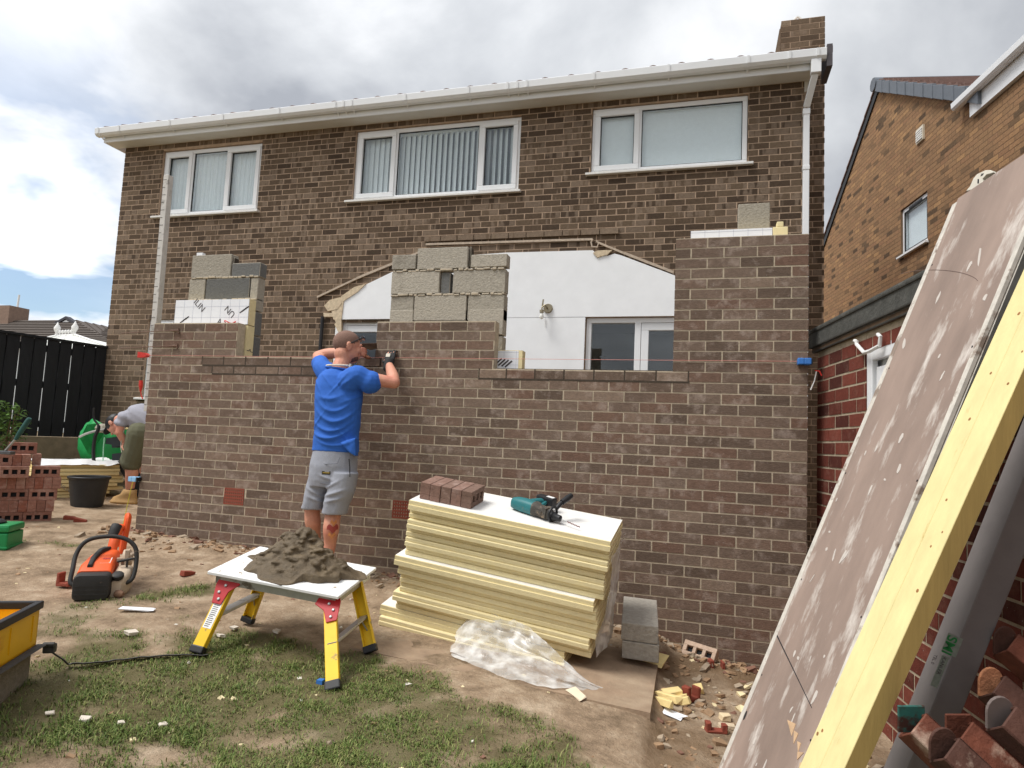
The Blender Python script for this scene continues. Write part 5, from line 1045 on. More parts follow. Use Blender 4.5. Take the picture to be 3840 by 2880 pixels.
for z in (.035, .06, .085): mb = MB(); mb.obox(W_(-.085, -.022, z), X_*.17, Y_*.01, Z_*.007); mb.build('cover_rib', m_sbk, ac_)
mb = MB(); mb.loft([rr_(.06, -.098, .094, .03, .165, .025), rr_(.12, -.094, .088, .03, .205, .03), rr_(.22, -.08, .082, .04, .235, .04), rr_(.32, -.05, .085, .05, .25, .03), rr_(.36, -.03, .08, .07, .245, .03)])
ob_ = mb.build('engine_cover', m_or, saw, smooth=True)
mb = MB(); mb.loft([rr_(.085, -.05, -.022, .17, .20, .008), rr_(.16, -.048, -.018, .2, .238, .008), rr_(.26, -.03, .0, .22, .268, .008), rr_(.33, -.015, .03, .235, .27, .008)]); mb.build('top_strip', m_sbk, ob_, smooth=True)
mb = MB(); mb.obox(W_(.012, .115, .198), X_*.055, Y_*.075+Z_*.02, Z_*.004); lb_ = mb.build('label', m_white, ob_)
text('lettering', '420', .026, W_(.016, .158, .218), X_, Y_*.96+Z_*.27, M('print_red', S(170, 60, 70), .7), saw, .0004, .0008)
mb = MB()
for k in range(3): mb.prism([W_(.016+.017*k, .122, .2045), W_(.028+.017*k, .122, .2045), W_(.022+.017*k, .145, .2105)], Z_*.001)
mb.build('warning_mark', M('print_yellow', S(210, 170, 60), .7), lb_)
mb = MB(); hp = [W_(-.125, .06, .10), W_(-.128, .10, .17), W_(-.13, .16, .25), W_(-.10, .19, .315), W_(-.04, .205, .345), (W_(.06, .205, .352)), W_(.14, .2, .33), W_(.19, .19, .28), W_(.205, .17, .2), W_(.20, .13, .11), W_(.17, .10, .08), W_(.09, .10, .07)]
def smoothp(p, n=5):
    p = [V(q) for q in p]; o = []
    for i in range(len(p)-1):
        a, b, c, d = p[max(i-1, 0)], p[i], p[i+1], p[min(i+2, len(p)-1)]
        for k in range(n): t_ = k/n; o.append(.5*((2*b)+(c-a)*t_+(2*a-5*b+4*c-d)*t_*t_+(3*b-a-3*c+d)*t_**3))
    return o+[p[-1]]
mb.tube(smoothp([W_(-.09, .05, .08)]+hp), .0135, 10); mb.build('loop_handle', m_sbk, saw, smooth=True)
mb = MB(); mb.tube(smoothp([W_(.03, .33, .2), W_(.035, .36, .28), W_(.04, .40, .34), W_(.045, .43, .375), W_(.05, .50, .36), W_(.05, .52, .24)]), (.03, .022), 10, ref=X_); rh = mb.build('rear_handle', m_or, saw, smooth=True)
mb = MB(); mb.tube(smoothp([W_(.025, .385, .335), W_(.03, .40, .37), W_(.036, .42, .395)]), (.033, .025), 10, ref=X_); mb.build('grip', m_sbk, rh, smooth=True)
mb = MB(); mb.tube(smoothp([W_(.075, .45, .20), W_(.08, .48, .32), W_(.085, .50, .42), W_(.08, .53, .44)]), (.022, .03), 10, ref=X_); mb.build('blade_guard', m_or, saw, smooth=True)
mb = MB(); mb.loft([rr_(.05, .09, .15, .0, .10, .02), rr_(.12, .09, .185, .005, .15, .03), rr_(.20, .09, .19, .02, .17, .03), rr_(.28, .085, .16, .05, .16, .03)]); tk = mb.build('fuel_tank', m_cream, saw, smooth=True)
mb = MB(); mb.lathe(W_(.125, .07, .115), [(.03, 0), (.034, .008), (.034, .028), (.028, .034), (.012, .036)], 14, ax=Z_*.9-Y_*.4); mb.build('filler_cap', m_sbk, tk, smooth=True)
mb = MB(); mb.tube([W_(.155, .16, .165), W_(.155, .165, .205)], .007, 6); mb.tube([W_(.10, .16, .2), W_(.19, .17, .217)], .008, 6); mb.build('starter_grip', m_sbk, tk)
mb = MB(); mb.lathe(W_(.13, .30, .19), [(.02, -.03), (.062, -.02), (.066, .015), (.04, .03), (.015, .032)], 16, ax=X_); mb.obox(W_(.085, .22, .19), X_*.11, Y_*.03, Z_*.02); mb.obox(W_(.13, .22, .16), X_*.022, Y_*.03, Z_*.10); mb.tube([W_(.17, .2, .235), W_(.21, .19, .262)], .014, 8); mb.build('starter_housing', m_cream, saw, smooth=True)
mb = MB(); mb.loft([rr_(.06, .085, .13, -.01, .06, .015), rr_(.2, .085, .13, .0, .05, .015)]); mb.lathe(W_(.135, .045, .025), [(.022, -.01), (.025, .02), (.012, .04)], 10, ax=X_-Y_*.6); mb.build('base_foot', M('muddy_cast', S(134, 104, 84), .9, .2, 20, .3, 60), saw, smooth=True)

# ------------------------------------------------------------------ yard at the far left: foam, tubs, rubble bag
m_fo = M('far_foam', S(232, 212, 156), .85, .05, 14)
fA, fB = SG(115, 1868), SG(480, 1790); fx = (SG(450, 1868)-fA); fx.z = 0; fx.normalize(); fy = V((-fx.y, fx.x, 0)); fy = fy if fy.y > 0 else -fy
zf = fA.z; hf_ = (SD(150, 1735, (fA-V(CAM)).dot(V(CF))).z-zf); lf_ = .5
fl_ = (SG(450, 1868)-fA).length*1.02
for i in range(9):
    mb = MB(); t_ = hf_/9; o_ = fA+fx*random.uniform(-.03, .03)+fy*random.uniform(-.02, .03); o_.z = zf-.02+t_*i
    mb.obox(o_, fx*(fl_+random.uniform(-.05, .02)-(.10 if i < 2 else 0)), fy*.6, (0, 0, t_-.006)); o = mb.build('insulation_board', m_fo, bevel=.004)
    tag(o, ['bottom', 'second lowest', 'third lowest', 'fourth lowest', 'middle', 'fourth highest', 'third highest', 'second highest', 'top'][i]+' foam board in the far left stack behind the black tub', 'foam board', 'foam boards in the far left stack')
    if i == 4:
        pr = o_+fx*(fl_*.22)-fy*.001+V((0, 0, t_)); mb = MB()
    if i in (3,): text('print', 'UNILIN', .05, o_+fx*(fl_*.26)-fy*.002+V((0, 0, t_*.9)), fx*.8-V((0, 0, .6)), fx*.6+V((0, 0, .8)), M('grey_print', S(150, 140, 130), .8), o, .0004)
def f3(u, v):
    p = fA+fx*(fl_*(u*.95))+fy*(-.03+v*.55); p.z = zf+hf_-.015+.03*nz(u*3, v*2, 1.7, 3)+.06*max(0, nz(u*4, v*3, 1.3, 31))+.03
    if v < .08: p.z -= .05
    return p
mb = MB(); crumple(mb, f3, 40, 14); o = mb.build('plastic_sheet', M('white_sheeting', S(232, 232, 232), .35, .05, 10), smooth='all'); tag(o, 'white plastic sheeting lying over the far left foam stack', 'plastic sheet')
tb = SG(342, 1902); dzp = (tb-V(CAM)).dot(V(CF))/FPX; ht = 113*dzp; rt = 73*dzp
t = thing('builders_tub', 'black mortar splashed builders tub with wide rim near the wall corner', 'tub', tb); m_tub = M('tub_black', S(40, 41, 43), .5, .2, 14, .05, 30, S(150, 140, 122), 24, .70, .03)
mb = MB(); mb.lathe(tb+fy*rt*.6, [(rt*.72, 0), (rt*.90, ht*.85), (rt*.92, ht*.90), (rt*.97, ht*.92), (rt*1.0, ht*.97), (rt*.97, ht), (rt*.90, ht*.985), (rt*.86, ht*.85), (rt*.70, ht*.2), (.01, ht*.2)], 32, cap=True); mb.build('tub_body', m_tub, t, smooth=True)
mb = MB(); mb.lathe(tb+fy*rt*.6, [(rt*.70, ht*.5), (rt*.80, ht*.66), (.05, ht*.68)], 24); mb.build('contents', M('tub_mortar', S(128, 122, 112), .9, .2, 20), t)
t2 = SG(462, 1862); t = thing('builders_tub', 'dark grey tub standing behind the bending man beside the foam', 'tub', t2); r2_ = .19; h2 = .36
mb = MB(); mb.lathe(t2+V((.08, .2, 0)), [(r2_*.72, 0), (r2_*.95, h2*.9), (r2_*1.03, h2*.93), (r2_, h2), (r2_*.9, h2*.95), (r2_*.7, h2*.4), (.01, h2*.4)], 24); mb.build('tub_body', M('tub_grey', S(58, 60, 64), .55, .1), t, smooth=True)
mb = MB(); 
for k in range(5): mb.ball(t2+V((.08+random.uniform(-.1, .1), .2+random.uniform(-.08, .08), h2+.03)), (.09, .08, .05), 9, 6)
o = mb.build('rag_bundle', M('pale_rag', S(206, 190, 184), .9, .1, 14), smooth='all'); tag(o, 'pale rags heaped in the dark grey tub', 'rags')
dpg = 8.35; gb = SD(345, 1742, dpg); m_bag = M('green_bag', S(36, 150, 80), .6, .12, 9, .1, 20, S(90, 190, 130), 7, .60, .15)
def SDg(a, b, k=0): return SD(a, b, dpg+k)
t = thing('rubble_bag', 'crumpled green rubble bag with black patches behind the foam stack', 'rubble bag', gb)
mb = MB()
ang = np.linspace(0, 2*math.pi, 41)[:-1]; c_ = SDg(425, 1660, .4); hw_ = 118*dpg/FPX; rows = []
for j, (f, rw_) in enumerate(((-.02, .84), (.15, .98), (.35, 1.03), (.55, 1.0), (.75, .97), (.9, .9), (1.0, .82))):
    H_ = 150*dpg/FPX*1.05; rows.append([V((c_.x, c_.y, gb.z))+V((.95, .3, 0))*(hw_*rw_*math.cos(a)*(1+.06*math.sin(3*a+j)))+V((-.3, .95, 0))*(hw_*.8*rw_*math.sin(a)*(1+.05*math.sin(4*a+j*2)))+V((0, 0, H_*f+.05*math.sin(5*a+j)*f*(1 if j > 4 else .3))) for a in ang])
mb.loft(rows, 0, True); mb.prism([SDg(300, 1645, -.1), SDg(326, 1592, -.05), SDg(372, 1588, .0), SDg(352, 1640, .1), SDg(345, 1708, .1), SDg(330, 1700, -.05)], V((.02, .06, 0)), 0); mb.build('bag_body', m_bag, t, smooth=True)
for pl in ([(398, 1643), (468, 1633), (464, 1668), (420, 1679), (418, 1668), (394, 1664)], [(420, 1702), (470, 1696), (470, 1732), (420, 1732)]): mb = MB(); mb.prism([SDg(a, b_, -.50) for a, b_ in pl], V((-.001, .42, 0)), 0); mb.build('bag_print', M('bag_black', S(46, 52, 54), .7, .1), t)
mb = MB(); mb.tube([SDg(392, 1640, -.52), SDg(388, 1680, -.53), SDg(386, 1735, -.52)], .006, 5); mb.build('bag_seam', M('seam_white', S(170, 220, 190), .7), t)
mb = MB(); mb.obox(SDg(400, 1612, -.1), V((.34, .1, .03)), V((-.05, .15, 0)), (0, 0, .06)); mb.obox(SDg(402, 1600, -.1), V((.26, .08, .02)), V((-.05, .15, 0)), (0, 0, .05)); o = mb.build('foam_offcut', m_fo, bevel=.004); tag(o, 'yellow foam offcuts sticking out of the green rubble bag', 'foam offcut')
mb = MB(); mb.ball(SDg(385, 1606, -.05), (.10, .08, .06), 7, 5); o = mb.build('rubble_lump', m_block); tag(o, 'pale lump of rubble on top of the green bag', 'rubble')
mb = MB(); mb.tube(smoothp([SDg(298, 1638, -.55), SDg(330, 1624, -.55), SDg(380, 1612, -.5), SDg(420, 1611, -.45)]), .014, 7); o = mb.build('grey_pipe', M('pipe_grey', S(168, 166, 160), .5, .1), smooth=True); tag(o, 'pale grey pipe lying across the green rubble bag', 'pipe')
mb = MB(); mb.tube(smoothp([SDg(352, 1530, -.6), SDg(352, 1570, -.6), SDg(370, 1600, -.6), SDg(356, 1640, -.6), SDg(350, 1690, -.6), SDg(352, 1735, -.6)]), [.012]*10+[.02]*16, 7); o = mb.build('black_hose', m_black, smooth=True); tag(o, 'black hose hanging down in front of the green rubble bag', 'hose')
mb = MB(); p_ = SD(432, 1738, (t2-V(CAM)).dot(V(CF))-.1); mb.obox(p_, V((.20, .05, -.26)), V((.05, 0, .04)), (0, .04, 0)); o = mb.build('black_strip', m_black, bevel=.004); tag(o, 'short black plastic piece poking up beside the grey tub', 'plastic strip')
# young shrub by the gravel board
sp_ = SD(20, 1610, 8.2); t = thing('shrub', 'leafy green shrub in front of the black fence at the left edge', 'shrub', V((sp_.x, sp_.y, float(g0(sp_.x, sp_.y)))))
mb = MB(); m_leaf = M('shrub_leaf', S(92, 122, 58), .6, .3, 14, rnd=.3); cS = SD(8, 1585, 8.2)
for k in range(420):
    d_ = V((random.gauss(0, 1), random.gauss(0, 1), random.gauss(0, 1))).normalized()*(random.random()**.45); p = cS+V((d_.x*.30, d_.y*.30, d_.z*.33-.05)); a = V((random.gauss(0, 1), random.gauss(0, 1), random.gauss(0, .5))).normalized()*random.uniform(.03, .05); b_ = a.cross(V((random.gauss(0, 1), random.gauss(0, 1), 1))).normalized()*.014
    mb.add([p-a, p+b_+V((0, 0, .006)), p+a, p-b_+V((0, 0, .006))], [(0, 1, 2, 3)])
mb.build('foliage', m_leaf, t); mb = MB()
for k in range(7): mb.tube([V((sp_.x+random.uniform(-.05, .05), sp_.y, float(g0(sp_.x, sp_.y)))), cS+V((random.uniform(-.2, .2), random.uniform(-.2, .2), random.uniform(0, .2)))], .006, 5)
mb.build('stem', M('stem_brown', S(92, 78, 54), .9), t)

# ------------------------------------------------------------------ the two builders
def ringp(c, ax, ay, rx, ry, n=20, p=1.):
    return [c+ax*(rx*math.copysign(abs(math.cos(2*math.pi*j/n))**p, math.cos(2*math.pi*j/n)))+ay*(ry*math.copysign(abs(math.sin(2*math.pi*j/n))**p, math.sin(2*math.pi*j/n))) for j in range(n)]
def limb(mb, pts, rad, n=14, sub=4):
    P = smoothp(pts, sub); rr2 = []
    for i in range(len(P)):
        f = i/sub; k = min(int(f), len(rad)-2); u = f-k; u = u*u*(3-2*u); rr2.append(rad[k]*(1-u)+rad[k+1]*u)
    mb.tube(P, rr2, n); mb.ball(P[0], rr2[0], 12, 8); mb.ball(P[-1], rr2[-1], 12, 8)
AX, AY, AZ = V((.953, .303, 0)), V((-.303, .953, 0)), V((0, 0, 1))
def hand(mb, wrist, d, side, palm, curl, L=.185, w=.082, spread=.0, thumb_in=.5):
    """palm plus five separate bent fingers. d: along the hand, side: toward the thumb, palm: palm normal (fingers curl toward it)"""
    d = V(d).normalized(); side = (V(side)-d*V(side).dot(d)).normalized(); palm = d.cross(side)*(1 if d.cross(side).dot(V(palm)) > 0 else -1)
    pl = L*.5; mb.loft([ringp(wrist+d*(pl*t), side, palm, w*.5*a, .0145*b_, 14, .8) for t, a, b_ in ((-.12, .62, 1.15), (.2, .82, 1.15), (.6, 1.0, 1.05), (.95, 1.0, .9), (1.04, .9, .7))])
    for i, ln in enumerate((.070, .079, .073, .057)):
        f0 = wrist+d*(pl*.96)+side*(w*(.375-.25*i)); dd = (d+side*(spread*(1.5-i))).normalized(); p = [f0]; a = 0
        for k, part in enumerate((.46, .31, .23)):
            a += curl[k] if isinstance(curl, (list, tuple)) else curl; p.append(p[-1]+(dd*math.cos(a)+palm*math.sin(a))*(ln*part))
        limb(mb, p, [.0092, .0088, .0080, .0066], 9, 3)
    t0 = wrist+d*(pl*.28)+side*(w*.40); td = (d*.55+side*.75+palm*thumb_in).normalized(); t1 = t0+td*.038; t2 = t1+(d*.8+side*.25+palm*thumb_in).normalized()*.030; t3 = t2+(d*.95+palm*thumb_in*1.2).normalized()*.026
    limb(mb, [t0, t1, t2, t3], [.0135, .0115, .0105, .0085], 9, 3)
def head(mb, c, f, u, s=1., hairless=True):
    """skull, jaw, brow, nose, mouth, ears round centre c; f = facing, u = up"""
    f = V(f).normalized(); u = (V(u)-f*V(u).dot(f)).normalized(); r = f.cross(u)
    A = (r, f, u); q = lambda x, y, z: c+r*(x*s)+f*(y*s)+u*(z*s)
    mb.ball(q(0, -.012, .030), (.077*s, .097*s, .088*s), 24, 16, ax=A); mb.ball(q(0, .018, -.03), (.066*s, .075*s, .085*s), 20, 14, ax=A); mb.ball(q(0, .045, -.078), (.040*s, .040*s, .036*s), 16, 10, ax=A)
    mb.ball(q(0, .078, .022), (.052*s, .02*s, .014*s), 14, 8, ax=A)
    for sx in (-1, 1):
        mb.ball(q(.036*sx, .068, -.018), (.022*s, .024*s, .022*s), 12, 8, ax=A); mb.ball(q(.033*sx, .075, .006), (.0135*s, .013*s, .011*s), 12, 8, ax=A)
        mb.ball(q(.078*sx, -.012, -.004), (.010*s, .020*s, .032*s), 12, 8, ax=A); mb.ball(q(.084*sx, -.020, .006), (.006*s, .017*s, .024*s), 12, 8, ax=A)
    limb(mb, [q(0, .086, .012), q(0, .104, -.018), q(0, .112, -.028)], [.008*s, .012*s, .014*s], 10); mb.ball(q(0, .090, -.058), (.026*s, .012*s, .006*s), 12, 6, ax=A); mb.ball(q(0, .088, -.068), (.022*s, .012*s, .007*s), 12, 6, ax=A)
    return q
# --- man in blue
ym = -.40
def MS(px, py, y=ym): return SY(px, py, y)
hc_ = MS(1304, 1303, -.30); hf_d = V((.66, .72, -.10)); hu_ = V((.10, .12, 1))
man = thing('person', 'man in blue t-shirt and grey shorts laying a brick with a trowel', 'person', V((MS(1230, 2000).x, -.36, float(g0(-3.35, -.36)))))
mb = MB(); qh = head(mb, hc_, hf_d, hu_, 1.06)
nk = MS(1272, 1385, -.37); limb(mb, [hc_+V((-.02, -.045, -.055)), hc_.lerp(nk, .6), nk, nk+V((0, 0, -.08))], [.060, .058, .062, .06])
ls, rs = MS(1212, 1385, -.34), MS(1338, 1412, -.42)
le, lw_ = MS(1192, 1336, -.10), MS(1318, 1322, -.10); re_, rw2 = MS(1478, 1436, -.30), MS(1458, 1366, -.095)
limb(mb, [ls, ls.lerp(le, .5), le], [.055, .050, .043]); limb(mb, [le, le.lerp(lw_, .35)+V((-.0, 0, .012)), lw_], [.044, .046, .029])
limb(mb, [rs, rs.lerp(re_, .5), re_], [.055, .050, .044]); limb(mb, [re_, re_.lerp(rw2, .35)+V((.008, -.008, 0)), rw2], [.044, .046, .030])
hand(mb, lw_, (.9, .05, .08), (.1, .15, .95), (.1, 1, -.1), [.75, .9, .7], L=.175)
hand(mb, rw2, (-.12, .42, .85), (-1, .1, 0), (0, 1, -.4), [.28, .45, .40], L=.185)
lank, rank = MS(1184, 2042, -.25), MS(1232, 2088, -.43); lg_, rg_ = float(gz(lank.x, lank.y)), float(gz(rank.x, rank.y))
lk, rk = MS(1172, 1905, -.36), MS(1252, 1918, -.42); lh, rh_ = MS(1205, 1735, -.34), MS(1300, 1745, -.38)
for h_, k_, a_ in ((lh, lk, lank), (rh_, rk, rank)):
    calf = k_.lerp(a_, .35)+V((.012, -.030, 0)); limb(mb, [h_, h_.lerp(k_, .5), k_, calf, k_.lerp(a_, .7), a_, a_+V((0, .01, -.07))], [.070, .068, .056, .060, .045, .037, .038])
torso_c = [(MS(1272, 1440), .135, .075), (MS(1266, 1560), .135, .085), (MS(1258, 1690), .13, .085), (MS(1252, 1760), .13, .09)]
mb.loft([ringp(c, AX, AY, a, b_) for c, a, b_ in torso_c])
body = blob('body', mb, m_skin, man, .0048, 5)
# buzz cut
mb = MB(); Ah = (V(hf_d).normalized().cross(hu_).normalized(), V(hf_d).normalized(), hu_.normalized()); mb.ball(qh(0, -.016, .034), (.0828, .1040, .0945), 30, 20, ax=Ah)
hr = MB(); keep_f = []
for f in mb.f:
    c = sum((V(mb.v[i]) for i in f), V((0, 0, 0)))/len(f); loc_ = (c-hc_); y_, z_ = loc_.dot(Ah[1]), loc_.dot(Ah[2])
    if z_ > -.045+max(0, (y_+.02)*1.25) and not (y_ > .058 and z_ < .075): keep_f.append(f)
hr.v = mb.v; hr.f = keep_f; hr.m = [0]*len(keep_f); hr.r = [.5]*len(keep_f); hr.r2 = [0]*len(keep_f)
hr.build('hair', M('buzz_cut', S(128, 100, 88), .9, .25, 120, .3, 300), man, smooth='all')
# stubble beard
mb = MB(); mb.ball(qh(0, .034, -.066), (.0570, .0605, .0480), 20, 14, ax=Ah); hb_ = MB(); hb_.v = mb.v
hb_.f = [f for f in mb.f if (sum((V(mb.v[i]) for i in f), V((0, 0, 0)))/len(f)-hc_).dot(Ah[2]) < -.055]; hb_.m = [0]*len(hb_.f); hb_.r = [.5]*len(hb_.f); hb_.r2 = [0]*len(hb_.f); hb_.build('beard', M('beard', S(104, 78, 68), .9, .2, 120), man, smooth='all')
# sunglasses pushed up on the head
mb = MB()
for sx in (-1, 1): mb.tube([qh(.080*sx, -.035, -.002), qh(.083*sx, -.01, .02), qh(.078*sx, .045, .062), qh(.066*sx, .078, .082)], .0042, 6)
mb.tube([qh(-.066, .080, .082), qh(0, .098, .092), qh(.066, .080, .082)], .005, 6); sg = mb.build('sunglasses', m_black, man)
for sx in (-1, 1): mb = MB(); mb.loft([ringp(qh(.036*sx, .092+k*.006, .084+k*.004), Ah[0], (Ah[2]*.8+Ah[1]*-.6), .031, .021, 14) for k in (0, 1)]); mb.build('lens', M('mirror_lens', S(70, 76, 84), .12, .05, metal=.4), sg, smooth=True)
# t-shirt
def shirt_disp(co, nr):
    x = (co-np.array(MS(1258, 1560)))@np.array(AX); z = co[:, 2]; zl = MS(1258, 1695).z; d = np.zeros(len(co))
    back = np.clip(-(nr@np.array(AY)), 0, 1)
    def ridge(v, s_): return np.exp(-(v/s_)**2)
    def swag(zc, cv, x0, amp, s_, w_): return amp*ridge(z-zc-cv*(x-x0)**2, s_)*ridge(x-x0, w_)
    for zc, cv, x0, amp, s_, w_ in ((zl+.10, 3.0, -.02, .020, .016, .13), (zl+.155, 3.6, .0, .016, .015, .12), (zl+.225, 4.2, .02, .018, .017, .12), (zl+.30, 4.6, .01, .012, .015, .10), (zl+.05, 2.0, .03, .013, .014, .12), (zl+.39, 3.5, -.03, .009, .016, .08)): d += back*swag(zc, cv, x0, amp, s_, w_)
    for k, (x0, z0, m_, amp) in enumerate(((.10, zl+.52, .7, .012), (.03, zl+.50, 1.2, .010), (-.06, zl+.53, -1.1, .012), (-.11, zl+.46, -1.6, .012), (.14, zl+.40, .5, .012), (.08, zl+.14, -1.0, .014), (-.12, zl+.2, 1.4, .010))):
        u_ = (z-z0)-m_*(x-x0); d += .55*amp*ridge(u_, .014)*ridge(x-x0, .06)
    d += .012*(fbm(x*1.0, z, 8, 33, 3)-.45)+.006*(fbm(x+z*.6, z*.5, 22, 35, 2)-.4)
    return d
mb = MB()
tc_ = [(MS(1268, 1385, -.38), .072, .066), (MS(1268, 1393, -.385), .10, .078), (MS(1272, 1412, -.39), .155, .095), (MS(1272, 1450, -.39), .178, .118), (MS(1270, 1500), .178, .128), (MS(1268, 1560), .170, .128), (MS(1264, 1620), .166, .122), (MS(1260, 1665), .172, .124), (MS(1257, 1694), .176, .126)]
mb.loft([ringp(c, AX, AY, a, b_, 28, .92) for c, a, b_ in tc_])
limb(mb, [ls+V((.05, -.01, -.03)), ls+V((-.005, 0, .008)), ls.lerp(le, .3), ls.lerp(le, .52)+V((-.004, 0, -.008))], [.088, .075, .069, .070]); limb(mb, [rs+V((-.06, 0, -.04)), rs+V((.0, 0, .005)), rs.lerp(re_, .22)+V((0, 0, -.012)), rs.lerp(re_, .36)+V((0, 0, -.026))], [.095, .080, .080, .090])
mb.prism([MS(1290, 1660)-AY*.12, MS(1342, 1640)-AY*.09, MS(1343, 1712)-AY*.085, MS(1325, 1700)-AY*.11], AY*.10)
m_shirt = M('blue_cotton', S(46, 100, 188), .85, .05, 40, .15, 220)
blob('t_shirt', mb, m_shirt, man, .0062, 6, shirt_disp)
mb = MB(); mb.tube([MS(1262+44*math.cos(a), 1388, -.385)+AY*(.062*math.sin(a))+V((0, 0, .012-.012*math.cos(a))) for a in np.linspace(0, 2*math.pi, 25)[:-1]], .008, 8, close=True); mb.build('collar', m_shirt, man, smooth='all')
mb = MB()
for k in range(22):
    a = math.pi*(1.05+.9*k/21); mb.ball(MS(1266+42*math.cos(a), 1380, -.39)+AY*(.066*math.sin(a))+V((0, 0, .016)), .0075, 7, 5)
mb.build('necklace', M('pale_beads', S(226, 216, 200), .5, .2, 200), man)
# shorts
def shorts_disp(co, nr):
    z = co[:, 2]; x = (co-np.array(MS(1240, 1800)))@np.array(AX); zh = MS(1240, 1900).z; d = np.zeros(len(co))
    for x0, z0, m_, amp, w_ in ((.06, zh+.11, .35, .013, .07), (.07, zh+.065, .3, .012, .06), (.03, zh+.16, .6, .012, .06), (-.09, zh+.10, -.5, .010, .06), (-.08, zh+.05, -.3, .010, .06), (.0, zh+.22, -.3, .010, .05)): d += amp*np.exp(-(((z-z0)-m_*(x-x0))/.013)**2)*np.exp(-((x-x0)/w_)**2)
    return d+.010*(fbm(co[:, 0], z, 9, 71, 3)-.45)+.005*np.sin(x*70+z*8)*np.exp(-((z-zh-.03)/.05)**2)
mb = MB(); mb.loft([ringp(c, AX, AY, a, b_, 26, .9) for c, a, b_ in ((MS(1257, 1668), .158, .112), (MS(1256, 1700), .166, .122), (MS(1252, 1745), .176, .138), (MS(1248, 1800), .178, .135), (MS(1244, 1825), .172, .122))])
mb.loft([ringp(c, AX, AY, a, b_, 22, .9) for c, a, b_ in ((MS(1212, 1760), .088, .105), (MS(1196, 1820), .092, .108), (MS(1180, 1880), .086, .100), (MS(1170, 1908), .084, .096))]); mb.loft([ringp(c, AX, AY, a, b_, 22, .9) for c, a, b_ in ((MS(1295, 1770, -.42), .098, .11), (MS(1280, 1840, -.43), .100, .112), (MS(1262, 1895, -.43), .094, .104), (MS(1254, 1926, -.43), .092, .100))])
m_shorts = M('grey_jersey', S(150, 153, 162), .95, .10, 160, .2, 260)
sh_ = blob('shorts', mb, m_shorts, man, .0062, 5, shorts_disp)
def bk(px, py, d=-.148): return MS(px, py)+AY*d
mb = MB(); mb.obox(bk(1226, 1775, -.152), AX*.062, AY*.008, V((0, 0, .024))); mb.build('patch_label', M('black_patch', S(40, 38, 36), .8), sh_)
mb = MB(); mb.obox(bk(1229, 1771, -.1535), AX*.050, AY*.006, V((0, 0, .010))); mb.build('patch_print', M('gold_print', S(150, 128, 60), .8), sh_)
mb = MB(); mb.tube([bk(1222, 1712, -.136), bk(1221, 1735, -.143), bk(1240, 1738, -.146), bk(1282, 1736, -.142), bk(1290, 1712, -.13)], .0022, 5); mb.tube([bk(1218, 1806, -.14), bk(1250, 1812, -.144), bk(1284, 1805, -.14)], .0022, 5); mb.build('pocket_seam', M('seam_grey', S(112, 114, 122), .95), sh_)
mb = MB(); mb.tube([MS(1318, 1720)-AY*.085, MS(1322, 1750)-AY*.095, MS(1322, 1786)-AY*.095], .004, 5); mb.build('side_zip', m_black, sh_)
# glove, socks, boots
mb = MB(); gd = V((-.12, .42, .85)).normalized(); hand(mb, rw2+gd*.0, gd, (-1, .1, 0), (0, 1, -.4), [.28, .45, .40], L=.20, w=.096); limb(mb, [rw2-gd*.035, rw2+gd*.02], [.040, .042])
gv = blob('glove', mb, M('black_glove', S(42, 42, 42), .8, .2, 60), man, .0042, 2)
mb = MB(); mb.obox(rw2+gd*.065-V((.026, .028, 0)), (.040, -.004, 0), gd*.035, (0, .008, 0)); mb.build('knuckle_pad', M('pale_knuckle', S(206, 200, 184), .8, .1, 60), gv, bevel=.003)
for nm_, a_, gg in (('l', lank, lg_), ('r', rank, rg_)):
    mb = MB(); limb(mb, [V((a_.x, a_.y, a_.z+.005)), V((a_.x, a_.y, gg+.07))], [.041, .044]); mb.build('sock', M('navy_sock', S(40, 42, 58), .9), man, smooth='all')
    mb = MB(); fdv = V((-.1 if nm_ == 'l' else .25, 1, 0)).normalized(); sdv = fdv.cross(AZ)
    mb.loft([ringp(V((a_.x, a_.y, gg+h))+fdv*o, sdv, fdv, rx, ry, 18) for h, o, rx, ry in ((.0, .055, .046, .125), (.03, .052, .049, .128), (.055, .035, .047, .105), (.085, .008, .046, .07), (.125, .0, .047, .062))]); mb.build('boot', M('tan_boot', S(176, 140, 92), .8, .15, 20), man, smooth='all')
# tattoos
mb = MB(); cp_ = rk.lerp(rank, .40)+V((.012, -.030, 0)); m_tr = M('tattoo_red', S(150, 62, 54), .6, .1, 60); m_to = M('tattoo_ochre', S(196, 128, 76), .6, .1, 60)
def onleg(mb, cx, cz, wd, hh, mi):
    n = 14; vs = []
    for i in range(n+1):
        a = -math.pi/2+(cx+wd*(i/n-.5)); r_ = .0605
        for z_ in (-hh/2, hh/2):
            wob = 1-.5*abs(2*i/n-1)**3; vs.append(cp_+AX*(r_*math.cos(a))+AY*(r_*math.sin(a))+V((0, 0, cz+z_*wob+.01*math.sin(3*i/n*math.pi))))
    mb.add(vs, [(2*i, 2*i+2, 2*i+3, 2*i+1) for i in range(n)], mi)
onleg(mb, .45, .02, 1.5, .045, 0); onleg(mb, .35, -.03, .9, .03, 1); onleg(mb, .5, .06, .8, .03, 1); mb.build('tattoo', [m_tr, m_to], man, smooth='all')
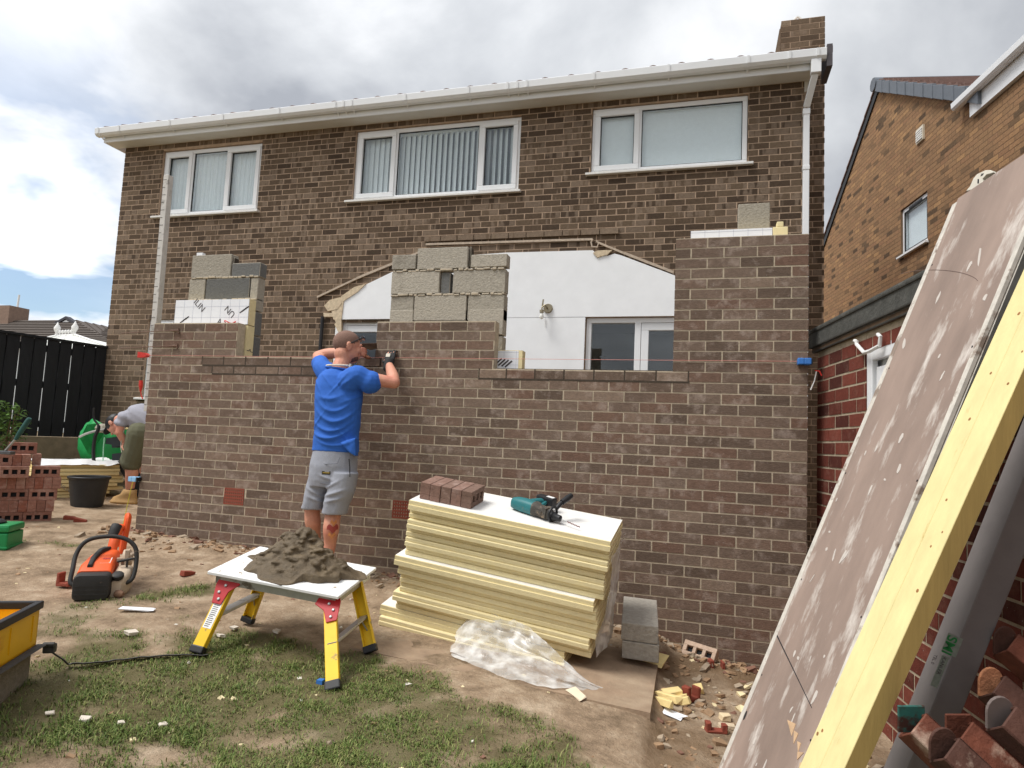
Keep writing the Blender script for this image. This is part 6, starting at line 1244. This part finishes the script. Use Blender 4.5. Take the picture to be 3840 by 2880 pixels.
# trowel held in the left hand
tp = MS(1352, 1318, -.07); trw = thing('trowel', 'brick trowel with brown handle held up by the man in blue', 'trowel', tp)
mb = MB(); limb(mb, [MS(1343, 1320, -.06), MS(1372, 1336, -.06), MS(1384, 1342, -.06)], [.014, .016, .013], 10); mb.build('handle', M('trowel_wood', S(120, 72, 44), .6, .2, 20), trw, smooth='all')
mb = MB(); mb.tube([MS(1350, 1318, -.055), MS(1358, 1300, -.05), MS(1372, 1292, -.05)], .006, 6); mb.prism([MS(1354, 1287, -.09), MS(1413, 1286, -.09), MS(1414, 1306, -.0), MS(1392, 1312, .03), MS(1366, 1304, .0)], V((0, .0, -.003))); mb.build('blade', M('trowel_steel', S(110, 96, 84), .5, .2, 30, metal=.5), trw)
# --- second builder bending down past the left end of the wall
d2 = (SG(470, 1888)-V(CAM)).dot(V(CF)); 
def M2(px, py, k=0.): return SD(px, py, d2+k)
bx2 = V((-.95, -.30, 0)).normalized(); by2 = V((.30, -.95, 0)); p2 = thing('person', 'man in grey top and olive shorts bending down beyond the left wall end', 'person', V((M2(490, 1885).x, M2(490, 1885).y, SG(470, 1888).z)))
mpx = d2/FPX
hip, knee, ank, sho = M2(528, 1625), M2(490, 1735), M2(488, 1842), M2(462, 1565); 
mb = MB(); limb(mb, [hip, hip.lerp(knee, .5), knee, knee.lerp(ank, .35)+V((.02, 0, 0)), knee.lerp(ank, .7), ank, ank+V((0, 0, -.08))], [.085, .085, .066, .068, .052, .043, .043]); off2 = V((.30, .25, 0))
limb(mb, [hip+V((.12, .22, 0)), knee+off2, ank+off2, ank+off2+V((0, 0, -.08))], [.085, .062, .042, .042]); mb.ball(hip+V((.06, .1, 0)), .12); limb(mb, [hip+V((.05, .1, .03)), hip.lerp(sho, .5)+V((.05, .1, .03)), sho+V((.03, .12, -.02))], [.12, .12, .11])
el, wr = M2(448, 1622, -.05), M2(468, 1660, -.02); limb(mb, [sho, sho.lerp(el, .5), el], [.056, .052, .043]); limb(mb, [el, el.lerp(wr, .5), wr], [.044, .04, .031]); hand(mb, wr, (.15, .1, -.95), (0, -1, 0), (.9, 0, 0), [.4, .6, .5], L=.18)
el2 = sho+V((-.02, .32, -.28)); limb(mb, [sho+V((0, .26, 0)), el2, el2+V((.05, -.02, -.24))], [.055, .045, .032]); hand(mb, el2+V((.05, -.02, -.25)), (.1, 0, -1), (0, 1, 0), (1, 0, 0), [.4, .6, .5], L=.18)
hd2 = M2(432, 1592, .20); head(mb, hd2, (-.45, -.05, -.85), (-.88, .0, .45), 1.0); limb(mb, [sho+V((.02, .13, .0)), hd2+V((.03, 0, .05))], [.065, .058]); blob('body', mb, m_skin, p2, .0075, 5)
mb = MB(); u2_ = V((-.88, .0, .45)).normalized(); f2_ = V((-.45, -.05, -.85)); f2_ = (f2_-u2_*f2_.dot(u2_)).normalized(); r2v = f2_.cross(u2_); mb.ball(hd2+u2_*.035-f2_*.012, (.084, .106, .085), 18, 12, ax=(r2v, f2_, u2_)); mb.ball(hd2+u2_*.05+f2_*.10, (.065, .07, .012), 14, 6, ax=(r2v, f2_, u2_)); blob('cap', mb, m_black, p2, .008, 3)
mb = MB(); limb(mb, [hip+V((.05, .1, .075)), hip.lerp(sho, .35)+V((.03, .1, .09)), hip.lerp(sho, .7)+V((.03, .11, .06)), sho+V((.02, .13, .0))], [.155, .165, .165, .13]); limb(mb, [sho+V((.02, .02, .0)), sho.lerp(el, .28)], [.085, .078]); limb(mb, [sho+V((.02, .24, .0)), (sho+V((0, .26, 0))).lerp(el2, .3)], [.085, .075])
blob('shirt', mb, M('grey_shirt', S(158, 158, 168), .9, .06, 60), p2, .009, 6, lambda co, nr: .012*np.sin(co[:, 2]*60+co[:, 0]*25)*np.clip(fbm(co[:, 0], co[:, 2], 5, 3, 2)*2-.5, 0, 1))
mb = MB(); limb(mb, [hip+V((.05, .10, .05)), hip+V((.04, .08, -.02))], [.165, .16]); limb(mb, [hip, hip.lerp(knee, .55), hip.lerp(knee, .97)], [.145, .125, .115]); limb(mb, [hip+V((.12, .22, 0)), (knee+off2).lerp(hip, .1)], [.14, .11])
blob('shorts', mb, M('olive_cotton', S(98, 98, 78), .95, .08, 60), p2, .009, 5, lambda co, nr: .012*np.sin(co[:, 2]*42+co[:, 0]*30)*np.clip(fbm(co[:, 0], co[:, 2], 4, 7, 2)*2-.4, 0, 1))
for o2, nm in ((V((0, 0, 0)), 'a'), (off2, 'b')):
    a_ = ank+o2; gg = float(gz(a_.x, a_.y)); mb = MB(); limb(mb, [a_+V((0, 0, .02)), V((a_.x, a_.y, gg+.14))], [.047, .052]); mb.build('sock', M('black_sock', S(30, 30, 32), .9), p2, smooth='all')
    fd2 = V((-.95, -.30, 0)).normalized(); sd2 = fd2.cross(AZ); mb = MB(); mb.loft([ringp(V((a_.x, a_.y, gg+h))+fd2*o, sd2, fd2, rx, ry, 18) for h, o, rx, ry in ((.0, .06, .05, .155), (.028, .06, .053, .158), (.03, .06, .048, .148), (.075, .045, .05, .13), (.105, .015, .05, .09), (.16, .0, .055, .073))]); mb.build('boot', M('tan_boot', None), p2, smooth='all')
mb = MB(); mb.tube(smoothp([hip+V((-.13, -.10, .06)), hip+V((-.155, -.10, -.05)), hip+V((-.15, -.11, -.15)), hip+V((-.12, -.12, -.22))]), .004, 5); mb.build('pocket_seam', M('cream_thread', S(190, 186, 170), .9), p2)

# ------------------------------------------------------------------ small rubbish, chips and stones
def chip(mb, p, sx, sy, sz, m=0, rough=.3):
    n0 = len(mb.v); mb.obox(V(p)-V((sx, sy, 0))*.5, (sx, 0, 0), (0, sy, 0), (0, 0, sz), m); a = random.uniform(0, 6.28); tx, ty = random.uniform(-.35, .35), random.uniform(-.35, .35)
    Rm = Matrix.Rotation(a, 3, 'Z') @ Matrix.Rotation(tx, 3, 'X') @ Matrix.Rotation(ty, 3, 'Y')
    for i in range(n0, len(mb.v)):
        q = V(mb.v[i])-V(p); q = V((q.x*(1+random.uniform(-rough, rough)), q.y*(1+random.uniform(-rough, rough)), q.z*(1+random.uniform(-rough, rough)))); mb.v[i] = tuple(V(p)+Rm@q)
def gp_(x, y, h=0.): return V((x, y, float(gz(np.array(x), np.array(y)))+h))
mb = MB(); mcr = [M('crumb_soil', S(150, 122, 94), .95, .2, 30), M('crumb_mortar', S(158, 142, 122), .95, .15, 30), M('crumb_brick', S(124, 90, 74), .9, .2, 30), M('crumb_foam', S(226, 210, 168), .9, .05), M('crumb_white', S(214, 208, 196), .9, .05)]
for k in range(2600):
    r_ = random.random()
    if r_ < .42: x = random.uniform(-5.6, -.1); y = -abs(random.gauss(.04, .22))-.03; s_ = random.choice([.01, .014, .02, .028, .045]); m_ = random.choice([0, 0, 1, 0, 0, 1, 0, 2])
    elif r_ < .66: x, y = random.uniform(-.88, .5), random.uniform(-2.2, -.05); s_ = random.choice([.008, .012, .02, .03, .04]); m_ = random.choice([0, 1, 0, 2, 0, 0, 1, 3])
    else: x, y = random.uniform(-6.5, 0), random.uniform(-4.1, -.2); s_ = random.choice([.005, .007, .01, .014, .02]); m_ = random.choice([0, 0, 1, 4, 3, 0, 2])
    if -2.6 < x < -1.1 and -1.2 < y < -.5: continue
    chip(mb, gp_(x, y, -.004), s_*random.uniform(.7, 1.5), s_*random.uniform(.6, 1.2), s_*random.uniform(.25, .6), m_)
o = mb.build('rubble', mcr, loc=(0, 0, 0)); tag(o, 'scattered crumbs of soil, mortar and brick chips on the ground', 'rubble', kind='stuff')
# stones and turned soil clods as one skin of loose ground along the wall foot
def frag(px, py, poly_or, name, label, cat, mat, h=.03, ang=0., scale=1.): pass
def put(px, py, sx, sy, sz, mat, name, label, cat, rot=0., tilt=(0, 0), h=0., bev=.003, group=None):
    p = SG(px, py); z = float(gz(p.x, p.y)); mb = MB(); n0 = 0; mb.obox((-sx/2, -sy/2, 0), (sx, 0, 0), (0, sy, 0), (0, 0, sz)); 
    mb.v = [tuple(V(v)+V((random.uniform(-.12, .12)*sx, random.uniform(-.12, .12)*sy, random.uniform(-.1, .1)*sz))) for v in mb.v]; Rm = Matrix.Rotation(rot, 3, 'Z') @ Matrix.Rotation(tilt[0], 3, 'X') @ Matrix.Rotation(tilt[1], 3, 'Y'); mb.v = [tuple(Rm@V(v)+V((p.x, p.y, z+h))) for v in mb.v]
    o = mb.build(name, mat, loc=(p.x, p.y, z), bevel=bev); tag(o, label, cat, group); return o
m_fs = M('foam_scrap', S(232, 208, 146), .9, .08, 25, .3, 60)
# three slot brick lying in the trench
p = SG(2620, 2492); a_ = V((.90, -.30, -.10)).normalized(); c_ = V((-.22, -.75, .62)); c_ = (c_-a_*c_.dot(a_)).normalized(); b_ = c_.cross(a_); b_ = b_ if b_.z > 0 else -b_
LB(p-a_*.11+V((0, .03, .0)), a_*.215, b_*.1025, c_*.065, 'slotted brick with dusty top lying in the trench by the wall', mat=brick_mat('brick_dusty', [(0, S(176, 152, 132)), (1, S(190, 166, 146))], S(206, 190, 172), .6))
for px, py, rot, lab in ((2690, 2530, .3, 'U shaped broken red brick piece below the slotted brick'), (2605, 2635, .9, 'wedge shaped broken red brick piece in the trench'), (2688, 2755, .2, 'flat red brick chip half buried near the staging board'), (232, 2200, .1, 'broken red brick corner lying left of the orange saw')):
    p = SG(px, py); mb = MB(); z_ = float(gz(p.x, p.y)); e_ = V((math.cos(rot), math.sin(rot), 0)); f_ = V((-e_.y, e_.x, 0)); s_ = .6 if 'flat' in lab else 1
    mb.obox(p-e_*.05, e_*.10, f_*.05, V((0, 0, .026*s_))); mb.obox(p-e_*.05, e_*.028, f_*.05, V((0, 0, .085*s_))); mb.obox(p+e_*.03, e_*.022, f_*.05, V((0, 0, (.03 if 'corner' in lab else .075)*s_)))
    mb.v = [tuple(V(v)+V((random.uniform(-.004, .004), random.uniform(-.004, .004), random.uniform(-.004, .004)))) for v in mb.v]; o = mb.build('brick_fragment', M('red_fragment', S(134, 66, 50), .9, .15, 30, .3, 60), bevel=.004); tag(o, lab, 'brick fragment')
put(2425, 2485, .20, .11, .018, m_fs, 'foam_offcut', 'flat yellow foam offcut leaning at the foot of the concrete blocks', 'foam offcut', -.35, (.25, .1), .02)
for i, (px, py, sx, sy, rot, lab) in enumerate(((2500, 2645, .15, .05, -.5, 'long yellow foam shard on the pile by the slab edge'), (2520, 2625, .12, .06, .6, 'broad yellow foam shard on the pile by the slab edge'), (2545, 2660, .13, .04, .1, 'pale foam shard on the right of the pile'), (2490, 2670, .14, .03, -.9, 'narrow yellow foam shard at the front of the pile'), (2560, 2640, .05, .05, .3, 'small cube of yellow foam beside the foam shards'), (2618, 2598, .06, .05, .2, 'cream foam cube lying near the wedge of brick'))): put(px, py, sx, sy, .035, m_fs, 'foam_offcut', lab, 'foam offcut', rot, (random.uniform(-.5, .5), random.uniform(-.3, .3)), .012)
put(2520, 2690, .13, .05, .004, m_foil, 'foil_scrap', 'torn scrap of silver white foil facing by the foam shards', 'foil scrap', -.6, (.15, 0), .012, 0); put(2720, 2700, .05, .05, .03, M('pale_lump', S(216, 196, 160), .9, .1), 'mortar_lump', 'cream lump lying left of the staging board foot', 'mortar lump', .4); put(2730, 2730, .08, .04, .02, m_plaster, 'plaster_piece', 'pale plaster piece beside the staging board foot', 'plaster piece', .2)
put(2160, 2615, .12, .05, .006, M('cream_scrap', S(222, 206, 180), .8, .06), 'board_scrap', 'cream scrap sticking out under the plastic sheet', 'board scrap', -.8, (.2, .1), .012, 0)
put(512, 2298, .17, .055, .006, m_foil, 'paper_scrap', 'white torn paper scrap on the grass behind the strap', 'paper scrap', .45, (.08, .05), .012, 0)
for px, py, sx, lab in ((490, 2385, .06, 'pinkish flat chip on the grass below the paper scrap'), (318, 2713, .04, 'white triangular scrap on the grass at the bottom left'), (185, 2688, .03, 'grey stone on the grass at the bottom left'), (452, 2720, .035, 'brownish stone on the grass right of the white triangular scrap'), (610, 2730, .03, 'rounded white stone near the bottom of the lawn'), (828, 2390, .05, 'white chip behind the left leg of the work platform'), (874, 2363, .045, 'white foam crumb in front of the far platform leg'), (1035, 2377, .05, 'speckled pale chip under the work platform')): put(px, py, sx, sx*.7, sx*.3, M('pale_chip', S(214, 204, 190), .9, .1, 30), 'chip', lab, 'chip', random.uniform(0, 3), (.2, .1), .008, .002)
for px, py, lab in ((260, 1945, 'larger broken brick shard in front of the brick stack'), (300, 1955, 'smaller broken brick shard right of the brick stack'), (700, 2160, 'half brick lump on bare soil behind the platform'), (1350, 2170, 'brown broken brick under the wall right of the man')): put(px, py, .10, .05, .035, M('red_fragment', None), 'brick_fragment', lab, 'brick fragment', random.uniform(0, 3), (.1, .2), -.004)
p = SG(565, 1985); mb = MB(); mb.ball(p+V((0, .02, .05)), (.075, .06, .05), 12, 8); mb.ball(p+V((.075, .03, .075)), (.055, .045, .04), 10, 7); n_ = len(mb.v); mb.v = [tuple(V(v)+V((0, 0, .012*math.sin(v[0]*90)+.01*math.sin(v[1]*110)))) for v in mb.v]; o = mb.build('rag_bundle', M('dirty_rag', S(206, 200, 188), .9, .12, 20), smooth='all'); tag(o, 'dirty white cloth bundle on a red brick piece at the left wall corner', 'cloth')
put(562, 1992, .15, .07, .035, M('red_fragment', None), 'brick_fragment', 'red brick piece under the dirty cloth at the left wall corner', 'brick fragment', .2, (0, 0), -.01)
p = SG(1205, 2573); mb = MB(); mb.obox(p+V((-.03, 0, .004)), (.03, .004, 0), (0, .03, 0), (0, 0, .02)); o = mb.build('blue_clip', m_blue); tag(o, 'small blue plastic clip in the grass by the front platform leg', 'clip')

# ------------------------------------------------------------------ grass blades
NB_ = 210000
px_ = rng.uniform(-7.2, .2, NB_*6); py_ = rng.uniform(-4.35, .0, NB_*6)
dist = np.hypot(px_-CAM[0], py_-CAM[1]); wgt = grassw(px_, py_)**1.2*np.clip(3.0/dist, .25, 2.0)*.8*np.clip((dist-.5)*2, 0, 1)
clump = np.clip(fbm(px_, py_, 9, 61, 3)*2.6-.7, .07, 1.2); ok = rng.rand(len(px_)) < wgt*clump
for x0, x1, y0, y1 in ((-2.55, -.9, -1.44, -.1),): ok &= ~((px_ > x0) & (px_ < x1) & (py_ > y0) & (py_ < y1))
px_, py_ = px_[ok][:NB_], py_[ok][:NB_]; n = len(px_); print('blades', n)
zz0 = gz(px_, py_)-.004; h_ = rng.uniform(.008, .034, n)*(.55+.8*fbm(px_, py_, 2.2, 63, 2)); th_ = rng.uniform(0, 6.283, n); ln_ = rng.uniform(.3, 1.5, n)*h_; wd = rng.uniform(.0011, .0024, n)
dxx, dyy = np.cos(th_), np.sin(th_); wx, wy = -dyy*wd, dxx*wd
P0 = np.stack([px_-wx, py_-wy, zz0], -1); P1 = np.stack([px_+wx, py_+wy, zz0], -1); m1 = np.stack([px_+dxx*ln_*.35, py_+dyy*ln_*.35, zz0+h_*.7], -1); Wv = np.stack([wx, wy, 0*wx], -1)*.8
tip = np.stack([px_+dxx*ln_, py_+dyy*ln_, zz0+h_*rng.uniform(.55, 1.05, n)], -1)
vs = np.stack([P0, P1, m1-Wv, m1+Wv, tip], 1).reshape(-1, 3); b0_ = np.arange(n)*5
me = bpy.data.meshes.new('grass'); nf = 2*n
me.vertices.add(len(vs)); me.vertices.foreach_set('co', vs.ravel())
loops = np.concatenate([np.stack([b0_, b0_+1, b0_+3, b0_+2], -1).ravel(), np.stack([b0_+2, b0_+3, b0_+4], -1).ravel()]); me.loops.add(len(loops)); me.loops.foreach_set('vertex_index', loops.astype(np.int32))
me.polygons.add(nf); me.polygons.foreach_set('loop_start', np.concatenate([np.arange(n)*4, n*4+np.arange(n)*3]).astype(np.int32)); me.polygons.foreach_set('loop_total', np.concatenate([np.full(n, 4), np.full(n, 3)]).astype(np.int32))
rv = np.clip(rng.rand(n)*.7+.3*fbm(px_, py_, 1.5, 67, 2)*1.0, 0, 1); at = me.attributes.new('rnd', 'FLOAT', 'FACE'); at.data.foreach_set('value', np.concatenate([rv, rv]).astype(np.float32)); me.update(calc_edges=True)
m = bpy.data.materials.new('grass_blade'); m.use_nodes = True; t = m.node_tree; b = t.nodes['Principled BSDF']; a = nd(t, 'ShaderNodeAttribute', attribute_name='rnd'); r = nd(t, 'ShaderNodeValToRGB'); t.links.new(a.outputs['Fac'], r.inputs[0]); e = r.color_ramp.elements
e[0].position = 0; e[0].color = (*S(62, 84, 30), 1); e[1].position = 1; e[1].color = (*S(178, 164, 116), 1); x = e.new(.40); x.color = (*S(92, 112, 50), 1); x = e.new(.68); x.color = (*S(128, 136, 76), 1)
t.links.new(r.outputs[0], b.inputs['Base Color']); b.inputs['Roughness'].default_value = .6; b.inputs['Specular IOR Level'].default_value = .25; me.materials.append(m)
g_ = bpy.data.objects.new('grass', me); C.objects.link(g_); tag(g_, 'patchy worn lawn grass growing through trodden soil', 'grass', kind='stuff')
